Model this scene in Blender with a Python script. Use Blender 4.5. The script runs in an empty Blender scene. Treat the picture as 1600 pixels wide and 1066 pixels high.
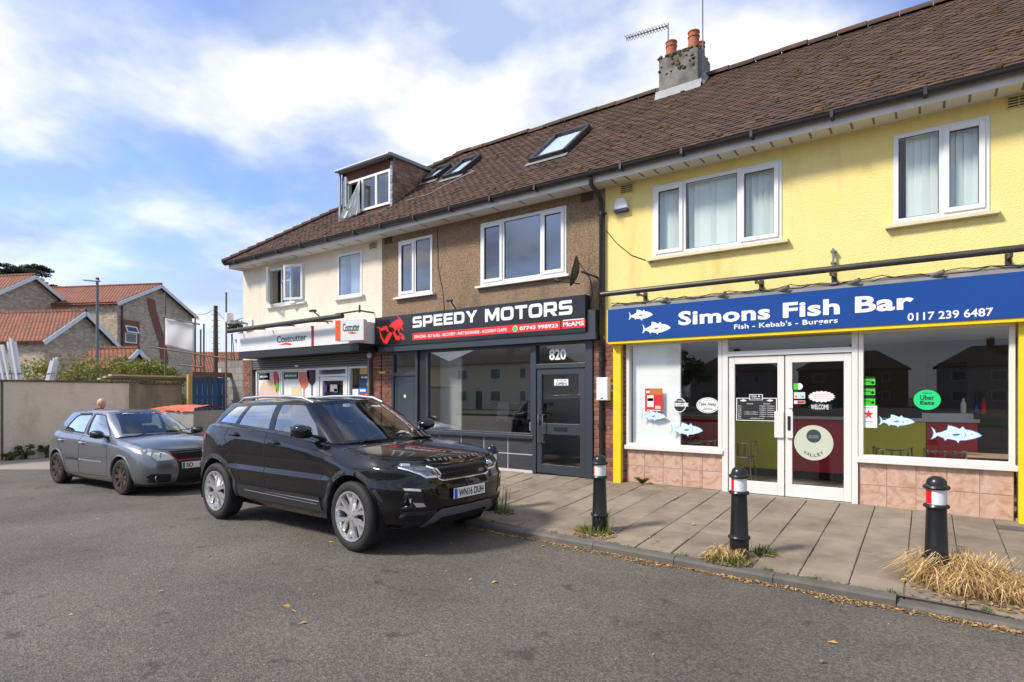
import bpy, bmesh, math, random
import numpy as np
from mathutils import Vector, Matrix
rad = math.radians
S = bpy.context.scene
COL = S.collection
random.seed(7)
# ------------------------------------------------------------------ camera
F, HZ, YAW = 910.0, 617.0, rad(35.5)
CAM = np.array([0.0, -8.7, 1.65])
cd = bpy.data.cameras.new('camera'); cam = bpy.data.objects.new('camera', cd); COL.objects.link(cam)
cam.location = CAM; cam.rotation_euler = (rad(90), 0, YAW)
cd.sensor_width = 36; cd.lens = F / 1600 * 36; cd.shift_y = (HZ - 533) / 1600
cd.clip_start = 0.05; cd.clip_end = 2000
S.camera = cam
S.render.resolution_x, S.render.resolution_y = 1024, 682
# ------------------------------------------------------------------ exposure
S.view_settings.view_transform = 'Standard'; S.view_settings.look = 'None'
S.view_settings.exposure = 0.90; S.view_settings.gamma = 1
S.cycles.max_bounces = 8; S.cycles.transparent_max_bounces = 24
S.cycles.use_denoising = True
S.cycles.sample_clamp_indirect = 6
# ------------------------------------------------------------------ sky and sun
SUN_EL, SUN_AZ = rad(44), rad(-144)      # azimuth measured from +Y towards +X: the sun stands behind-left of the camera
sun_dir = Vector((math.sin(SUN_AZ) * math.cos(SUN_EL), math.cos(SUN_AZ) * math.cos(SUN_EL), math.sin(SUN_EL)))
world = bpy.data.worlds.new('World'); S.world = world; world.use_nodes = True
nt = world.node_tree; N = nt.nodes; Lk = nt.links
for n in list(N): N.remove(n)
def wn(t, **k):
    n = N.new(t)
    for a, b in k.items(): setattr(n, a, b)
    return n
out = wn('ShaderNodeOutputWorld'); bg = wn('ShaderNodeBackground')
sky = wn('ShaderNodeTexSky', sky_type='NISHITA', sun_disc=False)
sky.sun_elevation = SUN_EL; sky.sun_rotation = SUN_AZ; sky.air_density = 1.0; sky.dust_density = 0.6; sky.ozone_density = 2.0
sc = wn('ShaderNodeVectorMath', operation='MULTIPLY'); sc.inputs[1].default_value = (0.104, 0.110, 0.140)
Lk.new(sky.outputs[0], sc.inputs[0])
tc = wn('ShaderNodeTexCoord')
# clouds live on a flat layer: direction / (height + k) gives cloud-deck perspective
sx = wn('ShaderNodeSeparateXYZ'); Lk.new(tc.outputs['Generated'], sx.inputs[0])
ad = wn('ShaderNodeMath', operation='ADD'); ad.inputs[1].default_value = 0.22; Lk.new(sx.outputs['Z'], ad.inputs[0])
mx = wn('ShaderNodeMath', operation='MAXIMUM'); mx.inputs[1].default_value = 0.05; Lk.new(ad.outputs[0], mx.inputs[0])
dv = wn('ShaderNodeVectorMath', operation='DIVIDE'); Lk.new(tc.outputs['Generated'], dv.inputs[0])
cx = wn('ShaderNodeCombineXYZ')
for i in range(3): Lk.new(mx.outputs[0], cx.inputs[i])
Lk.new(cx.outputs[0], dv.inputs[1])
mp = wn('ShaderNodeMapping'); mp.inputs['Location'].default_value = (4.693, 6.050, 2.072); mp.inputs['Scale'].default_value = (1.0, 1.0, 0.25)
Lk.new(dv.outputs[0], mp.inputs[0])
n1 = wn('ShaderNodeTexNoise'); n1.inputs['Scale'].default_value = 1.0; n1.inputs['Detail'].default_value = 8; n1.inputs['Roughness'].default_value = 0.53; n1.inputs['Distortion'].default_value = 0.25
Lk.new(mp.outputs[0], n1.inputs['Vector'])
cr = wn('ShaderNodeValToRGB'); cr.color_ramp.elements[0].position = 0.365; cr.color_ramp.elements[1].position = 0.62
cr.color_ramp.interpolation = 'EASE'
Lk.new(n1.outputs[0], cr.inputs[0])
n2 = wn('ShaderNodeTexNoise'); n2.inputs['Scale'].default_value = 2.6; n2.inputs['Detail'].default_value = 6
Lk.new(mp.outputs[0], n2.inputs['Vector'])
cr2 = wn('ShaderNodeValToRGB'); cr2.color_ramp.elements[0].position = 0.42; cr2.color_ramp.elements[0].color = (0.27, 0.335, 0.49, 1)
cr2.color_ramp.elements[1].position = 0.60; cr2.color_ramp.elements[1].color = (0.64, 0.635, 0.63, 1)
Lk.new(n2.outputs[0], cr2.inputs[0])
mixc = wn('ShaderNodeMix', data_type='RGBA'); Lk.new(cr.outputs[0], mixc.inputs[0]); Lk.new(sc.outputs[0], mixc.inputs[6]); Lk.new(cr2.outputs[0], mixc.inputs[7])
# pale haze low over the horizon
hz = wn('ShaderNodeMapRange', interpolation_type='SMOOTHSTEP'); hz.inputs[1].default_value = -0.02; hz.inputs[2].default_value = 0.24; hz.inputs[3].default_value = 0.85; hz.inputs[4].default_value = 0.0
Lk.new(sx.outputs['Z'], hz.inputs[0])
mixh = wn('ShaderNodeMix', data_type='RGBA'); Lk.new(hz.outputs[0], mixh.inputs[0]); Lk.new(mixc.outputs[2], mixh.inputs[6]); mixh.inputs[7].default_value = (0.42, 0.455, 0.51, 1)
Lk.new(mixh.outputs[2], bg.inputs[0]); bg.inputs[1].default_value = 1.0
Lk.new(bg.outputs[0], out.inputs[0])
sl = bpy.data.lights.new('sun', 'SUN'); sl.energy = 2.6; sl.angle = rad(9); sl.color = (1.0, 0.93, 0.82)
so = bpy.data.objects.new('sun', sl); COL.objects.link(so); so.rotation_euler = sun_dir.to_track_quat('Z', 'Y').to_euler()

# ------------------------------------------------------------------ measuring helpers (survey of the place)
FW = np.array([-math.sin(YAW), math.cos(YAW), 0]); RT = np.array([math.cos(YAW), math.sin(YAW), 0])
def _d(px, py): return FW + (px - 800) / F * RT + np.array([0, 0, (HZ - py) / F])
def atY(px, py, y): d = _d(px, py); return CAM + (y - CAM[1]) / d[1] * d
def atX(px, py, x): d = _d(px, py); return CAM + (x - CAM[0]) / d[0] * d
def atZ(px, py, z): d = _d(px, py); return CAM + (z - CAM[2]) / d[2] * d
def atD(px, py, k): return CAM + k * _d(px, py)

# ------------------------------------------------------------------ materials
MATS = {}
def mk(name):
    m = bpy.data.materials.new(name); m.use_nodes = True; MATS[name] = m
    b = m.node_tree.nodes['Principled BSDF']; return m, m.node_tree, b
def srgb(r, g, b):
    f = lambda c: ((c / 255 + .055) / 1.055) ** 2.4 if c > 10 else c / 255 / 12.92
    return (f(r), f(g), f(b))
def M(name, col, rough=.6, metal=0, var=0, vs=4, col2=None, bump=0, bs=60, coat=0, rnd=0, isl=0, spec=.5, vd=5, emit=0, bdist=.01, thr=None, stretch=None):
    """var: strength of a noise between col and col2 (or a darker col); rnd / isl: brightness spread per object / per loose piece"""
    m, t, b = mk(name); n = t.nodes; l = t.links
    b.inputs['Roughness'].default_value = rough; b.inputs['Metallic'].default_value = metal
    b.inputs['Specular IOR Level'].default_value = spec; b.inputs['Coat Weight'].default_value = coat
    b.inputs['Coat Roughness'].default_value = .03
    geo = n.new('ShaderNodeNewGeometry'); pos = geo.outputs['Position']
    if stretch:
        mpn = n.new('ShaderNodeMapping'); mpn.inputs['Scale'].default_value = stretch; l.new(pos, mpn.inputs[0]); pos = mpn.outputs[0]
    c = None
    if var:
        c2 = col2 or tuple(x * .55 for x in col)
        nz = n.new('ShaderNodeTexNoise'); nz.inputs['Scale'].default_value = vs; nz.inputs['Detail'].default_value = vd; nz.inputs['Roughness'].default_value = .62
        l.new(pos, nz.inputs['Vector'])
        rp = n.new('ShaderNodeMapRange'); lo, hi = thr or (.35, .68); rp.inputs[1].default_value = lo; rp.inputs[2].default_value = hi; rp.inputs[4].default_value = var
        l.new(nz.outputs[0], rp.inputs[0])
        mxn = n.new('ShaderNodeMix'); mxn.data_type = 'RGBA'; mxn.inputs[6].default_value = (*col, 1); mxn.inputs[7].default_value = (*c2, 1)
        l.new(rp.outputs[0], mxn.inputs[0]); c = mxn.outputs[2]
    if rnd or isl:
        src = None
        if rnd:
            oi = n.new('ShaderNodeObjectInfo'); src = oi.outputs['Random']; amp = rnd
        if isl:
            r2 = geo.outputs['Random Per Island']; amp = isl
            if src is None: src = r2
            else:
                a = n.new('ShaderNodeMath'); a.operation = 'ADD'; l.new(src, a.inputs[0]); l.new(r2, a.inputs[1])
                fr = n.new('ShaderNodeMath'); fr.operation = 'FRACT'; l.new(a.outputs[0], fr.inputs[0]); src = fr.outputs[0]
        mr = n.new('ShaderNodeMapRange'); mr.inputs[3].default_value = 1 - amp; mr.inputs[4].default_value = 1 + amp; l.new(src, mr.inputs[0])
        sm = n.new('ShaderNodeVectorMath'); sm.operation = 'SCALE'; l.new(mr.outputs[0], sm.inputs['Scale'])
        if c is not None: l.new(c, sm.inputs[0])
        else: sm.inputs[0].default_value = col
        c = sm.outputs[0]
    if c is not None: l.new(c, b.inputs['Base Color'])
    else: b.inputs['Base Color'].default_value = (*col, 1)
    if bump:
        nb = n.new('ShaderNodeTexNoise'); nb.inputs['Scale'].default_value = bs; nb.inputs['Detail'].default_value = 3; l.new(pos, nb.inputs['Vector'])
        bp = n.new('ShaderNodeBump'); bp.inputs['Strength'].default_value = bump; bp.inputs['Distance'].default_value = bdist
        l.new(nb.outputs[0], bp.inputs['Height']); l.new(bp.outputs[0], b.inputs['Normal'])
    if emit:
        b.inputs['Emission Color'].default_value = (*col, 1); b.inputs['Emission Strength'].default_value = emit
    return m
def glass(name, tint=(.9, .95, .93), ior=1.5, boost=1.0):
    m, t, b = mk(name); n = t.nodes; l = t.links; n.remove(b)
    o = n['Material Output']; tr = n.new('ShaderNodeBsdfTransparent'); tr.inputs[0].default_value = (*tint, 1)
    gl = n.new('ShaderNodeBsdfGlossy'); gl.inputs['Roughness'].default_value = .004; gl.inputs[0].default_value = (1, 1, 1, 1)
    fr = n.new('ShaderNodeFresnel'); fr.inputs[0].default_value = ior
    ml = n.new('ShaderNodeMath'); ml.operation = 'MULTIPLY'; ml.use_clamp = True; ml.inputs[1].default_value = boost; l.new(fr.outputs[0], ml.inputs[0])
    # a back-facing hit of the thin pane must not turn into total reflection
    g = n.new('ShaderNodeNewGeometry'); iv = n.new('ShaderNodeMath'); iv.operation = 'SUBTRACT'; iv.inputs[0].default_value = 1; l.new(g.outputs['Backfacing'], iv.inputs[1])
    m2 = n.new('ShaderNodeMath'); m2.operation = 'MULTIPLY'; l.new(ml.outputs[0], m2.inputs[0]); l.new(iv.outputs[0], m2.inputs[1])
    mx_ = n.new('ShaderNodeMixShader'); l.new(m2.outputs[0], mx_.inputs[0]); l.new(tr.outputs[0], mx_.inputs[1]); l.new(gl.outputs[0], mx_.inputs[2]); l.new(mx_.outputs[0], o.inputs[0])
    return m
GLASS = glass('shop_glass', (.985, .99, .985), 1.5, 1.7)
GLASSY = glass('window_glass_clear', (.93, .96, .95), 1.5, 1.4)
CARSIDE = glass('car_side_glass', (.5, .58, .55), 1.5, 4.5)
GLASSB = glass('showroom_glass', (.94, .96, .95), 1.5, 4.2)
GLASSUP = glass('window_glass', (.8, .86, .87), 1.5, 4.0)
CARGLASS = glass('car_glass', (.62, .72, .68), 1.5, 2.0)
DARKGLASS = glass('tinted_glass', (.12, .14, .14), 1.5, 2.0)
WHITE = M('white_upvc', (.74, .74, .72), .35)
WHITEW = M('white_paint_worn', (.66, .64, .6), .5, var=.35, vs=3, col2=(.42, .39, .34))
BLACK = M('black_plastic', (.012, .012, .013), .42)
GUTTER = M('gutter_black', (.016, .017, .018), .4, var=.3, vs=5, col2=(.04, .038, .035))
DARK = M('dark_void', (.01, .01, .01), .9)
GREYM = M('grey_metal', (.22, .22, .22), .45, .6, var=.4, vs=8)
GALV = M('galvanised', (.4, .41, .42), .5, .7, var=.4, vs=10)
CHROME = M('chrome', (.75, .75, .75), .15, 1)
RED = M('red_paint', srgb(196, 24, 32), .45)
TIMBER = M('timber', (.42, .31, .19), .75, var=.5, vs=6, stretch=(1, 1, 6))

# ------------------------------------------------------------------ mesh helpers
class MB:
    def __init__(s): s.v = []; s.f = []; s.m = []
    def add(s, vs, fs, mi=0):
        o = len(s.v); s.v += [tuple(map(float, p)) for p in vs]
        for f in fs: s.f.append([i + o for i in f]); s.m.append(mi)
        return s
    def box(s, x0, x1, y0, y1, z0, z1, mi=0):
        return s.add([(x0, y0, z0), (x1, y0, z0), (x1, y1, z0), (x0, y1, z0), (x0, y0, z1), (x1, y0, z1), (x1, y1, z1), (x0, y1, z1)],
                     [(0, 3, 2, 1), (4, 5, 6, 7), (0, 1, 5, 4), (1, 2, 6, 5), (2, 3, 7, 6), (3, 0, 4, 7)], mi)
    def beam(s, a, b, w, h, up=(0, 0, 1), mi=0):
        a = Vector(a); b = Vector(b); d = (b - a).normalized(); u = Vector(up)
        if abs(d.dot(u)) > .98: u = Vector((0, 1, 0))
        sd = d.cross(u).normalized(); u = sd.cross(d).normalized()
        vs = [p + sd * i * w / 2 + u * j * h / 2 for p in (a, b) for i, j in ((-1, -1), (1, -1), (1, 1), (-1, 1))]
        return s.add(vs, [(0, 1, 2, 3), (7, 6, 5, 4), (0, 4, 5, 1), (1, 5, 6, 2), (2, 6, 7, 3), (3, 7, 4, 0)], mi)
    def prism(s, pts, axis, a, b, mi=0):
        """2-D polygon extruded along axis from a to b; pts are the two other coordinates in xyz order"""
        def p3(p, t):
            q = list(p); q.insert(axis, t); return q
        n = len(pts); vs = [p3(p, a) for p in pts] + [p3(p, b) for p in pts]
        fs = [tuple(range(n))[::-1], tuple(range(n, 2 * n))] + [(i, (i + 1) % n, n + (i + 1) % n, n + i) for i in range(n)]
        return s.add(vs, fs, mi)
    def tube(s, pts, r, n=8, mi=0, caps=True):
        pts = [Vector(p) for p in pts]; rs = r if isinstance(r, (list, tuple)) else [r] * len(pts)
        vs = []; pu = None
        for i, p in enumerate(pts):
            d = ((pts[min(i + 1, len(pts) - 1)]) - pts[max(i - 1, 0)]).normalized()
            u = pu if pu is not None else (Vector((0, 0, 1)) if abs(d.z) < .9 else Vector((1, 0, 0)))
            sd = d.cross(u).normalized(); u = sd.cross(d).normalized(); pu = u
            for k in range(n):
                a = 2 * math.pi * k / n; vs.append(p + (sd * math.cos(a) + u * math.sin(a)) * rs[i])
        fs = [(i * n + k, i * n + (k + 1) % n, (i + 1) * n + (k + 1) % n, (i + 1) * n + k) for i in range(len(pts) - 1) for k in range(n)]
        if caps: fs += [tuple(range(n))[::-1], tuple(range((len(pts) - 1) * n, len(pts) * n))]
        return s.add(vs, fs, mi)
    def lathe(s, prof, n=24, c=(0, 0, 0), axis=2, mi=0, ang=(0, 2 * math.pi), caps=True):
        """prof: (radius, height) list"""
        vs = []; full = abs(ang[1] - ang[0] - 2 * math.pi) < 1e-6; m = n if full else n + 1
        for r, h in prof:
            for k in range(m):
                a = ang[0] + (ang[1] - ang[0]) * k / n
                p = [r * math.cos(a), r * math.sin(a)]; p.insert(axis, h)
                if axis == 1: p = [r * math.cos(a), h, r * math.sin(a)]
                vs.append((p[0] + c[0], p[1] + c[1], p[2] + c[2]))
        fs = []
        for i in range(len(prof) - 1):
            for k in range(n):
                k2 = (k + 1) % m
                fs.append((i * m + k, i * m + k2, (i + 1) * m + k2, (i + 1) * m + k))
        if full and caps:
            if prof[0][0] > 1e-5: fs.append(tuple(range(m))[::-1])
            if prof[-1][0] > 1e-5: fs.append(tuple(range((len(prof) - 1) * m, len(prof) * m)))
        return s.add(vs, fs, mi)
    def ball(s, c, r, n=12, mi=0):
        rx, ry, rz = r if isinstance(r, (tuple, list)) else (r, r, r)
        vs = []; h = n // 2
        for i in range(h + 1):
            t = math.pi * i / h
            for k in range(n):
                a = 2 * math.pi * k / n; vs.append((c[0] + rx * math.sin(t) * math.cos(a), c[1] + ry * math.sin(t) * math.sin(a), c[2] + rz * math.cos(t)))
        return s.add(vs, [(i * n + k, (i + 1) * n + k, (i + 1) * n + (k + 1) % n, i * n + (k + 1) % n) for i in range(h) for k in range(n)], mi)
    def mesh(s, name, mats, smooth=False):
        me = bpy.data.meshes.new(name); me.from_pydata(s.v, [], s.f)
        for m in (mats if isinstance(mats, (list, tuple)) else [mats]): me.materials.append(m)
        if any(s.m): me.polygons.foreach_set('material_index', s.m)
        bm = bmesh.new(); bm.from_mesh(me); bmesh.ops.recalc_face_normals(bm, faces=bm.faces)
        if smooth:
            for f in bm.faces: f.smooth = True
            for e in bm.edges:
                if len(e.link_faces) == 2 and e.calc_face_angle(0) > rad(38): e.smooth = False
        bm.to_mesh(me); bm.free(); return me
    def build(s, name, mats, parent=None, smooth=False, bevel=0):
        o = obj(name, s.mesh(name, mats, smooth), parent)
        if bevel:
            b = o.modifiers.new('bevel', 'BEVEL'); b.width = bevel; b.segments = 2; b.limit_method = 'ANGLE'
        return o
def obj(name, me, parent=None):
    o = bpy.data.objects.new(name, me); COL.objects.link(o)
    if parent is not None:
        o.parent = parent
        if parent.type == 'EMPTY' and parent.get('_w'): o.matrix_parent_inverse = Matrix.Translation(parent.location).inverted()
    return o
def tag(o, label=None, cat=None, group=None, kind=None):
    if label: o['label'] = label
    if cat: o['category'] = cat
    if group: o['group'] = group
    if kind: o['kind'] = kind
    return o
def thing(name, label, cat, loc=(0, 0, 0), rz=0, group=None, world=True):
    """Empty at a thing's base; world=True: its parts are given in world coordinates"""
    e = bpy.data.objects.new(name, None); COL.objects.link(e); e.location = loc; e.rotation_euler = (0, 0, rz); e.empty_display_size = .1
    if world: e['_w'] = 1
    return tag(e, label, cat, group)
def copy_tree(o, parent=None):
    c = o.copy(); COL.objects.link(c); c.parent = parent
    for ch in list(o.children): copy_tree(ch, c)
    return c
def text_mesh(s, bold=0.0, shear=0, extrude=.0, space=1.0):
    cu = bpy.data.curves.new('t', 'FONT'); cu.body = s; cu.offset = bold; cu.shear = shear; cu.extrude = extrude; cu.resolution_u = 3; cu.space_character = space
    o = bpy.data.objects.new('t', cu); COL.objects.link(o)
    dg = bpy.context.evaluated_depsgraph_get(); me = bpy.data.meshes.new_from_object(o.evaluated_get(dg))
    COL.objects.unlink(o); bpy.data.objects.remove(o); return me
def text(s, org, u, v, w, h, mat, parent, name='lettering', bold=.0, shear=0, space=1.0, off=.003):
    """flat lettering fitted into the w x h box at org, u and v its directions; laid off a few mm in front"""
    me = text_mesh(s, bold, shear, 0, space); n = len(me.vertices); co = np.empty(n * 3); me.vertices.foreach_get('co', co); co = co.reshape(-1, 3)
    lo = co.min(0); hi = co.max(0); k = (co - lo) / np.maximum(hi - lo, 1e-6)
    u = np.array(Vector(u).normalized()); v = np.array(Vector(v).normalized()); nn = np.cross(u, v)
    p = np.array(org) + np.outer(k[:, 0] * w, u) + np.outer(k[:, 1] * h, v) + nn * off
    me.vertices.foreach_set('co', p.ravel()); me.materials.clear(); me.materials.append(mat); me.update()
    return obj(name, me, parent)
def flat(pts, org, u, v, mat, parent, name, off=.003):
    """flat printed shape from 2-D points (metres) in the plane org,u,v"""
    u = np.array(Vector(u).normalized()); v = np.array(Vector(v).normalized()); nn = np.cross(u, v)
    b = MB(); P = [np.array(org) + a * u + c * v + nn * off for a, c in pts]; b.add(P, [tuple(range(len(P)))])
    me = bpy.data.meshes.new(name); me.from_pydata(b.v, [], b.f); me.materials.append(mat)
    bm = bmesh.new(); bm.from_mesh(me); bmesh.ops.triangulate(bm, faces=bm.faces); bm.to_mesh(me); bm.free()
    return obj(name, me, parent)
UX, UZ = (1, 0, 0), (0, 0, 1)
def sstep(a, b, x): t = min(max((x - a) / (b - a), 0), 1); return t * t * (3 - 2 * t)
def road_z(x, y=0): return -.13 * sstep(-7.0, -11.0, x) if x < -7 else 0.0
# ================================================================== ground
def asphalt():
    m, t, b = mk('asphalt'); n = t.nodes; l = t.links
    g = n.new('ShaderNodeNewGeometry'); P = g.outputs['Position']
    v = n.new('ShaderNodeTexVoronoi'); v.inputs['Scale'].default_value = 85; l.new(P, v.inputs['Vector'])
    big = n.new('ShaderNodeTexNoise'); big.inputs['Scale'].default_value = .45; big.inputs['Detail'].default_value = 6; big.inputs['Roughness'].default_value = .65; l.new(P, big.inputs['Vector'])
    fine = n.new('ShaderNodeTexNoise'); fine.inputs['Scale'].default_value = 38; fine.inputs['Detail'].default_value = 4; fine.inputs['Roughness'].default_value = .75; l.new(P, fine.inputs['Vector'])
    r1 = n.new('ShaderNodeValToRGB'); e = r1.color_ramp.elements; e[0].position = .25; e[0].color = (.068, .058, .049, 1); e[1].position = .75; e[1].color = (.126, .108, .092, 1); l.new(fine.outputs[0], r1.inputs[0])
    cell = n.new('ShaderNodeValToRGB'); e = cell.color_ramp.elements; e[0].position = .30; e[0].color = (.84, .84, .83, 1); e[1].position = .96; e[1].color = (1.75, 1.7, 1.62, 1)
    sp = n.new('ShaderNodeSeparateColor'); l.new(v.outputs['Color'], sp.inputs[0]); l.new(sp.outputs[0], cell.inputs[0])
    m1 = n.new('ShaderNodeMix'); m1.data_type = 'RGBA'; m1.blend_type = 'MULTIPLY'; m1.inputs[0].default_value = 1; l.new(r1.outputs[0], m1.inputs[6]); l.new(cell.outputs[0], m1.inputs[7])
    r2 = n.new('ShaderNodeMapRange'); r2.inputs[1].default_value = .3; r2.inputs[2].default_value = .7; r2.inputs[3].default_value = .66; r2.inputs[4].default_value = 1.28; l.new(big.outputs[0], r2.inputs[0])
    m2 = n.new('ShaderNodeVectorMath'); m2.operation = 'SCALE'; l.new(m1.outputs[2], m2.inputs[0]); l.new(r2.outputs[0], m2.inputs['Scale'])
    # oil spots
    o = n.new('ShaderNodeTexNoise'); o.inputs['Scale'].default_value = 2.6; o.inputs['Detail'].default_value = 3; o.inputs['Roughness'].default_value = .7; l.new(P, o.inputs['Vector'])
    om = n.new('ShaderNodeMapRange'); om.inputs[1].default_value = .61; om.inputs[2].default_value = .70; om.inputs[3].default_value = 1; om.inputs[4].default_value = .55; l.new(o.outputs[0], om.inputs[0])
    m3 = n.new('ShaderNodeVectorMath'); m3.operation = 'SCALE'; l.new(m2.outputs[0], m3.inputs[0]); l.new(om.outputs[0], m3.inputs['Scale'])
    l.new(m3.outputs[0], b.inputs['Base Color']); b.inputs['Roughness'].default_value = .85
    bp = n.new('ShaderNodeBump'); bp.inputs['Strength'].default_value = .8; bp.inputs['Distance'].default_value = .006; l.new(v.outputs['Distance'], bp.inputs['Height']); l.new(bp.outputs[0], b.inputs['Normal'])
    return m
ASPH = asphalt()
xs = [-400, -120, -60, -40] + [-30 + i * .5 for i in range(70)] + [8, 15, 40, 120, 400]; ys = [-400, -120, -40, -15, -8, -4, 0, 10, 40, 120, 400]
b = MB(); nv = len(ys)
b.add([(x, y, road_z(x) + (-.05 if max(abs(x), abs(y)) > 100 else 0)) for x in xs for y in ys], [(i * nv + j, (i + 1) * nv + j, (i + 1) * nv + j + 1, i * nv + j + 1) for i in range(len(xs) - 1) for j in range(nv - 1)])
tag(b.build('road', ASPH, smooth=True), kind='structure')

# pavement: base sheet, loose slabs, kerb stones
def kerb_y(x):
    y = -3.10 - .045 * (x + 4.46)
    return y + .75 * sstep(-4.75, -5.6, x) if x < -4.75 else y
def pav_z(x, y):
    t = min(max((y - kerb_y(x)) / (0 - kerb_y(x)), 0), 1); drop = .035 * sstep(.25, .5, x)
    return road_z(x) * .6 + (.068 - drop) + (.182 - .03 * sstep(-.7, .8, x) + drop) * t
SLAB = M('paving_slab', (.27, .217, .163), .85, var=.95, vs=2.6, col2=(.15, .12, .09), bump=.35, bs=90, rnd=.09, bdist=.004)
JOINT = M('joint_dirt', (.15, .125, .095), .95, var=.5, vs=6, col2=(.07, .09, .035))
KERB = M('kerb_stone', (.14, .125, .108), .85, var=.7, vs=5, col2=(.085, .075, .064), bump=.4, bs=60, rnd=.12, bdist=.006)
xs = np.arange(-15.6, 6.01, .3); b = MB(); R_ = 7
b.add([(x, kerb_y(x) + .12 + (0.2 - kerb_y(x) - .12) * j / (R_ - 1), pav_z(x, kerb_y(x) + .12 + (0.2 - kerb_y(x) - .12) * j / (R_ - 1)) - .012) for x in xs for j in range(R_)],
      [(i * R_ + j, (i + 1) * R_ + j, (i + 1) * R_ + j + 1, i * R_ + j + 1) for i in range(len(xs) - 1) for j in range(R_ - 1)])
pav = tag(b.build('pavement', JOINT), kind='structure')
W_, L_ = .385, .63; k0 = -.92
for c in range(int((-9.4 - k0) / W_), 15):
    x0, x1 = k0 + c * W_, k0 + (c + 1) * W_; y = -.005 + (L_ * .5 if c % 2 else 0); back = True
    while True:
        yb = min(y, -.005); yf = y - L_; ke = max(kerb_y(x0), kerb_y(x1)) + .135
        last = yf < ke + .12
        g = .0048
        p = [(x0 + g, yb - g), (x1 - g, yb - g), (x1 - g, (kerb_y(x1) + .135 if last else yf) + g), (x0 + g, (kerb_y(x0) + .135 if last else yf) + g)]
        dz = random.uniform(-.003, .004); tx = random.uniform(-.004, .004)
        q = [(a, c_, pav_z(a, c_) + dz + tx * (1 if i in (1, 2) else -1)) for i, (a, c_) in enumerate(p)]
        bb = MB(); ins = .006
        ctr = np.mean(q, 0); top = [tuple(np.array(v) + (ctr - np.array(v)) * np.array([ins / W_ * 2, ins / L_ * 2, 0])) for v in q]
        lowr = [(v[0], v[1], v[2] - .004) for v in q]; bot = [(v[0], v[1], v[2] - .04) for v in q]
        bb.add(top + lowr + bot, [(0, 1, 2, 3)] + [(i, (i + 1) % 4, 4 + (i + 1) % 4, 4 + i) for i in range(4)] + [(4 + i, 4 + (i + 1) % 4, 8 + (i + 1) % 4, 8 + i) for i in range(4)])
        bb.build('slab', SLAB, pav)
        y = yf
        if last: break
kb = tag(MB().box(-15.6, -15.5, -2.32, -2.2, -.2, -.1).build('kerb', KERB), kind='structure')
x = 5.2
while x > -15.5:
    ln = .9 if x > -4.4 or x < -5.8 else .3
    x0, x1 = x - ln + .006, x; b = MB(); vs = []
    for xx in (x0, x1):
        y = kerb_y(xx); h = .072 - .037 * sstep(.22, .23, (x0 + x1) / 2) + road_z(xx) * .6
        vs += [(xx, y, -.25), (xx, y, h - .02), (xx, y + .02, h), (xx, y + .125, h + .004), (xx, y + .125, -.25)]
    b.add(vs, [(0, 1, 2, 3, 4), (9, 8, 7, 6, 5), (0, 5, 6, 1), (1, 6, 7, 2), (2, 7, 8, 3), (3, 8, 9, 4)])
    b.build('kerb_stone', KERB, kb); x -= ln
# far footway beside the yard wall
FOOT = M('footway_concrete', (.30, .265, .22), .9, var=.5, vs=.8, bump=.2, bs=40)
b = MB(); poly = [(-15.3, -2.7), (-16.2, -3.75), (-17.45, -4.65), (-18.3, -6.2), (-18.6, -12), (-19.9, -12), (-19.9, 1.2), (-15.3, 1.2)]
b.prism(poly, 2, -.4, -.07); tag(b.build('footway', FOOT), kind='structure')

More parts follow.
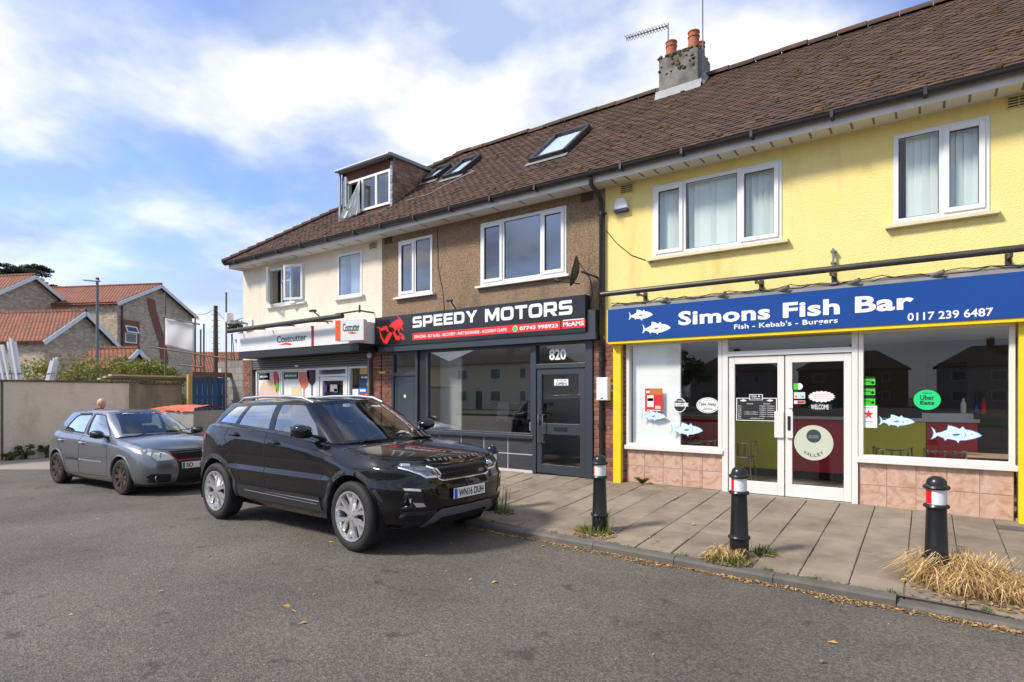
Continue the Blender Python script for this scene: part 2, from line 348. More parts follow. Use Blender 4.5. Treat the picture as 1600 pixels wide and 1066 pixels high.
# ================================================================== terrace of three shops
def render_mat(name, col, col2, scale, strength, dist, speck=None, stain=None):
    """rendered / pebble-dashed wall: base noise, aggregate specks, rough relief, irregular weather stains"""
    m, t, b = mk(name); n = t.nodes; l = t.links; g = n.new('ShaderNodeNewGeometry'); P = g.outputs['Position']
    big = n.new('ShaderNodeTexNoise'); big.inputs['Scale'].default_value = .9; big.inputs['Detail'].default_value = 6; big.inputs['Roughness'].default_value = .65; l.new(P, big.inputs['Vector'])
    mr = n.new('ShaderNodeMapRange'); mr.inputs[1].default_value = .35; mr.inputs[2].default_value = .7; l.new(big.outputs[0], mr.inputs[0])
    mx = n.new('ShaderNodeMix'); mx.data_type = 'RGBA'; mx.inputs[6].default_value = (*col, 1); mx.inputs[7].default_value = (*col2, 1); l.new(mr.outputs[0], mx.inputs[0]); c = mx.outputs[2]
    v = n.new('ShaderNodeTexVoronoi'); v.inputs['Scale'].default_value = scale; l.new(P, v.inputs['Vector'])
    if speck:
        sp = n.new('ShaderNodeSeparateColor'); l.new(v.outputs['Color'], sp.inputs[0]); r = n.new('ShaderNodeMapRange'); r.inputs[3].default_value = 1 - speck; r.inputs[4].default_value = 1 + speck; l.new(sp.outputs[0], r.inputs[0])
        s_ = n.new('ShaderNodeVectorMath'); s_.operation = 'SCALE'; l.new(c, s_.inputs[0]); l.new(r.outputs[0], s_.inputs['Scale']); c = s_.outputs[0]
    if stain:
        mp_ = n.new('ShaderNodeMapping'); mp_.inputs['Scale'].default_value = (1.6, 1, .35); l.new(P, mp_.inputs[0])
        st = n.new('ShaderNodeTexNoise'); st.inputs['Scale'].default_value = 1.4; st.inputs['Detail'].default_value = 7; st.inputs['Roughness'].default_value = .7; l.new(mp_.outputs[0], st.inputs['Vector'])
        r = n.new('ShaderNodeMapRange'); r.inputs[1].default_value = .52; r.inputs[2].default_value = .78; r.inputs[4].default_value = stain[1]; l.new(st.outputs[0], r.inputs[0])
        m2 = n.new('ShaderNodeMix'); m2.data_type = 'RGBA'; l.new(r.outputs[0], m2.inputs[0]); l.new(c, m2.inputs[6]); m2.inputs[7].default_value = (*stain[0], 1); c = m2.outputs[2]
    l.new(c, b.inputs['Base Color']); b.inputs['Roughness'].default_value = .9; b.inputs['Specular IOR Level'].default_value = .2
    nz = n.new('ShaderNodeTexNoise'); nz.inputs['Scale'].default_value = scale * .55; nz.inputs['Detail'].default_value = 3; l.new(P, nz.inputs['Vector'])
    ad_ = n.new('ShaderNodeMath'); ad_.operation = 'SUBTRACT'; l.new(nz.outputs[0], ad_.inputs[0]); l.new(v.outputs['Distance'], ad_.inputs[1])
    bp = n.new('ShaderNodeBump'); bp.inputs['Strength'].default_value = strength; bp.inputs['Distance'].default_value = dist; l.new(ad_.outputs[0], bp.inputs['Height']); l.new(bp.outputs[0], b.inputs['Normal'])
    return m
YEL = render_mat('yellow_render', (.83, .68, .245), (.85, .71, .30), 75, .38, .012, stain=((.60, .45, .16), .7))
BRN = render_mat('brown_pebbledash', (.33, .228, .145), (.285, .2, .132), 90, .8, .015, speck=.42, stain=((.09, .068, .05), .75))
CRM = render_mat('cream_render', (.70, .625, .50), (.74, .68, .565), 40, .4, .015, stain=((.50, .42, .31), .6))
INNER = M('interior_plaster', (.55, .53, .5), .9); FLOORI = M('interior_floor', (.42, .37, .31), .4)
TILE = M('roof_tile', (.088, .043, .024), .88, var=.8, vs=3.2, col2=(.040, .024, .016), rnd=.26, isl=.26, bump=.6, bs=70, bdist=.006)
MOSS = M('roof_moss', (.075, .05, .018), .98, var=.8, vs=30, col2=(.12, .07, .02), bump=1, bs=80)
ROOFB = M('roof_felt', (.03, .022, .018), .95)
BRICK = M('brick_red', (.25, .092, .056), .85, var=.6, vs=9, col2=(.12, .05, .036), rnd=.34, bump=.4, bs=80, bdist=.004)
MORT = M('mortar', (.50, .44, .37), .95, bump=.4, bs=60)
LEAD = M('lead_flashing', (.24, .25, .265), .6, .3, var=.5, vs=5, bump=.3, bs=12)
SOFF = M('soffit_upvc', (.66, .63, .56), .5)
TAN = math.tan(rad(40)); EY, EZ, RY = -.47, 5.19, 2.53
def rz(y): return EZ + TAN * (y - EY)
X0, X1, X2, X3 = -15.24, -9.69, -4.32, 4.95
BC = thing('shop_building', 'cream rendered end-of-terrace shop with dormer and opened windows', 'building', (-12.5, 0, 0))
BB = thing('shop_building', 'brown pebble-dashed shop in the middle of the terrace', 'building', (-7, 0, 0))
BY = thing('shop_building', 'bright yellow rendered takeaway shop with white blinds upstairs', 'building', (-1, 0, 0))
def panel_wall(b, x0, x1, z0, z1, holes, y0, y1):
    xs = sorted({x0, x1, *[h[0] for h in holes], *[h[1] for h in holes]}); 
    for i in range(len(xs) - 1):
        a, c = xs[i], xs[i + 1]; hs = sorted([h for h in holes if h[0] <= a + 1e-6 and h[1] >= c - 1e-6], key=lambda h: h[2]); z = z0
        for h in hs:
            if h[2] > z + 1e-6: b.box(a, c, y0, y1, z, h[2])
            z = h[3]
        if z < z1 - 1e-6: b.box(a, c, y0, y1, z, z1)
def shell(par, x0, x1, mat, ups, zsplit, left_end=False, right_end=False):
    b = MB(); panel_wall(b, x0, x1, zsplit, 5.2, ups, 0, .24)
    if left_end: b.box(x0, x0 + .24, .24, 5.0, -.2, 5.2)
    if right_end: b.box(x1 - .24, x1, .24, 5.0, -.2, 5.2)
    w = b.build('wall', mat, par); MB().box(x0, x1, 5.0, 5.24, -.2, 5.2).build('rear_wall', mat, par)
    b = MB(); b.box(x0 + .24 if left_end else x0 + .02, x1 - .24 if right_end else x1 - .02, .25, 4.99, 2.62, 2.8)
    b.box(x0 + .02, x1 - .02, .25, 4.99, 5.0, 5.1)
    if not left_end: b.box(x0 + .002, x0 + .1, .25, 4.99, 0.2, 5.0)
    if not right_end: b.box(x1 - .1, x1 - .002, .25, 4.99, 0.2, 5.0)
    b.box(x0 + .25, x1 - .25, 4.9, 4.99, .2, 5.0)
    b.build('inner_wall', INNER, par)
    MB().box(x0 + .1, x1 - .1, .02, 4.9, .0, .245).build('shop_floor', FLOORI, par)
    return w
UC = [(-13.98, -12.47, 3.95, 4.91), (-11.19, -10.34, 3.90, 4.91)]
UB = [(-9.17, -8.19, 3.73, 4.91), (-6.94, -5.05, 3.73, 4.91)]
UY = [(-3.5, -1.63, 3.79, 4.9), (-.35, .59, 3.78, 4.89)]
shell(BC, X0, X1, CRM, UC, 2.55, left_end=True); shell(BB, X1 + .001, X2, BRN, UB, 2.6); shell(BY, X2 + .001, X3, YEL, UY + [(2.6, 3.9, 3.78, 4.89)], 2.5, right_end=True)
# ------------------------------------------------------------------ roofs
def hip_x(y): return -15.28 + (y - EY) * (5.85 / (RY - EY))     # the hip line seen on the cream end
def tile_mesh():
    b = MB(); w, l_, t = .081, .205, .013
    # slightly cambered plain tile, its lower end at y=0
    vs = []
    for y in (0, l_):
        for xx, zz in ((-w, 0), (0, .005), (w, 0)): vs.append((xx, y, zz + t))
        for xx in (-w, w): vs.append((xx, y, 0))
    b.add(vs, [(0, 1, 6, 5), (1, 2, 7, 6), (3, 4, 2, 1, 0), (3, 0, 5, 8), (2, 4, 9, 7)])
    return b
TM = tile_mesh(); TMESH = TM.mesh('roof_tile', TILE)
def roof(par, x0, x1, hip=False, holes=(), n_parts=300):
    b = MB()
    if hip:
        xr = hip_x(RY); e = -15.28
        A, B_, C_, D_ = (e, EY, EZ), (x1, EY, EZ), (x1, RY, rz(RY)), (xr, RY, rz(RY)); yb = 2 * RY - EY
        b.add([A, B_, C_, D_, (e, yb, EZ), (x1, yb, EZ)], [(0, 1, 2, 3), (4, 0, 3), (5, 4, 3, 2)])
    else:
        yb = 2 * RY - EY; b.add([(x0, EY, EZ), (x1, EY, EZ), (x1, RY, rz(RY)), (x0, RY, rz(RY)), (x0, yb, EZ), (x1, yb, EZ)], [(0, 1, 2, 3), (3, 2, 5, 4)])
    base = b.build('roof', ROOFB, par)
    sl = math.hypot(RY - EY, rz(RY) - EZ); cs, sn = math.cos(rad(40)), math.sin(rad(40)); pl = []
    nc = int(sl / .1)
    for i in range(nc):
        s0 = i * .1 - .04; y = EY + s0 * cs; z = EZ + s0 * sn
        xa = hip_x(max(y, EY)) if hip else x0
        k = 0; x = xa + .083 + (.083 if i % 2 else 0)
        while x < x1 - .02:
            if not any(h[0] < x < h[1] and h[2] < y + .07 < h[3] for h in holes): pl.append((x, y - sn * .012, z + cs * .012))
            x += .166
    pl.sort(key=lambda p: (p[0] - CAM[0]) ** 2 + (p[1] - CAM[1]) ** 2 + (p[2] - CAM[2]) ** 2)
    mass = MB(); tv = np.array(TM.v)
    for i, p in enumerate(pl):
        rx = rad(40 - 5.2 + random.gauss(0, .8)); ry = random.gauss(0, .012); rzr = random.gauss(0, .008)
        q = (p[0] + random.gauss(0, .002), p[1], p[2] + random.gauss(0, .002))
        Mx = Matrix.Translation(q) @ Matrix.Rotation(rzr, 4, 'Z') @ Matrix.Rotation(rx, 4, 'X') @ Matrix.Rotation(ry, 4, 'Y')
        if i < n_parts:
            o = bpy.data.objects.new('roof_tile', TMESH); COL.objects.link(o); o.parent = base; o.matrix_basis = Mx
        else:
            A_ = np.array(Mx); mass.add(tv @ A_[:3, :3].T + A_[:3, 3], TM.f)
    if mass.v:
        me = bpy.data.meshes.new('roof_tiles'); me.from_pydata(mass.v, [], mass.f); me.materials.append(TILE)
        o = obj('roof_tiles', me, base); o['kind'] = 'stuff'
    # moss tufts bedded in the courses
    mo = MB()
    for _ in range(int(150 * (x1 - x0) / 5)):
        s0 = random.random() ** 1.3 * sl * .96; y = EY + s0 * cs; xm = random.uniform(hip_x(y) + .2 if hip else x0, x1)
        if any(h[0] - .05 < xm < h[1] + .05 and h[2] - .1 < y < h[3] + .1 for h in holes): continue
        r = random.uniform(.012, .042); mo.ball((xm, y - sn * .025, EZ + s0 * sn + cs * .025), (r * 1.5, r, r * .8), 6)
    o = mo.build('moss', MOSS, base, smooth=True); o['kind'] = 'stuff'
    # ridge tiles
    x = hip_x(RY) if hip else x0
    while x < x1 - .05:
        b = MB(); zr = rz(RY) + .02 + random.gauss(0, .006)
        b.lathe([(.115, 0), (.118, .43)], 8, (x, RY, zr - .035), axis=0, ang=(0, math.pi))
        b.lathe([(.10, 0), (.10, .43)], 8, (x, RY, zr - .035), axis=0, ang=(0, math.pi))
        b.build('ridge_tile', TILE, base, smooth=True); x += .44
    if hip:
        n = 26
        for i in range(n):
            y = EY + (RY - EY) * i / n; x = hip_x(y); d = Vector((hip_x(1) - hip_x(0), 1, TAN)).normalized()
            p = Vector((x - .04, y - .03, rz(y) + .0)); b = MB(); b.tube([p, p + d * .27], [.10, .075], 7); b.build('hip_tile', TILE, base, smooth=True)
        for i in range(34):
            pass
    return base
SK_B = [(-6.13, -5.35, .50, 1.50), (-8.8, -8.22, .95, 1.70)]
SK_C = [(-11.62, -9.72, .20, 2.3)]
rc = roof(BC, X0, X1, hip=True, holes=SK_C); rb = roof(BB, X1, X2, holes=SK_B); ry_ = roof(BY, X2, X3 + .2)
# ------------------------------------------------------------------ eaves
for par, x0, x1 in ((BC, -15.28, X1), (BB, X1, X2), (BY, X2, X3 + .2)):
    b = MB(); b.box(x0, x1 - .003, -.385, -.36, 5.03, 5.19); b.build('fascia_board', WHITEW, par)
    b = MB(); b.box(x0, x1 - .003, -.36, -.001, 5.055, 5.07); sf = b.build('soffit', SOFF, par)
    b = MB(); n = 10; r = .056
    vs = []
    for xx in (x0, x1 - .004):
        for k in range(n + 1):
            a = math.pi + math.pi * k / n; vs.append((xx, -.447 + r * math.cos(a), 5.175 + r * 1.15 * math.sin(a)))
        for k in range(n + 1):
            a = 2 * math.pi - math.pi * k / n; vs.append((xx, -.447 + (r - .006) * math.cos(a), 5.178 + (r - .006) * 1.15 * math.sin(a)))
    m_ = 2 * (n + 1); b.add(vs, [(k, (k + 1) % m_, m_ + (k + 1) % m_, m_ + k) for k in range(m_)] + [tuple(range(m_))[::-1], tuple(range(m_, 2 * m_))])
    gt = b.build('gutter', GUTTER, par, smooth=True)
    x = x0 + .5
    while x < x1 - .2:
        bb = MB(); bb.box(x - .018, x + .018, -.512, -.386, 5.098, 5.108); bb.box(x - .018, x + .018, -.515, -.506, 5.098, 5.18); bb.build('gutter_bracket', GUTTER, gt); x += .95
    x = x0 + .25
    while x < x1 - .1:
        MB().box(x - .012, x + .012, -.30, -.10, 5.049, 5.054).build('soffit_vent', M_VENT if 'M_VENT' in globals() else globals().setdefault('M_VENT', M('vent_shadow', (.2, .18, .15), .8)), sf)
        x += .235 if par is BY else .6
# left verge under the hip: side gutter and fascia of the end wall
b = MB(); b.box(-15.28, -15.262, -.36, 5.3, 5.03, 5.19); b.build('fascia_board', WHITEW, BC); pass
# ------------------------------------------------------------------ windows
BLIND = M('blind_fabric', (.80, .83, .80), .8); CURT = M('net_curtain', (.72, .72, .70), .9)
SILLM = M('sill_paint', (.72, .70, .66), .6, var=.4, vs=4, col2=(.5, .46, .4))
SILLY = M('sill_paint_yellow', (.70, .62, .42), .6, var=.3, vs=6)
RUB = M('window_gasket', (.03, .03, .03), .6)
def bar_frame(b, x0, x1, z0, z1, t, y0, y1):
    b.box(x0, x0 + t, y0, y1, z0, z1); b.box(x1 - t, x1, y0, y1, z0, z1); b.box(x0 + t, x1 - t, y0, y1, z0, z0 + t); b.box(x0 + t, x1 - t, y0, y1, z1 - t, z1)
def window(par, x0, x1, z0, z1, cuts, sash=(), sill=SILLM, blinds=None, curtain=None, skip=(), sill_over=.08):
    """cuts: mullion x positions; sash: indices of lights with a proud opening sash; skip: lights standing open"""
    b = MB(); t = .055; bar_frame(b, x0 + .002, x1 - .002, z0 + .002, z1 - .002, t, -.012, .055)
    for c in cuts: b.box(c - .028, c + .028, -.012, .055, z0 + t, z1 - t)
    win = b.build('window', WHITE, par, bevel=.004)
    ed = [x0 + t] + [c for c in cuts] + [x1 - t]
    for i in range(len(ed) - 1):
        a = ed[i] + (.028 if i else 0); c = ed[i + 1] - (.028 if i < len(ed) - 2 else 0)
        if i in skip: continue
        zz0, zz1 = z0 + t, z1 - t
        if i in sash:
            bb = MB(); bar_frame(bb, a - .012, c + .012, zz0 - .012, zz1 + .012, .058, -.03, .03); bb.build('sash', WHITE, win, bevel=.004)
            a += .046; c -= .046; zz0 += .046; zz1 -= .046
        bb = MB(); bar_frame(bb, a, c, zz0, zz1, .008, -.008, .004); bb.build('gasket', RUB, win)
        MB().box(a + .002, c - .002, .006, .012, zz0 + .002, zz1 - .002).build('pane', GLASSY if blinds else GLASSUP, win)
    if sill:
        bb = MB(); bb.prism([(-.085, z0 - .055), (.02, z0 - .055), (.02, z0 - .002), (-.02, z0 - .002), (-.085, z0 - .022)], 0, x0 - sill_over, x1 + sill_over); bb.build('sill', sill, win)
    if blinds:
        for (a, c) in blinds:
            x = a
            while x < c:
                w = .089; ang = random.gauss(.25, .12); bb = MB(); bb.beam((x + w / 2, .11, z0 + .04 + random.uniform(0, .04)), (x + w / 2 + random.gauss(0, .006), .11, z1 - .02), .003, w, up=(math.cos(ang) * 1, math.sin(ang), 0)); bb.build('blind_slat', BLIND, win); x += .082
    if curtain:
        for (a, c) in curtain:
            bb = MB(); n = int((c - a) / .02); vs = []
            for k in range(n + 1):
                yy = .19 + .018 * math.sin(k * 1.15) + .008 * math.sin(k * 2.7)
                vs += [(a + (c - a) * k / n, yy, z0 + .02), (a + (c - a) * k / n, yy * .7 + .05, z1)]
            bb.add(vs, [(2 * k, 2 * k + 2, 2 * k + 3, 2 * k + 1) for k in range(n)]); o = bb.build('curtain', CURT, win, smooth=True)
    return win
window(BY, *UY[0], [-3.0, -2.2], sash=(0, 2), sill=SILLY, blinds=[(-3.44, -3.05), (-2.96, -2.24), (-2.14, -1.7)])
window(BY, *UY[1], [.14], sash=(1,), sill=SILLY, blinds=[(-.22, .10), (.19, .52)])
window(BY, 2.6, 3.9, 3.78, 4.89, [3.2], sash=(0,), sill=SILLY, blinds=[(2.7, 3.1)])
window(BB, *UB[0], [-8.68], sash=(0,), sill=WHITE)
window(BB, *UB[1], [-6.4, -5.56], sash=(0, 2), sill=WHITE)
w2 = window(BC, *UC[1], [], sill=SILLM, curtain=[(-10.95, -10.6)])
w1 = window(BC, *UC[0], [-13.42, -13.05], skip=(0, 2), curtain=[(-12.75, -12.55)])
MB().box(-13.39, -13.08, -.01, .05, 4.52, 4.57).build('transom', WHITE, w1)
def open_leaf(par, hx, z0, z1, w, ang, left, name='casement'):
    b = MB(); bar_frame(b, 0, w, z0, z1, .055, -.025, .025); s = 1 if left else -1
    o = b.build(name, WHITE, par); p = MB(); p.box(.05, w - .05, -.004, .004, z0 + .05, z1 - .05).build('pane', GLASSUP, o)
    o.location = (hx, -.03, 0); o.rotation_euler = (0, 0, ang); 
    if par.type == 'EMPTY': o.matrix_parent_inverse = Matrix.Translation(par.location).inverted()
    return o
open_leaf(BC, -13.94, 4.0, 4.87, .50, rad(-38), True); open_leaf(BC, -12.50, 4.0, 4.87, .53, rad(180 + 22), False)
# air bricks
for par, px, py, mat in ((BY, 980, 295, YEL), (BY, 1592, 158, YEL), (BB, 917, 308, BRN), (BB, 607, 376, BRN), (BC, 583, 384, CRM)):
    p = atY(px, py, 0); b = MB(); x, z = p[0], p[2]; dk = M_AB if 'M_AB' in globals() else globals().setdefault('M_AB', M('vent_dark', (.05, .04, .03), .9))
    b.box(x - .115, x + .115, -.014, -.001, z - .075, z + .075); vent = b.build('air_vent', M('vent_' + str(px), (.62, .5, .2) if par is BY else ((.10, .07, .05) if par is BB else (.5, .42, .32)), .8), par)
    for i in range(2):
        for j in range(4):
            MB().box(x - .095 + i * .1, x - .005 + i * .1, -.0165, -.0145, z - .058 + j * .031, z - .042 + j * .031).build('vent_slot', dk, vent)
# ================================================================== shopfronts
def bx(px0, py0, px1, py1, y):
    a = atY(px0, py0, y); c = atY(px1, py1, y); return a[0], a[2], c[0], c[2]      # left-bottom, right-top in the picture -> x0,z0,x1,z1
def signtext(s, px0, py0, px1, py1, y, mat, par, bold=0., shear=0, space=1., name='lettering', off=.004):
    x0, z0, x1, z1 = bx(px0, py0, px1, py1, y); return text(s, (x0, y, z0), UX, UZ, x1 - x0, z1 - z0, mat, par, name, bold, shear, space, off)
def round_poly(P, R):
    out_ = []; n = len(P)
    for i in range(n):
        p = np.array(P[i], float); a = np.array(P[i - 1], float); c = np.array(P[(i + 1) % n], float); r = R if not isinstance(R, dict) else R.get(i, .03)
        u = (a - p); v = (c - p); lu, lv = np.linalg.norm(u), np.linalg.norm(v); r = min(r, lu * .48, lv * .48); s_, e = p + u / lu * r, p + v / lv * r
        for t in np.linspace(0, 1, 5): out_.append(tuple((1 - t) ** 2 * s_ + 2 * t * (1 - t) * p + t * t * e))
    return out_
def _rr(x0, y0, x1, y1, r): return round_poly([(x0, y0), (x1, y0), (x1, y1), (x0, y1)], r)
GLY = {'S': (1.1, [round_poly([(0, 0), (1.1, 0), (1.1, .62), (.27, .62), (.27, .77), (1.05, .77), (1.05, 1), (0, 1), (0, .39), (.83, .39), (.83, .23), (0, .23)], {1: .24, 2: .2, 7: .24, 8: .2})]),
 'P': (1.1, [round_poly([(0, 0), (.28, 0), (.28, .29), (1.1, .29), (1.1, 1), (0, 1)], {3: .26, 4: .26}), _rr(.28, .51, .83, .78, .09)]),
 'E': (1.0, [[(0, 0), (1, 0), (1, .23), (.28, .23), (.28, .39), (.95, .39), (.95, .61), (.28, .61), (.28, .77), (1, .77), (1, 1), (0, 1)]]),
 'D': (1.12, [round_poly([(0, 0), (1.12, 0), (1.12, 1), (0, 1)], {1: .34, 2: .34}), round_poly([(.28, .23), (.84, .23), (.84, .77), (.28, .77)], {1: .14, 2: .14})]),
 'Y': (1.2, [[(0, 1), (.34, 1), (.6, .64), (.86, 1), (1.2, 1), (.745, .38), (.745, 0), (.455, 0), (.455, .38)]]),
 'M': (1.4, [[(0, 0), (0, 1), (.36, 1), (.70, .46), (1.04, 1), (1.4, 1), (1.4, 0), (1.12, 0), (1.12, .60), (.79, .08), (.61, .08), (.28, .60), (.28, 0)]]),
 'O': (1.2, [_rr(0, 0, 1.2, 1, .34), _rr(.28, .23, .92, .77, .16)]),
 'T': (1.1, [[(0, 1), (1.1, 1), (1.1, .77), (.69, .77), (.69, 0), (.41, 0), (.41, .77), (0, .77)]]),
 'R': (1.14, [round_poly([(0, 0), (.28, 0), (.28, .30), (.52, .30), (.80, 0), (1.14, 0), (.84, .31), (1.1, .33), (1.1, 1), (0, 1)], {6: .02, 7: .2, 8: .26}), _rr(.28, .52, .83, .78, .09)])}
def blocktext(s, px0, py0, px1, py1, y, mat, par, gap=.13):
    x0, z0, x1, z1 = bx(px0, py0, px1, py1, y); wt = sum(GLY[c][0] for c in s) + gap * (len(s) - 1); kx = (x1 - x0) / wt; kz = z1 - z0; x = 0
    for c in s:
        cu = bpy.data.curves.new('g', 'CURVE'); cu.dimensions = '2D'; cu.fill_mode = 'BOTH'
        for loop in GLY[c][1]:
            sp_ = cu.splines.new('POLY'); sp_.points.add(len(loop) - 1); sp_.use_cyclic_u = True
            for i, (a, e) in enumerate(loop): sp_.points[i].co = (a, e, 0, 1)
        o = bpy.data.objects.new('g', cu); COL.objects.link(o); me = bpy.data.meshes.new_from_object(o.evaluated_get(bpy.context.evaluated_depsgraph_get())); COL.objects.unlink(o); bpy.data.objects.remove(o)
        for v in me.vertices: v.co = (x0 + (x + v.co.x) * kx, y - .004, z0 + v.co.y * kz)
        me.materials.clear(); me.materials.append(mat); obj('letter', me, par); x += GLY[c][0] + gap
def scrib(par, org, w, h, mat, off):
    """print too small to read: a row of short strokes"""
    x = 0; rg = random.Random(int(abs(org[0]) * 1000))
    while x < w: d = h * rg.uniform(.35, .8); flat([(x, 0), (x + d, 0), (x + d, h * rg.uniform(.65, 1)), (x, h * rg.uniform(.65, 1))], org, UX, UZ, mat, par, 'print_stroke', off); x += d + h * rg.choice((.18, .2, .5))
def brick_pier(par, x0, x1, z0, z1, y0=-.03, depth=.22):
    core = MB().box(x0 + .004, x1 - .004, y0 + .012, depth, z0, z1).build('brick_pier', MORT, par); h, j, L = .065, .010, .215
    z = z0; k = 0
    while z + h <= z1 + .01:
        x = x0 - (L / 2 + j / 2 if k % 2 else 0)
        while x < x1 - .02:
            a, c = max(x, x0), min(x + L, x1)
            if c - a > .03:
                o = BRK(c - a, core); o.location = (a, y0 + random.gauss(0, .0015), z)
            x += L + j
        z += h + j; k += 1
    return core
_bm = {}
def BRK(w, par):
    key = round(w, 3)
    if key not in _bm:
        b = MB(); g = .003
        b.add([(0, 0 + g, 0), (w, g, 0), (w, g, .065), (0, g, .065), (g, 0, g), (w - g, 0, g), (w - g, 0, .065 - g), (g, 0, .065 - g), (0, .09, 0), (w, .09, 0), (w, .09, .065), (0, .09, .065)],
              [(4, 5, 6, 7), (0, 1, 5, 4), (1, 2, 6, 5), (2, 3, 7, 6), (3, 0, 4, 7), (8, 9, 1, 0), (9, 10, 2, 1), (10, 11, 3, 2), (11, 8, 0, 3)]); _bm[key] = b.mesh('brick', BRICK)
    o = bpy.data.objects.new('brick', _bm[key]); COL.objects.link(o); o.parent = par; return o
def riser(par, x0, x1, z0, z1, nx, nz, mat, grout, y=-.012, gap=.004):
    core = MB().box(x0, x1, y + .006, .12, z0 - .15, z1).build('stall_riser', grout, par); w = (x1 - x0) / nx; h = (z1 - z0) / nz
    for i in range(nx):
        for j in range(nz):
            b = MB(); b.box(x0 + i * w + gap, x0 + (i + 1) * w - gap, y, y + .02, z0 + j * h + gap, z0 + (j + 1) * h - gap); b.build('wall_tile', mat, core, bevel=.002)
    return core
def marble(name, c1, c2, c3):
    m, t, b = mk(name); n = t.nodes; l = t.links; oi = n.new('ShaderNodeObjectInfo'); g = n.new('ShaderNodeNewGeometry')
    sc_ = n.new('ShaderNodeVectorMath'); sc_.operation = 'SCALE'; sc_.inputs[0].default_value = (37, 11, 53); l.new(oi.outputs['Random'], sc_.inputs['Scale'])
    ad_ = n.new('ShaderNodeVectorMath'); ad_.operation = 'ADD'; l.new(g.outputs['Position'], ad_.inputs[0]); l.new(sc_.outputs[0], ad_.inputs[1])
    nz = n.new('ShaderNodeTexNoise'); nz.inputs['Scale'].default_value = 7; nz.inputs['Detail'].default_value = 6; nz.inputs['Distortion'].default_value = 1.6; l.new(ad_.outputs[0], nz.inputs['Vector'])
    r = n.new('ShaderNodeValToRGB'); e = r.color_ramp.elements; e[0].position = .36; e[0].color = (*c2, 1); e[1].position = .7; e[1].color = (*c3, 1); x = r.color_ramp.elements.new(.5); x.color = (*c1, 1)
    l.new(nz.outputs[0], r.inputs[0]); l.new(r.outputs[0], b.inputs['Base Color']); b.inputs['Roughness'].default_value = .28; return m
PINK = marble('pink_marble_tile', (.52, .34, .25), (.43, .245, .165), (.57, .405, .31)); GROUT = M('tile_grout', (.36, .28, .23), .9)
SLATE = M('slate_tile', (.052, .055, .064), .5, var=.9, vs=3, col2=(.024, .026, .032), stretch=(1, 1, 6), rnd=.2); GROUTW = M('white_grout', (.55, .54, .52), .9)
YPAINT = M('yellow_gloss', (.82, .60, .012), .4, var=.3, vs=6, col2=(.6, .42, .01)); ANTH = M('anthracite_frame', (.036, .044, .056), .38)
SHOPW = M('shopfront_white', (.72, .70, .66), .4, var=.25, vs=3, col2=(.58, .55, .5))
# ------------------------------------------------------------------ yellow takeaway
brick_pier(BY, -4.31, -3.93, .1, 2.55); brick_pier(BB, -4.52, -4.325, .1, 2.62); brick_pier(BB, -9.66, -9.34, .0, 2.66); brick_pier(BC, -9.96, -9.70, .0, 2.66); brick_pier(BC, -15.2, -14.86, -.1, 2.6); brick_pier(BY, .84, 1.4, .05, 2.5)
MB().box(-4.115, -3.985, -.13, -.032, .14, 2.5).build('yellow_post', YPAINT, BY); MB().box(.83, .97, -.13, -.032, .1, 2.5).build('yellow_post', YPAINT, BY)
riser(BY, -3.93, -2.42, .255, .785, 5, 2, PINK, GROUT); riser(BY, -.72, .80, .215, .785, 5, 2, PINK, GROUT)
def shop_window(par, x0, x1, z0, z1, fm, t=.055, sill=True):
    b = MB(); bar_frame(b, x0, x1, z0, z1, t, -.045, .05); w = b.build('shop_window', fm, par, bevel=.004)
    MB().box(x0 + t - .005, x1 - t + .005, .0, .008, z0 + t - .005, z1 - t + .005).build('pane', GLASS, w)
    if sill: MB().box(x0 - .02, x1 + .02, -.075, -.001, z0 - .045, z0 + .02).build('sill', fm, w, bevel=.006)
    return w
wl = shop_window(BY, -3.93, -2.43, .83, 2.49, SHOPW); wr = shop_window(BY, -.72, .81, .83, 2.49, SHOPW)
b = MB(); b.box(-2.425, -2.345, -.05, .06, .24, 2.49); b.box(-.795, -.725, -.05, .06, .24, 2.49); b.box(-2.345, -.795, -.05, .06, 2.2, 2.27); b.box(-2.345, -.795, -.05, .06, 2.455, 2.49); fr = b.build('door_frame', SHOPW, BY, bevel=.004)
MB().box(-2.345, -.795, .0, .008, 2.27, 2.455).build('pane', GLASS, fr)
for i, (a, c) in enumerate(((-2.34, -1.60), (-1.585, -.80))):
    b = MB(); t = .085; b.box(a, a + t, -.03, .02, .26, 2.19); b.box(c - t, c, -.03, .02, .26, 2.19); b.box(a + t, c - t, -.03, .02, .26, .26 + .17); b.box(a + t, c - t, -.03, .02, 2.09, 2.19)
    d = b.build('shop_door', SHOPW, BY, bevel=.004); MB().box(a + t, c - t, -.005, .003, .43, 2.09).build('pane', GLASS, d)
    hx = c - .06 if i == 0 else a + .02; MB().box(hx - (.06 if i == 0 else 0), hx + .06 + (0 if i == 0 else .02), -.062, -.031, 1.06, 1.42).build('handle_plate', SHOPW, d, bevel=.006)
    if i: MB().box(hx + .015, hx + .05, -.072, -.063, 1.17, 1.36).build('lock', BLACK, d); MB().box(hx + .02, hx + .075, -.045, -.031, 1.47, 1.72).build('door_card', WHITE, d)
MB().box(-2.42, -.72, -.1, .02, .15, .252).build('door_step', FOOT, BY)
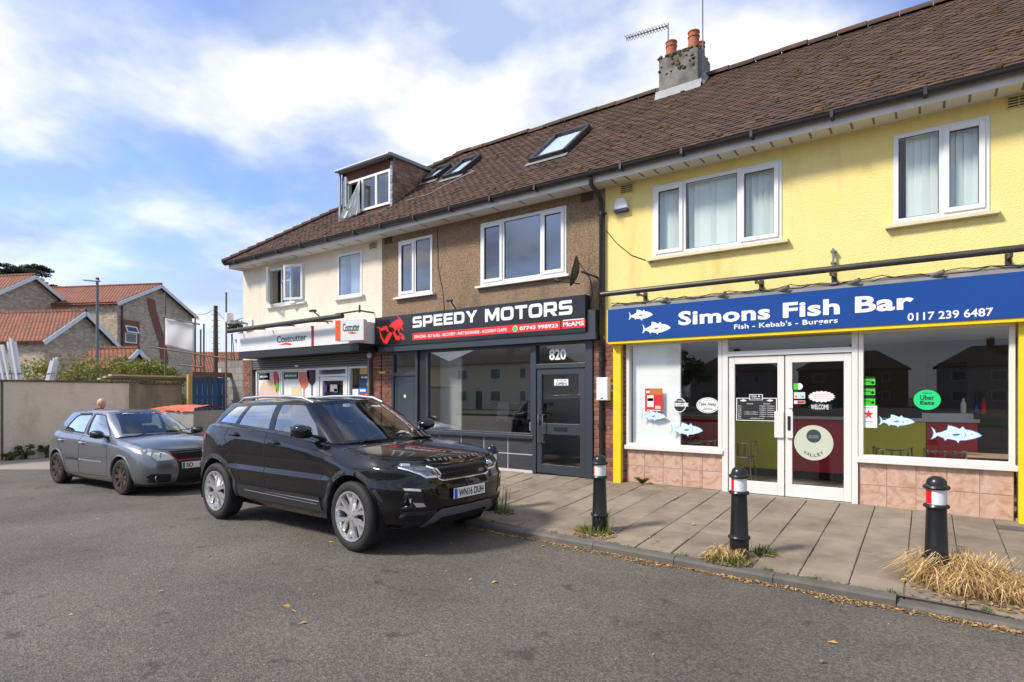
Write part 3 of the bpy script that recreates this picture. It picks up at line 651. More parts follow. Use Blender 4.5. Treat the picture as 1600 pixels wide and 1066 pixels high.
# sign board
BLUE = M('blue_sign', (.004, .052, .25), .14, spec=.4); SW = M('sign_white', (.82, .82, .82), .35)
sg = thing('shop_sign', 'long blue fascia sign of the fish bar with white lettering and fish', 'sign', (-1.6, -.2, 2.5))
MB().box(-4.14, 1.05, -.27, -.03, 2.50, 3.0).build('sign_board', BLUE, sg); MB().box(-4.16, -4.142, -.27, -.03, 2.5, 3.0).build('sign_end', YPAINT, sg); MB().box(-4.14, 1.05, -.255, -.03, 2.455, 2.498).build('sign_lip', YPAINT, sg)
signtext('Simons Fish Bar', 1060, 509, 1428, 456, -.27, SW, sg, bold=.034, space=1.05)
signtext("Fish - Kebab's - Burgers", 1147, 517, 1309, 496, -.27, SW, sg, bold=.02, space=1.05); signtext('0117 239 6487', 1418, 502, 1552, 480.5, -.27, SW, sg, bold=.018)
FISH = [(0, .02), (-.03, .10), (-.10, .16), (-.06, .08), (-.05, 0), (-.07, -.07), (-.11, -.13), (-.03, -.09), (.03, -.035), (.16, -.085), (.20, -.15), (.24, -.10), (.42, -.13), (.47, -.19), (.50, -.13), (.62, -.12), (.80, -.075), (.93, -.02), (.94, .0), (.86, .06), (.72, .11), (.62, .12), (.56, .19), (.50, .13), (.44, .16), (.36, .19), (.26, .21), (.24, .11), (.12, .05)]
def fish(par, px0, px1, py, y, m_in, m_out, name='fish_motif', ol=.0, org=None):
    a = atY(px0, py, y); c = atY(px1, py, y); L = (c[0] - a[0]); pts = [((p[0] + .11) / 1.05 * L, p[1] * 1.18 / 1.05 * L) for p in FISH]
    cx_ = .5 * L; e = None
    e = flat(pts, (a[0], y, a[2]), UX, UZ, m_out, par, name, off=.0035)
    q = [(cx_ + (p[0] - cx_) * (1 - 2.2 * ol), p[1] * (1 - 5 * ol)) for p in pts]
    if ol: flat(q, (a[0], y, a[2]), UX, UZ, m_in, e, 'body_fill', off=.0055)
    ey = [(.80 * L + .012 * L * math.cos(t), .025 * L + .012 * L * math.sin(t)) for t in np.linspace(0, 6.28, 9)[:-1]]; flat(ey, (a[0], y, a[2]), UX, UZ, BLACK, e, 'eye', off=.0075)
    gl = [(.66 * L, -.05 * L), (.69 * L, 0), (.66 * L, .06 * L), (.672 * L, .06 * L), (.705 * L, 0), (.672 * L, -.05 * L)]; flat(gl, (a[0], y, a[2]), UX, UZ, m_out if ol else GREYM, e, 'gill', off=.0075)
    fn = [(.42 * L, .0), (.52 * L, .03 * L), (.60 * L, .02 * L), (.54 * L, -.02 * L), (.47 * L, -.03 * L)]; flat(fn, (a[0], y, a[2]), UX, UZ, m_out if ol else GREYM, e, 'fin', off=.0075)
    return e
fish(sg, 982, 1020, 494.5, -.27, SW, SW); fish(sg, 1003, 1048, 515, -.27, SW, SW)
# lead flashing, cables and lamps over the sign
b = MB(); b.add([(-4.12, -.26, 3.003), (1.05, -.26, 3.003), (1.05, -.2, 3.06), (-4.12, -.2, 3.06), (1.05, -.002, 3.13), (-4.12, -.002, 3.13)], [(0, 1, 2, 3), (3, 2, 4, 5)]); b.build('lead_flashing', LEAD, BY)
for i, px in enumerate((1035, 1125, 1222, 1332, 1462)):
    p = atY(px, 480 - (px - 1035) * .08, -.27); x = p[0]; b = MB(); b.tube([(x - .05, -.20, 3.05), (x + .02, -.26, 3.065), (x + .08, -.29, 3.075)], [.02, .028, .034], 10); tag(b.build('sign_lamp', GREYM, smooth=True), 'small grey spot lamp on the flashing over the blue sign, ' + ('nearest the downpipe', 'second from the downpipe', 'middle one', 'fourth from the downpipe', 'rightmost')[i], 'lamp', 'spot lamps above the blue sign')
b = MB()
for s_ in (0, 1):
    pts = [(-4.1 + i * .13, -.20 - .02 * s_, 3.075 + .022 * math.sin(i * .9 + s_ * 2) + .014 * math.sin(i * 2.3) + .012 * s_) for i in range(40)]; b.tube(pts, .006, 5)
tag(b.build('cable', BLACK), 'black cables sagging along the flashing over the blue sign', 'cable')
TUBE = M('awning_tube', (.045, .042, .038), .4, .3, var=.5, vs=5, col2=(.09, .085, .075))
aw = thing('awning_bar', 'long dark metal awning bar across the yellow front', 'awning bar', (-1, -.3, 3.25)); MB().tube([(-4.24, -.3, 3.25), (4.9, -.3, 3.25)], .042, 12).build('bar', TUBE, aw, smooth=True)
for x in (-3.62, -1.9, -1.0, .75, 2.5):
    b = MB(); b.box(x - .014, x + .014, -.29, -.003, 3.185, 3.21); b.box(x - .016, x + .016, -.32, -.27, 3.165, 3.215); b.box(x - .03, x + .03, -.012, -.003, 3.12, 3.26); b.build('bracket', TUBE, aw)
# downpipe, meter box, alarm box, cable on the wall, wall bracket
dp = thing('downpipe', 'black rainwater downpipe between the brown and yellow shops', 'pipe', (-4.36, -.06, .2)); b = MB(); b.tube([(-4.36, -.44, 5.1), (-4.36, -.42, 5.0), (-4.36, -.12, 4.9), (-4.36, -.065, 4.8), (-4.36, -.065, .2)], .036, 10); b.build('pipe', GUTTER, dp, smooth=True)
for z in (4.6, 3.3, 2.2, 1.1): MB().lathe([(.044, 0), (.044, .06)], 10, (-4.36, -.065, z)).build('collar', GUTTER, dp); 
for z in (4.63, 3.33, 2.23, 1.13): MB().box(-4.43, -4.29, -.05, -.001, z - .012, z + .012).build('clip', GUTTER, dp)
x0, z0, x1, z1 = bx(933, 626, 951, 590, -.12); mb = thing('meter_box', 'white meter box on the brick pier beside the grey shop door', 'box', ((x0 + x1) / 2, -.08, z0)); MB().box(x0, x1, -.15, -.035, z0, z1).build('housing', WHITE, mb, bevel=.008); MB().box(x0 + .01, x1 - .01, -.156, -.151, z0 + .01, z1 - .01).build('lid', WHITE, mb, bevel=.003); MB().box((x0 + x1) / 2 - .02, (x0 + x1) / 2 + .02, -.16, -.157, z0 + .03, z0 + .045).build('latch', BLACK, mb)
x0, z0, x1, z1 = bx(954, 612, 959.5, 597, -.05); st = tag(MB().box(x0, x1 + .02, -.042, -.034, z0, z1).build('pole_sticker', M('sticker_yellow', srgb(226, 190, 40), .5)), 'small yellow and blue sticker plate on the brick pier beside the yellow post', 'sticker'); MB().box(x0 + .01, x1 + .01, -.044, -.0425, z0 + .03, z1 - .05).build('print', BLUE, st)
x0, z0, x1, z1 = bx(960, 333, 981, 308, -.05); al = thing('alarm_box', 'white bell-shaped alarm box high on the yellow wall', 'alarm', ((x0 + x1) / 2, 0, z0)); xm, hw, H = (x0 + x1) / 2, (x1 - x0) / 2, z1 - z0
MB().prism([(xm - hw, z0 + .04), (xm + hw, z0 + .04), (xm + hw * .98, z0 + H * .5), (xm + hw * .72, z0 + H * .86), (xm + hw * .3, z1), (xm - hw * .3, z1), (xm - hw * .72, z0 + H * .86), (xm - hw * .98, z0 + H * .5)], 1, -.085, -.001).build('cover', WHITE, al, bevel=.012); MB().box(xm - hw * .98, xm + hw * .98, -.078, -.001, z0, z0 + .038).build('strobe', M('navy_plastic', (.02, .025, .08), .3), al)
tag(MB().tube([(-4.3, -.008, 4.35), (-4.1, -.008, 4.1), (-3.85, -.008, 3.88), (-3.55, -.008, 3.74), (-3.5, -.008, 3.72)], .006, 5).build('wall_cable', BLACK), 'thin black cable drooping across the yellow wall to the window sill', 'cable')
p = atY(1302, 400, -.06); wb = thing('wall_bracket', 'small rusty metal bracket fixed on the yellow wall', 'bracket', (p[0], 0, p[2] - .1)); MB().box(p[0] - .012, p[0] + .012, -.07, -.045, p[2] - .13, p[2] + .1).build('stem', GREYM, wb); MB().box(p[0] - .03, p[0] + .03, -.075, -.001, p[2] + .05, p[2] + .075).build('arm', GREYM, wb); MB().box(p[0] - .03, p[0] + .03, -.075, -.001, p[2] - .1, p[2] - .08).build('foot', GREYM, wb)
# interior of the takeaway
IN_Y = 2.0
def sec(px0, px1, pyt, pyb, mat, name, par):
    a = atY(px0, pyt, IN_Y); c = atY(px1, pyt, IN_Y); MB().box(a[0] + .002, c[0] - .002, IN_Y, IN_Y + .04, .42, a[2]).build(name, mat, par)
CY = M('counter_lime', (.66, .62, .012), .4); CR = M('counter_red', (.55, .015, .028), .4); STEEL = M('counter_steel', (.5, .5, .5), .3, .8)
ct = thing('counter', 'serving counter with lime yellow and dark red panels inside the takeaway', 'counter', (-1, 2.2, .25)); zt = atY(1400, 658, IN_Y)[2]
xa, xb = -4.1, 2.4; ed = [xa, atY(1146, 600, IN_Y)[0], atY(1230, 600, IN_Y)[0], atY(1338, 600, IN_Y)[0], atY(1447, 600, IN_Y)[0], atY(1528, 600, IN_Y)[0]]
MB().box(xa, ed[-1], IN_Y + .04, 2.6, .25, zt).build('carcass', DARK, ct); MB().box(xa, ed[-1] + .02, IN_Y - .04, 2.65, zt, zt + .05).build('counter_top', STEEL, ct)
for i in range(5): MB().box(ed[i] + .004, ed[i + 1] - .004, IN_Y, IN_Y + .038, .38, zt - .01).build('counter_panel', (CR, CY, CR, CY, CR)[i], ct)
sh = thing('display_cabinet', 'steel topped serving hatch standing on the takeaway counter', 'cabinet', (0, 2.3, zt)); MB().box(ed[4] - .05, ed[5] - .05, 2.0, 2.5, zt + .05, zt + .13).build('steel_shelf', STEEL, sh); MB().box(ed[4], ed[5] - .1, 2.46, 2.6, zt + .13, zt + .9).build('back_panel', DARK, sh)
for i, (dx, m_) in enumerate(((.45, WHITE), (.60, BLUE), (.68, RED))): tag(MB().lathe([(.035, 0), (.035, .14), (.015, .18), (.015, .22)], 10, (ed[4] + dx, 2.2, zt + .13)).build('sauce_bottle', m_, smooth=True), ('white', 'blue', 'red')[i] + ' sauce bottle standing on the steel serving hatch', 'bottle', 'sauce bottles on the hatch')
b = MB().box(-4.2, 4.6, 3.4, 3.5, .25, 2.6); b.build('back_partition', M('dark_partition', (.06, .055, .05), .7), BY); MB().box(-4.2, 4.6, .1, 3.4, 2.55, 2.6).build('shop_ceiling', INNER, BY)
MB().box(-3.86, -3.08, .06, .10, .86, 2.45).build('pale_screen', M('frosted_screen', (.78, .82, .80), .8), wl)
MB().box(-1.95, -.9, .25, 1.3, .246, .258).build('door_mat', M('mat_dark', (.02, .02, .02), .95), BY)
def chair_ring(x, y, w, lab):
    c = thing('cafe_chair', lab, 'chair', (x, y, .25), group='aluminium cafe chairs'); b = MB(); n = 14; pts = [(x + w / 2 * math.cos(t), y + w / 2 * math.sin(t) * .9, .94 + .03 * math.sin(t)) for t in np.linspace(math.pi * 1.02, math.pi * 1.98, n)]
    pts = [(x - w / 2, y + .12, .72)] + pts + [(x + w / 2, y + .12, .72)]; MB().tube(pts, .012, 7).build('back_hoop', CHROME, c, smooth=True); MB().lathe([(.0, .69), (.19, .69), (.2, .70), (.19, .712), (0, .712)], 18, (x, y, 0)).build('seat', CHROME, c, smooth=True)
    for sx in (-1, 1):
        for sy in (-1, 1): MB().tube([(x + sx * .15, y + sy * .13, .69), (x + sx * .2, y + sy * .18, .25)], .011, 6).build('leg', CHROME, c)
    for k in range(5): a = math.pi * (1.2 + .15 * k); MB().box(x + w / 2 * math.cos(a) - .012, x + w / 2 * math.cos(a) + .012, y + w / 2 * math.sin(a) * .9 - .004, y + w / 2 * math.sin(a) * .9 + .004, .72, .93).build('back_slat', CHROME, c)
for p, lab in (((1393, 700), 'chrome cafe chair behind the right shop window, nearer the door'), ((1477, 704), 'chrome cafe chair behind the right shop window, nearer the yellow post'), ((1095, 694), 'chrome cafe chair behind the left takeaway window'), ((1152, 712), 'chrome cafe chair seen through the glass of the left door leaf')):
    q = atY(*p, .55); chair_ring(q[0], .78, .44, lab)
for p, lab in (((1545, 712), 'small wooden table top behind the right shop window'), ((1075, 705), 'small wooden cafe table behind the left takeaway window')):
    q = atY(*p, .6); t = thing('cafe_table', lab, 'table', (q[0], .6, .25), group='cafe tables'); MB().box(q[0] - .22, q[0] + .22, .4, .85, .88, .905).build('table_top', TIMBER, t); MB().tube([(q[0], .62, .25), (q[0], .62, .88)], .025, 8).build('leg', CHROME, t)
# ------------------------------------------------------------------ stickers and notices on the takeaway glass
GY = -.004
LB = M('fish_blue_fill', (.60, .76, .85), .5); LBO = M('fish_blue_line', (.03, .20, .50), .5)
for px0, px1, py, lab in ((1002, 1041, 650, 'pale blue fish sticker under the red poster on the left window'), (1047, 1099, 671, 'blue fish sticker over the dark half of the left takeaway window'), (1372, 1430, 658, 'smaller blue fish sticker beside the rating notices on the right window'), (1453, 1535, 678, 'largest blue fish sticker low on the right takeaway window')):
    o = fish(None, px0, px1, py, GY, LB, LBO, 'fish_sticker', .02); tag(o, lab, 'sticker', 'fish stickers on the shop windows')
def card(name, lab, px0, py0, px1, py1, mat, y=GY, cat='notice', group=None):
    x0, z0, x1, z1 = bx(px0, py0, px1, py1, y); o = MB().box(x0, x1, y - .003, y - .0005, z0, z1).build(name, mat); tag(o, lab, cat, group); return o, x0, z0, x1, z1
def ctext(o, s, x0, z0, x1, z1, r, mat, y=GY, bold=0.0):
    """lettering inside card box; r = fractions l,b,r,t"""
    w, h = x1 - x0, z1 - z0; return text(s, (x0 + r[0] * w, y - .003, z0 + r[1] * h), UX, UZ, (r[2] - r[0]) * w, (r[3] - r[1]) * h, mat, o, 'lettering', bold, off=.002)
def crect(o, x0, z0, x1, z1, r, mat, y=GY, name='print'):
    w, h = x1 - x0, z1 - z0; return flat([(r[0] * w, r[1] * h), (r[2] * w, r[1] * h), (r[2] * w, r[3] * h), (r[0] * w, r[3] * h)], (x0, y - .003, z0), UX, UZ, mat, o, name, off=.001)
PW = M('paper_white', (.78, .78, .76), .6); PK = M('ink_black', (.015, .015, .015), .5); PG = M('ink_green', srgb(70, 200, 40), .5); PR = M('ink_red', srgb(200, 40, 45), .5); PP = M('ink_pale_pink', (.72, .5, .45), .6); PT = M('ink_teal', srgb(20, 205, 120), .45); PGR = M('ink_grey', (.3, .3, .3), .6)
o, *q = card('poster', 'red food poster on the left window of the takeaway', 1008, 643, 1035, 607, PR, cat='poster'); crect(o, *q, (.12, .2, .5, .7), PW); crect(o, *q, (.14, .45, .48, .58), BLUE); crect(o, *q, (.3, .72, .98, .98), M('food_orange', srgb(190, 110, 50), .6)); crect(o, *q, (.58, .12, .9, .25), PP); crect(o, *q, (.1, .04, .9, .07), PW); [crect(o, *q, (.06, .80 + .06 * k, .36 - .04 * k, .84 + .06 * k), PW) for k in range(2)]
def ellipse(par, px, py, rx, rz_, mat, name, y=GY, off=.003, n=40):
    c = atY(px, py, y); return flat([(rx * math.cos(t), rz_ * math.sin(t)) for t in np.linspace(0, 2 * math.pi, n + 1)[:-1]], (c[0], y, c[2]), UX, UZ, mat, par, name, off), c
o, c = ellipse(None, 1106, 633.5, .168, .115, PW, 'oval_sticker'); tag(o, 'white oval take away service sticker on the left window', 'sticker'); ellipse(o, 1106, 633.5, .156, .103, PK, 'ring', off=.0045); ellipse(o, 1106, 633.5, .150, .098, PW, 'face', off=.006)
text('Take Away', (c[0] - .13, GY, c[2] - .02), UX, UZ, .26, .065, PK, o, shear=.25, bold=.01, off=.008); text('Service', (c[0] - .065, GY, c[2] - .068), UX, UZ, .13, .038, PK, o, shear=.25, off=.008); text('* * * * *', (c[0] - .055, GY, c[2] + .062), UX, UZ, .11, .016, PK, o, off=.008)
o, c = ellipse(None, 1062, 633, .10, .11, PW, 'round_sticker'); tag(o, 'round black and white badge sticker with ribbon on the left window', 'sticker'); ellipse(o, 1062, 633, .088, .098, PK, 'face', off=.0045); flat([(-.12, -.02), (.14, -.02), (.12, .005), (.14, .03), (-.12, .03)], (c[0], GY, c[2]), UX, UZ, PW, o, 'ribbon', off=.006); text('FISH', (c[0] - .06, GY, c[2] + .045), UX, UZ, .12, .03, PW, o, off=.007); text('& CHIPS', (c[0] - .08, GY, c[2] - .01), UX, UZ, .15, .03, PK, o, off=.008)
YD = -.036
o, *q = card('opening_hours_board', 'black opening hours board with white border on the left door leaf', 1150.5, 657, 1214, 622, PW, y=YD, cat='sign'); crect(o, *q, (.02, .03, .98, .97), PK, y=YD); w_, h_ = q[2] - q[0], q[3] - q[1]
x0, z0, x1, z1 = q; bxo = MB().box(x0 + .33 * w_, x0 + .66 * w_, YD - .006, YD - .003, z1 - .1 * h_, z1 + .16 * h_).build('header_plate', PW, o); y2 = YD - .0065
flat([(.35 * w_, .92 * h_), (.64 * w_, .92 * h_), (.64 * w_, 1.14 * h_), (.35 * w_, 1.14 * h_)], (x0, y2, z0), UX, UZ, PK, bxo, 'header_face', off=.0005)
text('Fish &', (x0 + .39 * w_, y2, z0 + 1.04 * h_), UX, UZ, .21 * w_, .075 * h_, PW, bxo, bold=.015, off=.0015); text('Chips', (x0 + .39 * w_, y2, z0 + .94 * h_), UX, UZ, .21 * w_, .075 * h_, PW, bxo, bold=.015, off=.0015)
ctext(o, 'Lunch', *q, (.27, .72, .42, .78), PW, y=YD); ctext(o, 'Dinner', *q, (.68, .72, .84, .78), PW, y=YD)
for i, dname in enumerate(('Mon', 'Tues', 'Wed', 'Thu', 'Fri', 'Sat', 'Sun')):
    zb = .62 - i * .09; ctext(o, dname, *q, (.05, zb, .13, zb + .055), PW, y=YD)
    if i in (3, 4): ctext(o, '11:30am-2:00pm', *q, (.2, zb, .54, zb + .055), PW, y=YD)
    if i < 6: ctext(o, '4:30pm-10:00pm', *q, (.58, zb, .95, zb + .055), PW, y=YD)
    else: ctext(o, 'CLOSED ALL DAY', *q, (.36, zb, .70, zb + .055), PW, y=YD)
for k, (px, py) in enumerate(((1156.5, 626), (1198, 626))): fish(o, px, px + 10, py, YD - .003, PW, PW)
# right door leaf
o, c = ellipse(None, 1249, 604, .042, .044, PW, 'round_sticker', y=YD, n=24); tag(o, 'small white round sticker with green tab on the right door leaf', 'sticker'); flat([(-.07, -.042), (-.015, -.042), (-.015, .042), (-.07, .042)], (c[0], YD, c[2]), UX, UZ, PG, o, 'green_tab', off=.0045)
o, *q = card('payment_sticker', 'pale payment card sticker above the pink one on the right door leaf', 1240.5, 623, 1258, 613, M('card_grey', (.6, .65, .68), .5), y=YD, cat='sticker'); crect(o, *q, (.1, .15, .3, .5), M('ink_orange', srgb(230, 140, 30), .5), y=YD); crect(o, *q, (.65, .15, .9, .5), PT, y=YD)
o, *q = card('payment_sticker', 'pink and white sticker strip on the right door leaf', 1240.5, 631, 1258, 626, PW, y=YD, cat='sticker'); crect(o, *q, (.3, .1, .97, .9), PR, y=YD)
pt = []
for k in range(36):
    a = 2 * math.pi * k / 36; r = 1.0 if k % 2 else .84; pt.append((.165 * r * math.cos(a) * (1.0), .078 * r * math.sin(a)))
c = atY(1283.5, 620, YD); o = flat(pt, (c[0], YD, c[2]), UX, UZ, PW, None, 'starburst_sticker', off=.003); tag(o, 'spiky pale starburst notice on the right door leaf', 'sticker')
for k in range(3): flat([(-.11 + .01 * k, .028 - k * .03), (.11 - .01 * k, .028 - k * .03), (.11 - .01 * k, .038 - k * .03), (-.11 + .01 * k, .038 - k * .03)], (c[0], YD, c[2]), UX, UZ, PP, o, 'print_line', off=.005)
c = atY(1281, 636, YD); o = flat([(-.14, 0), (-.08, .045), (-.02, .05), (0, .075), (.03, .05), (.07, .035), (.10, .012), (.15, .045), (.14, 0), (.15, -.045), (.10, -.012), (.06, -.04), (.02, -.05), (0, -.07), (-.02, -.05), (-.08, -.045)], (c[0], YD, c[2]), UX, UZ, PK, None, 'welcome_sticker', off=.003); tag(o, 'fish-shaped welcome sticker below the starburst on the door', 'sticker'); text('WELCOME', (c[0] - .105, YD, c[2] - .032), UX, UZ, .21, .064, PW, o, bold=.012, off=.005)
for a, c_ in (((-.14, 0), (-.10, .03)), ((-.14, 0), (-.10, -.03))): pass
o, c = ellipse(None, 1271, 692, .235, .235, M('disc_grey', (.50, .53, .42), .6), 'round_sign', y=YD); tag(o, 'large pale grey round sticker reading VALLEY on the right door leaf', 'sticker'); ellipse(o, 1271.5, 681.5, .088, .088, M('disc_dark', (.03, .05, .05), .5), 'badge', y=YD, off=.005); scrib(o, (c[0] - .055, YD, c[2] + .085), .11, .014, PGR, .007); scrib(o, (c[0] - .06, YD, c[2] + .062), .12, .014, PGR, .007)
for k, ch in enumerate('VALLEY'):
    a = rad(-90 + (k - 2.5) * 15); r = .185; u = (-math.sin(a), 0, math.cos(a)); v = (-math.cos(a), 0, -math.sin(a)); text(ch, (c[0] + r * math.cos(a) - .016 * u[0] , YD, c[2] + r * math.sin(a) - .016 * u[2]), u, v, .032, .042, PK, o, off=.006)
# right window: rating slips, notice, delivery disc, oval lamp
for k, (pa, pb) in enumerate(((602, 592), (617.5, 607.5), (633, 623))):
    o, *q = card('rating_slip', ('top', 'middle', 'bottom')[k] + ' green hygiene rating slip on the right takeaway window', 1344, pa, 1367.5, pb, PG, group='green rating slips'); crect(o, *q, (0, 1, 1, 1.32), PK); ctext(o, '0 1 2 3 4 5', *q, (.08, .2, .7, .42), PK); c = atY(1363.5, pb + 6, GY); ellipse(o, 1363.5, pb + 6, .018, .018, PK, 'score', off=.006); crect(o, *q, (.08, .55, .7, .7), PK)
o, *q = card('notice', 'white notice with red star below the green slips', 1343, 668, 1370.5, 634, PW); w_, h_ = q[2] - q[0], q[3] - q[1]
flat([(w_ * (.52 + (.3 if k % 2 == 0 else .12) * math.cos(a)), h_ * (.6 + (.24 if k % 2 == 0 else .1) * math.sin(a))) for k, a in enumerate(np.linspace(.3, .3 + 2 * math.pi, 11)[:-1])], (q[0], GY - .003, q[1]), UX, UZ, PR, o, 'star', off=.001); crect(o, *q, (.3, .25, .75, .29), PGR); crect(o, *q, (.2, .88, .8, .92), PGR)
o, c = ellipse(None, 1448.5, 625, .135, .122, PT, 'delivery_disc'); tag(o, 'bright green round food delivery sticker on the right window', 'sticker'); text('Uber', (c[0] - .07, GY, c[2] + .0), UX, UZ, .14, .058, PK, o, bold=.01, off=.006); text('Eats', (c[0] - .07, GY, c[2] - .058), UX, UZ, .14, .046, PK, o, bold=.025, off=.006); text('ORDER ON', (c[0] - .045, GY, c[2] + .075), UX, UZ, .09, .014, PK, o, off=.006)
p = atY(1453, 575, .25); hl = thing('oval_window_sign', 'unlit oval sign hanging inside the right takeaway window', 'sign', (p[0], .25, p[2])); MB().lathe([(0, 0), (.98, 0), (1.0, .02), (1.0, .05), (.98, .06), (0, .06)], 36, (0, 0, 0), axis=1).build('face', M('oval_grey', (.16, .16, .17), .4), hl).scale = (.38, 1, .15)
b = MB()
for k in range(26): a = rad(200 + 140 * k / 25); b.ball((p[0] + .31 * math.cos(a), .245, p[2] + .11 * math.sin(a)), .006, 6)
b.build('dot_row', PW, hl)
hl.children[0].location = p; hl.children[0].location.y = .25
# ------------------------------------------------------------------ brown shop
SB = M('sign_black', (.012, .012, .013), .14, spec=.55); SR = M('sign_red', srgb(222, 48, 40), .3)
s2 = thing('shop_sign', 'black fascia sign of the motor shop with red strip and motorbike emblem', 'sign', (-7.1, -.2, 2.65))
MB().box(-9.68, -4.58, -.21, -.03, 2.68, 3.30).build('sign_board', SB, s2); MB().box(-9.60, -4.40, -.19, -.03, 2.56, 2.679).build('sign_base', ANTH, s2); MB().box(-4.578, -4.42, -.16, -.03, 2.68, 3.05).build('sign_end', ANTH, s2)
blocktext('SPEEDY', 645, 512.6, 746, 484.5, -.21, SW, s2); blocktext('MOTORS', 758, 503.6, 894.5, 468.5, -.21, SW, s2)
def strip(par, px0, pyb0, px1, pyt1, y, mat, name, off):
    x0, z0, x1, z1 = bx(px0, pyb0, px1, pyt1, y); return flat([(0, 0), (x1 - x0, 0), (x1 - x0, z1 - z0), (0, z1 - z0)], (x0, y, z0), UX, UZ, mat, par, name, off)
strip(s2, 644.5, 532, 875.5, 501.5, -.21, SR, 'red_strip', .002); strip(s2, 878, 514, 914.5, 498, -.21, SR, 'red_panel', .002)
signtext('SERVICING - BUY & SELL - RECOVERY - PART EXCHANGE - ACCIDENT CLAIMS', 647.5, 529, 792, 512.5, -.21, SW, s2, bold=.02, off=.005); signtext('07743 998923', 812, 516.5, 872, 505.5, -.21, SW, s2, bold=.03, off=.005); signtext('McAMS', 880, 511.0, 912.5, 501.0, -.21, SW, s2, bold=.03, off=.005)
ellipse(s2, 805, 513.8, .055, .055, SW, 'phone_ring', y=-.21, off=.004, n=20); ellipse(s2, 805, 513.8, .046, .046, PG, 'phone_badge', y=-.21, off=.0055, n=20)
strip(s2, 880, 500.2, 912.5, 498.9, -.21, SW, 'small_line', .004)
a = atY(589, 541, -.21)
EM = [[(0, .42), (.10, .40), (.16, .33), (.30, .36), (.36, .30), (.42, .30), (.34, .44), (.22, .43), (.17, .39), (.12, .43)], [(.10, .40), (.20, .20), (.28, .12), (.33, .22), (.44, .31), (.52, .26), (.36, .05), (.25, .06), (.14, .22)],
      [(.40, .42), (.52, .50), (.70, .56), (.66, .62), (.78, .56), (.86, .44), (.80, .40), (.86, .30), (.76, .36), (.72, .28), (.66, .34), (.60, .30), (.54, .38)], [(.52, .28), (.62, .12), (.72, .10), (.80, .22), (.72, .19), (.64, .22), (.58, .32)], [(.70, .30), (.86, .20), (.9, .12), (.84, .10), (.74, .18)]]
for q in EM: flat([(x * .98, z * .98 - .02) for x, z in q], (-9.64, -.21, 2.70), UX, UZ, SR, s2, 'emblem_stroke', off=.004)
# frames
b = MB(); b.box(-9.335, -9.27, -.06, .05, .1, 2.56); b.box(-8.62, -8.56, -.06, .05, .1, 2.56); b.box(-9.27, -8.62, -.06, .05, 2.5, 2.56); b.box(-9.27, -8.62, -.06, .05, 2.05, 2.12); sdf = b.build('side_door_frame', ANTH, BB); MB().box(-9.27, -8.62, -.01, .0, 2.12, 2.5).build('pane', GLASSUP, sdf)
sd_ = MB().box(-9.265, -8.625, -.03, .02, .2, 2.045).build('side_door', ANTH, BB); b = MB(); bar_frame(b, -9.2, -8.69, .3, 1.95, .012, -.036, -.0305); b.build('panel_moulding', ANTH, sd_); MB().lathe([(0, 0), (.035, 0), (.035, .006), (0, .006)], 16, (-8.95, -.037, 1.62), axis=1).build('number_disc', WHITE, sd_); MB().box(-8.72, -8.67, -.045, -.0305, .86, .88).build('handle', CHROME, sd_)
MB().box(-8.555, -8.34, -.02, .03, .1, 2.56).build('black_post', BLACK, BB)
ws = shop_window(BB, -8.335, -5.72, .91, 2.56, ANTH, t=.05); ws.children[0].data.materials[0] = GLASSB; riser(BB, -8.55, -5.73, .29, .86, 5, 2, SLATE, GROUTW, gap=.009)
b = MB(); b.box(-5.72, -5.645, -.06, .06, .1, 2.56); b.box(-4.66, -4.525, -.06, .06, .1, 2.56); b.box(-5.645, -4.66, -.06, .06, 2.11, 2.19); b.box(-5.645, -4.66, -.06, .06, 2.52, 2.56); df = b.build('door_frame', ANTH, BB, bevel=.004); MB().box(-5.645, -4.66, .0, .008, 2.19, 2.52).build('pane', GLASS, df)
b = MB(); t = .10; b.box(-5.635, -5.635 + t, -.04, .02, .28, 2.10); b.box(-4.67 - t, -4.67, -.04, .02, .28, 2.10); b.box(-5.535, -4.77, -.04, .02, .28, .43); b.box(-5.535, -4.77, -.04, .02, 2.0, 2.10); b.box(-5.535, -4.77, -.04, .02, .96, 1.15); sd2 = b.build('shop_door', ANTH, BB, bevel=.004)
MB().box(-5.535, -4.77, -.01, -.002, .43, .96).build('pane', GLASS, sd2); MB().box(-5.535, -4.77, -.01, -.002, 1.15, 2.0).build('pane', GLASS, sd2); MB().box(-5.28, -5.02, -.05, -.041, 1.03, 1.09).build('letterbox', BLACK, sd2)
for dx in (0, .09): MB().tube([(-5.57 + dx, -.045, 1.3), (-5.57 + dx, -.10, 1.3), (-5.57 + dx, -.10, .82), (-5.57 + dx, -.045, .82)], .012, 8).build('handle', CHROME, sd2, smooth=True)
MB().box(-5.60, -5.55, -.05, -.041, 1.12, 1.2).build('lock', CHROME, sd2)
c = atY(858, 556, -.01); text('820', (atY(858.5, 557, 0)[0], -.004, 2.255), UX, UZ, .34, .19, SW, df, 'house_number', bold=.03, off=.004)
o, *q = card('open_sign', 'small white and blue open sign on the grey shop door', 866, 603.5, 888, 591.5, PW, y=-.012, cat='sign'); crect(o, *q, (0, 0, 1, .08), BLUE, y=-.012); crect(o, *q, (0, .92, 1, 1), BLUE, y=-.012); ctext(o, 'OPEN', *q, (.14, .14, .88, .5), PK, y=-.012, bold=.02); ctext(o, 'YES, WE ARE', *q, (.16, .62, .86, .8), PK, y=-.012)
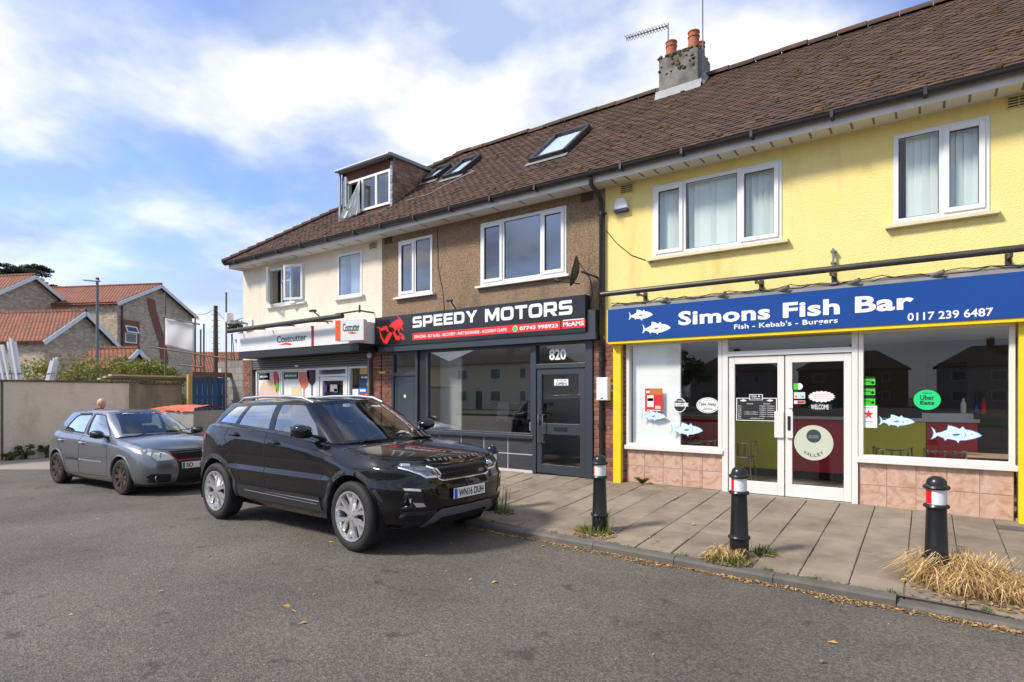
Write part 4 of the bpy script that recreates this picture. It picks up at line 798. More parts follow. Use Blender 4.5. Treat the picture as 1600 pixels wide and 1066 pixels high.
# motor shop interior
sa, se = atY(788, 547, 2.2), atY(830, 551, 2.2)
lt = tag(MB().beam((sa[0], 2.2, sa[2]), (se[0], 2.2, se[2]), .08, .04).build('strip_light', M('tube_lit', (1, .93, .8), .5, emit=5)), 'lit strip light on the ceiling of the motor shop', 'lamp'); MB().box(-8.2, -4.5, .1, 4.8, 2.56, 2.6).build('shop_ceiling', INNER, BB)
MB().box(-8.3, -7.72, .35, .4, .3, 2.55).build('pale_screen', M('grey_screen', (.42, .42, .40), .8), BB)
MB().box(-9.3, -4.5, 2.5, 2.6, .25, 2.6).build('back_partition', M('grey_partition', (.34, .33, .31), .8), BB)
RUBB = M('tyre_rubber', (.018, .018, .018), .8, var=.4, vs=10, col2=(.035, .033, .03)); BIKE = M('bike_black', (.012, .012, .014), .3); 
def bike(x, y, rz_, lab, plate):
    t = thing('motorbike', lab, 'motorbike', (x, y, .25), rz_, 'motorbikes in the showroom', world=False)
    for wx in (-.62, .62):
        w = MB().lathe([(.24, -.05), (.29, -.05), (.30, 0), (.29, .05), (.24, .05), (.24, -.05)], 20, (wx, 0, .30), axis=1).build('wheel', RUBB, t, smooth=True)
        MB().lathe([(.0, -.02), (.23, -.02), (.23, .02), (0, .02)], 12, (wx, 0, .30), axis=1).build('hub', GREYM, w)
    MB().prism([(-.55, .45), (.2, .38), (.45, .6), (.5, .9), (.3, .95), (.12, .72), (-.2, .70), (-.7, .78), (-.72, .66)], 1, -.14, .14).build('body', BIKE, t, bevel=.03); MB().prism([(-.62, .79), (-.05, .74), (.02, .80), (-.5, .86)], 1, -.13, .13).build('seat', BLACK, t, bevel=.02)
    MB().tube([(.5, 0, .30), (.38, 0, .98)], .03, 8).build('fork', GREYM, t); MB().tube([(.30, -.34, 1.02), (.36, -.2, 1.05), (.36, .2, 1.05), (.30, .34, 1.02)], .014, 8).build('handlebar', BLACK, t)
    for s_ in (-1, 1): MB().tube([(.34, s_ * .25, 1.05), (.32, s_ * .33, 1.2)], .006, 5).build('mirror_stem', BLACK, t); MB().ball((.32, s_ * .33, 1.22), (.02, .06, .04), 8).build('mirror', BLACK, t)
    MB().prism([(.42, .95), (.52, .92), (.4, 1.25), (.36, 1.25)], 1, -.12, .12).build('windscreen', DARKGLASS, t); MB().box(-.95, -.58, -.2, .2, .9, 1.22).build('top_box', BLACK, t, bevel=.03)
    if plate: f = MB().box(.55, .555, -.08, .08, .72, .88).build('learner_plate', PW, t); text('L', (.556, -.035, .74), (0, 1, 0), UZ, .07, .12, PR, f, bold=.05)
bike(-6.35, 1.0, rad(-60), 'black motorbike nearest the glass door in the motor shop', True); bike(-7.1, 1.15, rad(-70), 'black motorbike with top box behind the middle of the showroom window', False)
# satellite dish, cables, bracket over the sign
p = atY(905, 425, -.35); ds = thing('satellite_dish', 'dark satellite dish on the brown wall beside the downpipe', 'satellite dish', (p[0] + .12, 0, p[2]))
DISH = M('dish_dark', (.03, .03, .032), .5); b = MB(); prof = [(.005, 0), (.1, .015), (.2, .05), (.26, .085), (.265, .092)]
b.lathe(prof + [(.26, .1), (.19, .062), (.1, .028), (0.005, .012)], 28, (0, 0, 0), axis=1); o = b.build('dish', DISH, ds, smooth=True); o.location = (p[0], -.35, p[2]); o.rotation_euler = (rad(-12), 0, rad(-68)); o.scale = (.72, -1, .95)
MB().tube([(p[0] + .04, -.35, p[2]), (p[0] + .15, -.2, p[2] - .05), (p[0] + .15, -.004, p[2] - .05)], .018, 8).build('mount', DISH, ds); MB().tube([(p[0] + .02, -.36, p[2] - .2), (p[0] - .32, -.48, p[2] - .13)], .011, 6).build('arm', DISH, ds); MB().tube([(p[0] - .38, -.5, p[2] - .12), (p[0] - .30, -.47, p[2] - .135)], .03, 8).build('receiver', DISH, ds)
tag(MB().tube([(-4.85, -.008, 3.95), (-4.6, -.008, 3.6), (-4.55, -.008, 3.35), (-4.62, -.008, 3.1)], .007, 5).build('wall_cable', BLACK), 'black cable running down from the satellite dish to the sign', 'cable'); tag(MB().tube([(-8.05, -.006, 5.0), (-8.03, -.006, 4.2), (-7.9, -.006, 3.7), (-7.86, -.006, 3.32)], .006, 5).build('wall_cable', BLACK), 'thin dark cable hanging down the brown wall between its windows', 'cable')
p = atY(709, 470, -.1); br = thing('wall_bracket', 'small dark bracket sticking up over the black sign', 'bracket', (p[0], -.1, 3.3)); MB().tube([(p[0], -.02, 3.32), (p[0], -.2, 3.48)], .012, 6).build('stem', BLACK, br); MB().box(p[0] - .09, p[0] + .05, -.22, -.18, 3.46, 3.49).build('arm', BLACK, br)
# ------------------------------------------------------------------ cream shop
SG = M('sign_offwhite', (.76, .75, .73), .4, var=.3, vs=2.5, col2=(.48, .46, .43)); DG = M('ink_dark_green', srgb(14, 66, 46), .4); OR = M('sign_orange', srgb(232, 92, 30), .4)
s3 = thing('shop_sign', 'off-white fascia sign box of the convenience store with green lettering', 'sign', (-12.2, -.5, 2.7))
MB().box(-14.45, -9.72, -.62, -.02, 2.745, 3.21).build('sign_board', SG, s3, bevel=.006); MB().box(-14.40, -9.74, -.60, -.02, 2.58, 2.744).build('sign_base', BLACK, s3)
signtext('Costcutter', 432.5, 536, 479, 521, -.62, DG, s3, bold=.012, space=.95); x0, z0, x1, z1 = bx(486.5, 542, 490.5, 511, -.62); flat([(0, 0), (x1 - x0, 0), (x1 - x0, .46), (0, .46)], (x0, -.62, 2.748), UX, UZ, M('sign_dark_red', srgb(150, 20, 40), .4), s3, 'red_bar', off=.003)
def swoosh(par, x0, x1, z, y, mat): L = x1 - x0; flat([(0, 0), (L * .25, .012 * L), (L * .5, .06 * L), (L * .75, .03 * L), (L, -.02 * L), (L * .8, -.06 * L), (L * .55, -.02 * L), (L * .3, -.03 * L)], (x0, y, z), UX, UZ, mat, par, 'swoosh', off=.004)
a = atY(435, 537.5, -.62); c = atY(457, 537, -.62); swoosh(s3, a[0], c[0], a[2] - .02, -.62, SR)
s4 = thing('projecting_sign', 'angled off-white sign panel with orange edge at the end of the store fascia', 'sign', (-10.2, -.7, 2.75)); pa_, pb_ = atY(524, 533, -.90), atY(568, 535, -.72); A_ = Vector((pa_[0], -.90, 0)); B_ = Vector((pb_[0], -.72, 0)); u = (B_ - A_).normalized(); nn = Vector((u.y, -u.x, 0)); zb, ztp = pa_[2], atY(524, 501, -.90)[2]
b = MB(); vs = [(*(p_ + off)[:2], z) for z in (zb, ztp) for p_, off in ((A_, nn * 0), (B_, nn * 0), (B_, -nn * .12), (A_, -nn * .12))]; b.add(vs, [(0, 3, 2, 1), (4, 5, 6, 7), (0, 1, 5, 4), (1, 2, 6, 5), (2, 3, 7, 6), (3, 0, 4, 7)]); b.build('panel', SG, s4)
L = (B_ - A_).length; flat([(0, 0), (.13, 0), (.13, ztp - zb), (0, ztp - zb)], (A_.x, A_.y, zb), u, UZ, OR, s4, 'orange_edge', off=.003); text('Costcutter', (*(A_ + u * .19)[:2], zb + .19), u, UZ, L - .29, .17, DG, s4, bold=.012, space=.95, off=.004); o = flat([(.30, .16), (.42, .18), (.55, .15), (.42, .135)], (A_.x, A_.y, zb), u, UZ, SR, s4, 'swoosh', off=.004)
MB().box(A_.x + .3, A_.x + .38, -.75, -.621, zb + .1, ztp - .1).build('strut', GREYM, s4)
# shutter, frames
SHUT = M('shutter_grey', (.16, .155, .15), .5, .4); b = thing('roller_shutter', 'half raised grey roller shutter over the convenience store windows', 'shutter', (-12.3, -.1, 2.3))
for k in range(5): MB().prism([(-.085, 2.30 + k * .056), (-.105, 2.318 + k * .056), (-.105, 2.338 + k * .056), (-.085, 2.353 + k * .056)], 0, -14.62, -10.03).build('slat', SHUT, b)
for x in (-14.68, -10.03): MB().box(x, x + .06, -.12, -.03, .1, 2.58).build('guide_rail', SHUT, b)
tag(MB().ball((-12.6, -.13, 2.36), (.07, .05, .03), 10).build('bulkhead_light', WHITE, smooth=True), 'small white light under the store shutter box', 'lamp')
for i, (a, c) in enumerate(((-14.55, -13.42), (-13.40, -11.92), (-10.78, -10.05))):
    w = shop_window(BC, a, c, .5, 2.3, WHITE, t=.05)
    if i < 2: MB().box(a + .05, c - .05, -.006, -.002, .55, 2.25).build('window_vinyl', PW, w)
MB().box(-14.6, -11.92, -.02, .1, .0, .48).build('stall_riser', BRN, BC); MB().box(-10.8, -10.03, -.02, .1, .0, .48).build('stall_riser', BRN, BC)
b = MB(); bar_frame(b, -11.9, -10.8, .15, 2.3, .06, -.05, .05); b.box(-11.84, -10.86, -.05, .05, 2.08, 2.13); dfc = b.build('door_frame', WHITE, BC); MB().box(-11.84, -10.86, 0, .008, 2.13, 2.24).build('pane', GLASSUP, dfc); b = MB(); bar_frame(b, -11.82, -10.88, .2, 2.07, .09, -.03, .03); dd = b.build('shop_door', WHITE, BC); MB().box(-11.73, -10.97, -.004, .004, .29, 1.98).build('pane', GLASS, dd); MB().tube([(-11.66, -.06, .95), (-11.66, -.06, 1.3)], .014, 8).build('handle', CHROME, dd)
YV = -.008
def art(px, py, pts, mat, name, par, off=.004):
    c = atY(px, py, YV); return flat(pts, (c[0], YV, c[2]), UX, UZ, mat, par, name, off)
for i, (a, c, s_, lab) in enumerate(((-14.45, -13.95, 'Food for now', 'green caption strip on the sandwich poster of the store window'), (-13.33, -12.72, 'Food for later', 'green caption strip on the wine poster of the store window'))):
    o = MB().box(a, c, -.012, -.0065, 2.04, 2.22).build('caption_strip', DG); tag(o, lab, 'sign', 'caption strips'); scrib(o, (a + .06, -.012, 2.105), c - a - .16, .055, PW, .002)
PEACH = M('ink_peach', (.74, .50, .40), .6); o = art(418, 600, [(-.5, -.6), (-.35, -.1), (-.05, .22), (.1, .5), (.5, .35), (.5, -.6)], PEACH, 'sandwich_picture', None); tag(o, 'peach coloured sandwich picture on the store window vinyl', 'poster'); art(431, 600, [(-.02, .48), (.06, .3), (.16, .12), (.12, -.1), (.05, -.25), (-.05, -.05), (-.1, .25)], PR, 'filling', o, .006); art(433, 603, [(-.02, .15), (.1, .05), (.07, -.15), (-.02, -.05)], PG, 'leaf', o, .008); art(430, 606, [(-.02, .1), (.05, .05), (.03, -.1), (-.04, -.03)], M('ink_yellow', srgb(230, 190, 60), .5), 'cheese', o, .009)
def goblet(px, py, w, h, mat, lab):
    o = art(px, py, [(w * x, h * z) for x, z in ((-.5, 1), (-.48, .55), (-.3, .28), (-.06, .15), (-.06, -.3), (.06, -.3), (.06, .15), (.3, .28), (.48, .55), (.5, 1))], mat, 'wine_glass_picture', None); tag(o, lab, 'poster', 'wine glass pictures')
goblet(475, 613, .42, .5, M('ink_rose', srgb(222, 120, 96), .6), 'rose wine glass picture on the store window'); goblet(487.5, 608, .4, .56, M('ink_wine', srgb(52, 34, 44), .6), 'dark red wine glass picture on the store window')
o = art(463, 614, [(-.2, -.2), (.2, -.2), (.2, .15), (-.2, .15)], M('ink_sand', (.74, .6, .36), .6), 'cheese_picture', None); tag(o, 'pale yellow block picture beside the rose glass on the window', 'poster')
for k, (px0, py0, px1, py1, m_, lab) in enumerate(((561, 605, 581, 572, M('ink_navy', srgb(26, 52, 92), .5), 'dark blue poster high on the narrow store window'), (560, 622, 581, 605.8, M('ink_blue', srgb(26, 96, 190), .5), 'bright blue poster low on the narrow store window'), (551, 620, 560, 608, PW, 'small white notice low on the narrow store window'))):
    o, *q = card('poster', lab, px0, py0, px1, py1, m_, y=-.005, cat='poster')
    if k == 0: crect(o, *q, (.08, .62, .92, .97), M('ink_amber', srgb(206, 160, 70), .5), y=-.005); scrib(o, (q[0] + .2 * (q[2] - q[0]), -.008, q[1] + .42 * (q[3] - q[1])), .6 * (q[2] - q[0]), .05, PW, .002); ellipse(o, 576, 600, .06, .06, PW, 'roundel', y=-.008, off=.002, n=18)
    if k == 1: crect(o, *q, (.1, .05, .5, .4), PR, y=-.005); crect(o, *q, (.55, .05, .95, .45), OR, y=-.005); crect(o, *q, (.12, .62, .55, .85), PW, y=-.005)
for px0, py0, px1, py1, m_, lab in ((534, 588, 541.5, 582.5, PT, 'teal sticker at the top corner of the store door'), (522, 613, 527.5, 607.5, M('ink_cyan', srgb(60, 170, 225), .5), 'cyan note on the store door glass'), (516, 612, 527, 601, PGR, 'grey paper notice on the store door glass'), (507.5, 613, 511, 601, M('ink_purple', srgb(70, 40, 110), .5), 'narrow purple sticker on the store door frame')): card('door_sticker', lab, px0, py0, px1, py1, m_, y=-.03, cat='sticker', group='stickers on the store door')
MB().box(-14.9, -9.8, 1.6, 1.7, .1, 2.6).build('back_partition', M('store_dark', (.07, .06, .055), .8), BC)
# awning bar and odd brackets on the cream front
a2 = thing('awning_bar', 'dark metal awning bar across the cream front', 'awning bar', (-12.5, -.9, 3.25)); p = atY(357, 549, -.85); q = atY(535, 497, -.85); MB().tube([(p[0], -.85, 3.26), (q[0], -.85, 3.30)], .055, 12).build('bar', TUBE, a2, smooth=True)
for x in (-14.2, -12.9, -11.4): MB().beam((x, -.85, 3.27), (x, -.003, 3.38), .03, .03).build('bracket', TUBE, a2)
MB().tube([(q[0] - .3, -.8, 3.36), (-9.95, -.4, 3.46), (-9.95, -.003, 3.46)], .02, 6).build('stay', TUBE, a2)
MB().tube([(-9.95, -.4, 3.42), (-9.95, -.4, 3.58)], .022, 6).build('stay_end', TUBE, a2)
p = atY(494, 492, -.3); br = thing('wall_bracket', 'bent dark bracket on the cream wall above the sign', 'bracket', (p[0], -.2, p[2])); MB().tube([(p[0] + .12, -.004, 3.3), (p[0] + .1, -.25, 3.45), (p[0] - .05, -.35, 3.6)], .016, 6).build('stem', BLACK, br); MB().box(p[0] - .16, p[0] + .02, -.38, -.3, 3.58, 3.63).build('arm', BLACK, br)
cc = thing('security_camera', 'white security camera on a bracket at the corner of the cream building', 'camera', (-15.24, 0, 3.3)); p = atY(358, 496, -.4); MB().box(p[0] - .07, p[0] + .07, -.5, -.3, p[2] - .14, p[2] + .12).build('housing', WHITE, cc, bevel=.03); MB().beam((p[0] + .05, -.4, p[2] - .1), (-15.24 + .3, -.004, p[2] - .16), .04, .05).build('arm', GALV, cc); MB().box(-15.1, -14.75, -.04, -.003, p[2] - .34, p[2] - .05).build('junction_box', SG, cc, bevel=.01)
# red pipe and small light at the pier between cream and brown
rp = thing('service_pipe', 'thin dark red pipe running down the brick pier beside the store', 'pipe', (-9.99, -.05, 0)); MB().tube([(-9.985, -.05, .1), (-9.985, -.05, 2.5)], .02, 8).build('pipe', M('pipe_red', (.16, .02, .02), .5), rp); MB().ball((-9.98, -.1, 2.52), (.06, .06, .07), 10).build('lamp_globe', WHITE, rp, smooth=True)
card('pier_plate', 'small yellow plate on the brick pier beside the side door', 592.5, 584, 602, 580.5, M('plate_yellow', srgb(200, 180, 60), .5), y=-.035, cat='plate')
# ------------------------------------------------------------------ roof furniture
def slope_pt(x, y, h=0): return Vector((x, y - math.sin(rad(40)) * h, rz(y) + math.cos(rad(40)) * h))
def skylight(x0, x1, y0, y1, lab, tilt=0):
    t = thing('skylight', lab, 'skylight', slope_pt((x0 + x1) / 2, y0), group='skylights'); ux = Vector((1, 0, 0)); us = Vector((0, math.cos(rad(40)), math.sin(rad(40)))); un = Vector((0, -math.sin(rad(40)), math.cos(rad(40)))); Ls = (y1 - y0) / math.cos(rad(40)); W0 = x1 - x0; o0 = slope_pt(x0, y0, .03)
    def bar(a, c, w, h, nm, m_): MB().beam(o0 + ux * a[0] + us * a[1] + un * h / 2, o0 + ux * c[0] + us * c[1] + un * h / 2, w, h, up=un).build(nm, m_, t)
    FM = M_SK; bar((0, 0), (0, Ls), .07, .09, 'frame_side', FM); bar((W0, 0), (W0, Ls), .07, .09, 'frame_side', FM); bar((0, 0), (W0, 0), .08, .085, 'frame_rail', FM); bar((0, Ls), (W0, Ls), .09, .10, 'frame_rail', FM)
    MB().beam(o0 + ux * W0 / 2 + us * .04 + un * .06, o0 + ux * W0 / 2 + us * (Ls - .04) + un * .06, W0 - .07, .008, up=un).build('pane', GLASSY, t)
    b = MB(); b.add([o0 + ux * .03 + us * .03 + un * .03, o0 + ux * (W0 - .03) + us * .03 + un * .03, o0 + ux * (W0 - .03) + us * (Ls - .03) + un * .03, o0 + ux * .03 + us * (Ls - .03) + un * .03], [(0, 1, 2, 3)]); b.build('roller_blind', M_SKB, t)
    b = MB(); b.add([o0 + us * -.16 - ux * .08 + un * .012, o0 + us * -.16 + ux * (W0 + .08) + un * .012, o0 + us * -.03 + ux * (W0 + .08) + un * .02, o0 + us * -.03 - ux * .08 + un * .02], [(0, 1, 2, 3)]); b.build('flashing', LEAD, t)
M_SK = M('skylight_frame', (.05, .046, .042), .45, .3); M_SKB = M('skylight_blind', (.82, .85, .84), .8)
skylight(-6.12, -5.37, .52, 1.47, 'large dark-framed skylight on the brown shop roof'); skylight(-8.75, -8.25, .99, 1.68, 'small skylight in the roof left of the large one, farther from the dormer'); skylight(-9.55, -9.15, 1.17, 1.68, 'small narrow skylight right beside the tiled dormer')
# chimney on the party wall
STONE = M('chimney_render', (.24, .225, .20), .95, var=.9, vs=4.5, col2=(.085, .078, .068), bump=.6, bs=22, bdist=.02); POT = M('terracotta', (.40, .125, .05), .75, var=.4, vs=8)
a = atY(1029, 150, 2.1); c = atY(1091, 131, 2.1); zt_ = atY(1029, 92, 2.1)[2]
chm = MB().box(a[0], c[0], 2.1, 2.85, 6.9, zt_).build('chimney', STONE, BY, bevel=.02)
b = MB(); b.add([(a[0] - .06, 2.04, rz(2.04) + .03), (c[0] + .06, 2.04, rz(2.04) + .03), (c[0] + .06, 2.099, rz(2.1) + .16), (a[0] - .06, 2.099, rz(2.1) + .16), (c[0] + .005, 2.099, rz(2.1) + .16), (c[0] + .005, 2.53, rz(2.53) + .16), (c[0] + .1, 2.53, rz(2.53) + .04), (c[0] + .1, 2.09, rz(2.09) + .04)], [(0, 1, 2, 3), (4, 7, 6, 5)]); b.build('flashing', LEAD, chm)
MOSSY = M('lichen', (.10, .075, .025), .98, var=.8, vs=15, col2=(.06, .06, .04), bump=1, bs=50); b = MB()
for _ in range(90):
    fx = random.random(); b.ball((a[0] + (c[0] - a[0]) * fx, 2.1 - random.uniform(-.005, .012) if random.random() < .6 else random.uniform(2.1, 2.8), zt_ - (random.random() ** 2 * .35 if random.random() < .6 else -.005)), (random.uniform(.015, .05), random.uniform(.01, .03), random.uniform(.012, .04)), 6)
o = b.build('lichen', MOSSY, chm, smooth=True); o['kind'] = 'stuff'
for px, py, yy, h, k in ((1049, 90, 2.3, .36, 0), (1084, 84, 2.3, .40, 0), (1061, 84, 2.62, .3, 1), (1094, 74, 2.62, .34, 1)):
    p = atY(px, 90, yy); r = .10 if k == 0 else .085; MB().lathe([(r * 1.25, 0), (r * 1.25, .05), (r * 1.05, .07), (r * .98, h * .7), (r * 1.1, h * .72), (r * 1.12, h * .78), (r * .98, h * .8), (r, h * .93), (r * 1.12, h * .95), (r * 1.12, h), (r * .8, h), (r * .8, h - .12)], 20, (p[0], yy, zt_ - .01)).build('chimney_pot', POT, chm, smooth=True)
p = atY(1044, 40, 2.5); q = atY(979, 60, 2.5); ae = thing('tv_aerial', 'thin metal television aerial on the chimney', 'aerial', (p[0], 2.5, zt_)); pm = np.array((p[0], 2.5, p[2])); MB().tube([(p[0], 2.5, zt_ - .1), (p[0], 2.5, p[2] + .05)], .012, 6).build('mast', GREYM, ae); MB().tube([pm, (q[0], 2.5, q[2])], .012, 6).build('boom', GREYM, ae)
for k in range(14):
    f = .05 + .95 * k / 13; x, z = p[0] + (q[0] - p[0]) * f, p[2] + (q[2] - p[2]) * f; MB().tube([(x, 2.38, z), (x, 2.62, z)], .006, 4).build('element', GREYM, ae); MB().tube([(x, 2.5, z - .06), (x, 2.5, z + .06)], .006, 4).build('element', GREYM, ae)
tag(MB().tube([(atY(1098, 70, 2.2)[0], 2.2, 7.5), (atY(1098, 0, 2.2)[0], 2.2, 10.5)], .012, 6).build('antenna_mast', GREYM), 'tall thin mast rising beside the chimney pots', 'mast')
# dormer on the cream roof
DORM = thing('dormer', 'box dormer with slate quoins, tiled cheek and white window on the cream roof', 'dormer', (-10.6, .3, 5.8)); yf = .32
A1 = atY(535, 345, yf); B1 = atY(613, 322, yf); xl, xr = A1[0], B1[0]; zbm = rz(yf) - .05; ztop = atY(612, 246, yf)[2]; RDB = M('dormer_board', (.13, .055, .032), .8, var=.5, vs=6)
b = MB(); b.box(xl, xr, yf + .06, yf + .12, zbm, ztop); 
wx0, wx1, wz0, wz1 = xl + .2, xr - .06, zbm + .12, ztop - .24
b = MB(); panel_wall(b, xl + .003, xr - .003, zbm, ztop - .003, [(wx0, wx1, wz0, wz1)], yf + .02, yf + .12); b.build('front_board', RDB, DORM)
yb = EY + (ztop - EZ) / TAN
b = MB(); b.add([(xr, yf, zbm), (xr, yf, ztop), (xr, yb, ztop), (xr - .1, yf, zbm), (xr - .1, yf, ztop), (xr - .1, yb, ztop)], [(0, 2, 1), (3, 4, 5), (0, 1, 4, 3)]); ck = b.build('cheek', ROOFB, DORM); b = MB(); b.add([(xl, yf, zbm), (xl, yf, ztop), (xl, yb, ztop), (xl + .1, yf, zbm), (xl + .1, yf, ztop), (xl + .1, yb, ztop)], [(0, 1, 2), (3, 5, 4), (0, 3, 4, 1)]); b.build('cheek', ROOFB, DORM)
HT = M('hanging_tile', (.30, .17, .115), .85, var=.6, vs=5, col2=(.09, .05, .035), rnd=.3); z = zbm + .02; k = 0
while z < ztop - .03:
    y = yf + .02 - (.08 if k % 2 else 0)
    while EZ + TAN * (y + .1 - EY) < z + .12:
        MB().add([(xr + .012, max(y, yf + .01), z), (xr + .012, y + .158, z), (xr + .004, y + .158, z + .14), (xr + .004, max(y, yf + .01), z + .14), (xr, max(y, yf + .01), z), (xr, y + .158, z), (xr - .004, y + .158, z + .14), (xr - .004, max(y, yf + .01), z + .14)], [(0, 1, 2, 3), (0, 4, 5, 1), (1, 5, 6, 2), (0, 3, 7, 4)]).build('hanging_tile', HT, ck); y += .165
    z += .10; k += 1
QS = M('quoin_slate', (.22, .24, .27), .6, rnd=.25); 
for sx in (xl + .0, xr - .06):
    z = zbm
    while z < ztop - .08: MB().box(sx, sx + .07, yf - .02 + random.uniform(0, .012), yf + .02, z, z + .075).build('quoin', QS, DORM); z += .082
DR = M('dormer_felt', (.25, .27, .29), .6, .2); b = MB(); ov = .06; b.add([(xl - ov, yf - .12, ztop), (xr + ov, yf - .12, ztop), (xr + ov, yb + .3, ztop + .06), (xl - ov, yb + .3, ztop + .06), (xl - ov, yf - .12, ztop + .07), (xr + ov, yf - .12, ztop + .07), (xr + ov, yb + .3, ztop + .13), (xl - ov, yb + .3, ztop + .13)], [(0, 3, 2, 1), (4, 5, 6, 7), (0, 1, 5, 4), (1, 2, 6, 5), (2, 3, 7, 6), (3, 0, 4, 7)]); b.build('flat_roof', DR, DORM); MB().tube([(xl - ov, yf - .155, ztop + .02), (xr + ov, yf - .155, ztop + .02)], .035, 10).build('gutter', GALV, DORM, smooth=True); MB().tube([(xl - .03, yf - .05, ztop), (xl - .03, yf - .05, zbm)], .03, 8).build('downpipe', GALV, DORM, smooth=True)
b = MB(); bar_frame(b, wx0, wx1, wz0, wz1, .055, -.01 + yf, .07 + yf); m1 = wx0 + (wx1 - wx0) * .36; m2 = wx0 + (wx1 - wx0) * .68
for m_ in (m1, m2): b.box(m_ - .03, m_ + .03, yf - .01, yf + .07, wz0 + .055, wz1 - .055)
dw = b.build('window', WHITE, DORM)
for a_, c_ in ((m1 + .03, m2 - .03), (m2 + .03, wx1 - .055)): MB().box(a_, c_, yf + .02, yf + .028, wz0 + .055, wz1 - .055).build('pane', GLASSUP, dw)
lf = MB(); bar_frame(lf, 0, m1 - wx0 - .08, wz0 + .05, wz1 - .05, .05, -.02, .02); o = lf.build('casement', WHITE, dw); o.location = (wx0 + .05, yf - .02, 0); o.rotation_euler = (0, 0, rad(-48)); MB().box(.05, m1 - wx0 - .13, -.004, .004, wz0 + .1, wz1 - .1).build('pane', GLASSUP, o)
b = MB(); n = 12; vs = []
for i in range(n + 1):
    for j in range(n + 1):
        f, g = i / n, j / n; x = m1 - .02 - (.12 + .42 * g) * (1 - f) * (.35 + .65 * g); y = yf - .06 - .18 * g * (1 - f) - .035 * math.sin(i * 1.7 + g * 2) * g; vs.append((x, y, wz1 - .06 - (wz1 - wz0 + .02 * math.sin(i * 2)) * g - .1 * g * (1 - f)))
b.add(vs, [(i * (n + 1) + j, (i + 1) * (n + 1) + j, (i + 1) * (n + 1) + j + 1, i * (n + 1) + j + 1) for i in range(n) for j in range(n)]); tag(b.build('blown_curtain', CURT, smooth=True), 'white net curtain blowing out of the open dormer window', 'curtain')
MB().box(xl + .12, xr - .12, yf + .9, yf + .95, rz(yf) - .1, ztop - .05).build('inner_wall', INNER, DORM)
tag(MB().tube([slope_pt(-9.3 + .1 * 0, .35, .03)] + [slope_pt(-8.6 + i * .12, .35 + .14 * i - .006 * i * i, .035) for i in range(7)] + [slope_pt(-7.85, .95, .03), slope_pt(-8.1, 1.12, .03), slope_pt(-8.4, 1.12, .03)], .007, 5).build('roof_cable', GALV), 'loose pale cable looping over the roof tiles near the skylights', 'cable')
# ================================================================== cars
def pchip(t, v, tq):
    """monotone cubic through (t, v[:, k]) evaluated at tq"""
    t = np.asarray(t, float); v = np.asarray(v, float); h = np.diff(t)[:, None]; d = np.diff(v, axis=0) / h; m = np.zeros_like(v)
    m[0] = d[0]; m[-1] = d[-1]
    for i in range(1, len(t) - 1):
        s = d[i - 1] * d[i]; w1 = 2 * h[i] + h[i - 1]; w2 = h[i] + 2 * h[i - 1]
        with np.errstate(divide='ignore', invalid='ignore'): r = (w1 + w2) / (w1 / d[i - 1] + w2 / d[i])
        # blend towards the plain central slope so that crests stay round
        c = (d[i - 1] * h[i] + d[i] * h[i - 1]) / (h[i] + h[i - 1]); lim = 1.6 * np.minimum(abs(d[i - 1]), abs(d[i]))
        m[i] = np.where(s > 0, np.where(np.isfinite(r), r, 0), np.clip(c, -lim, lim) * .5)
    i = np.clip(np.searchsorted(t, tq, side='right') - 1, 0, len(t) - 2); hh = (t[i + 1] - t[i])[:, None]; u = ((tq - t[i])[:, None]) / hh
    return (2 * u ** 3 - 3 * u ** 2 + 1) * v[i] + (u ** 3 - 2 * u ** 2 + u) * hh * m[i] + (-2 * u ** 3 + 3 * u ** 2) * v[i + 1] + (u ** 3 - u ** 2) * hh * m[i + 1]
def loft(ctrl, ns, nl):
    C_ = np.asarray(ctrl, float); Ls, Ss, _ = C_.shape
    ds = np.r_[0, np.cumsum(np.linalg.norm(np.diff(C_, axis=1), axis=2).mean(0) + 1e-4)]; dl = np.r_[0, np.cumsum(np.linalg.norm(np.diff(C_, axis=0), axis=2).mean(1) + 1e-4)]
    tq = np.unique(np.concatenate([np.linspace(ds[i], ds[i + 1], max(2, int(math.ceil((ds[i + 1] - ds[i]) / ns)) + 1)) for i in range(Ss - 1)]).round(7))
    lq = np.unique(np.concatenate([np.linspace(dl[i], dl[i + 1], max(2, int(math.ceil((dl[i + 1] - dl[i]) / nl)) + 1)) for i in range(Ls - 1)]).round(7))
    A = np.stack([pchip(ds, C_[l], tq) for l in range(Ls)]); B = np.stack([pchip(dl, A[:, s], lq) for s in range(len(tq))], 1); return B
def grid_faces(bm, G, mirror=True, tagl=None, tag=0):
    for sg_ in ((1, -1) if mirror else (1,)):
        V = [[bm.verts.new((p[0], p[1] * sg_, p[2])) for p in row] for row in G]
        for i in range(len(V) - 1):
            for j in range(len(V[0]) - 1):
                q = [V[i][j], V[i][j + 1], V[i + 1][j + 1], V[i + 1][j]]
                try:
                    f = bm.faces.new(q if sg_ > 0 else q[::-1]); f.smooth = True
                    if tagl is not None: f[tagl] = tag
                except ValueError: pass
def inside(poly, u, v):
    c = False; n = len(poly)
    for i in range(n):
        (x1, y1), (x2, y2) = poly[i], poly[i - 1]
        if (y1 > v) != (y2 > v) and u < (x2 - x1) * (v - y1) / (y2 - y1) + x1: c = not c
    return c
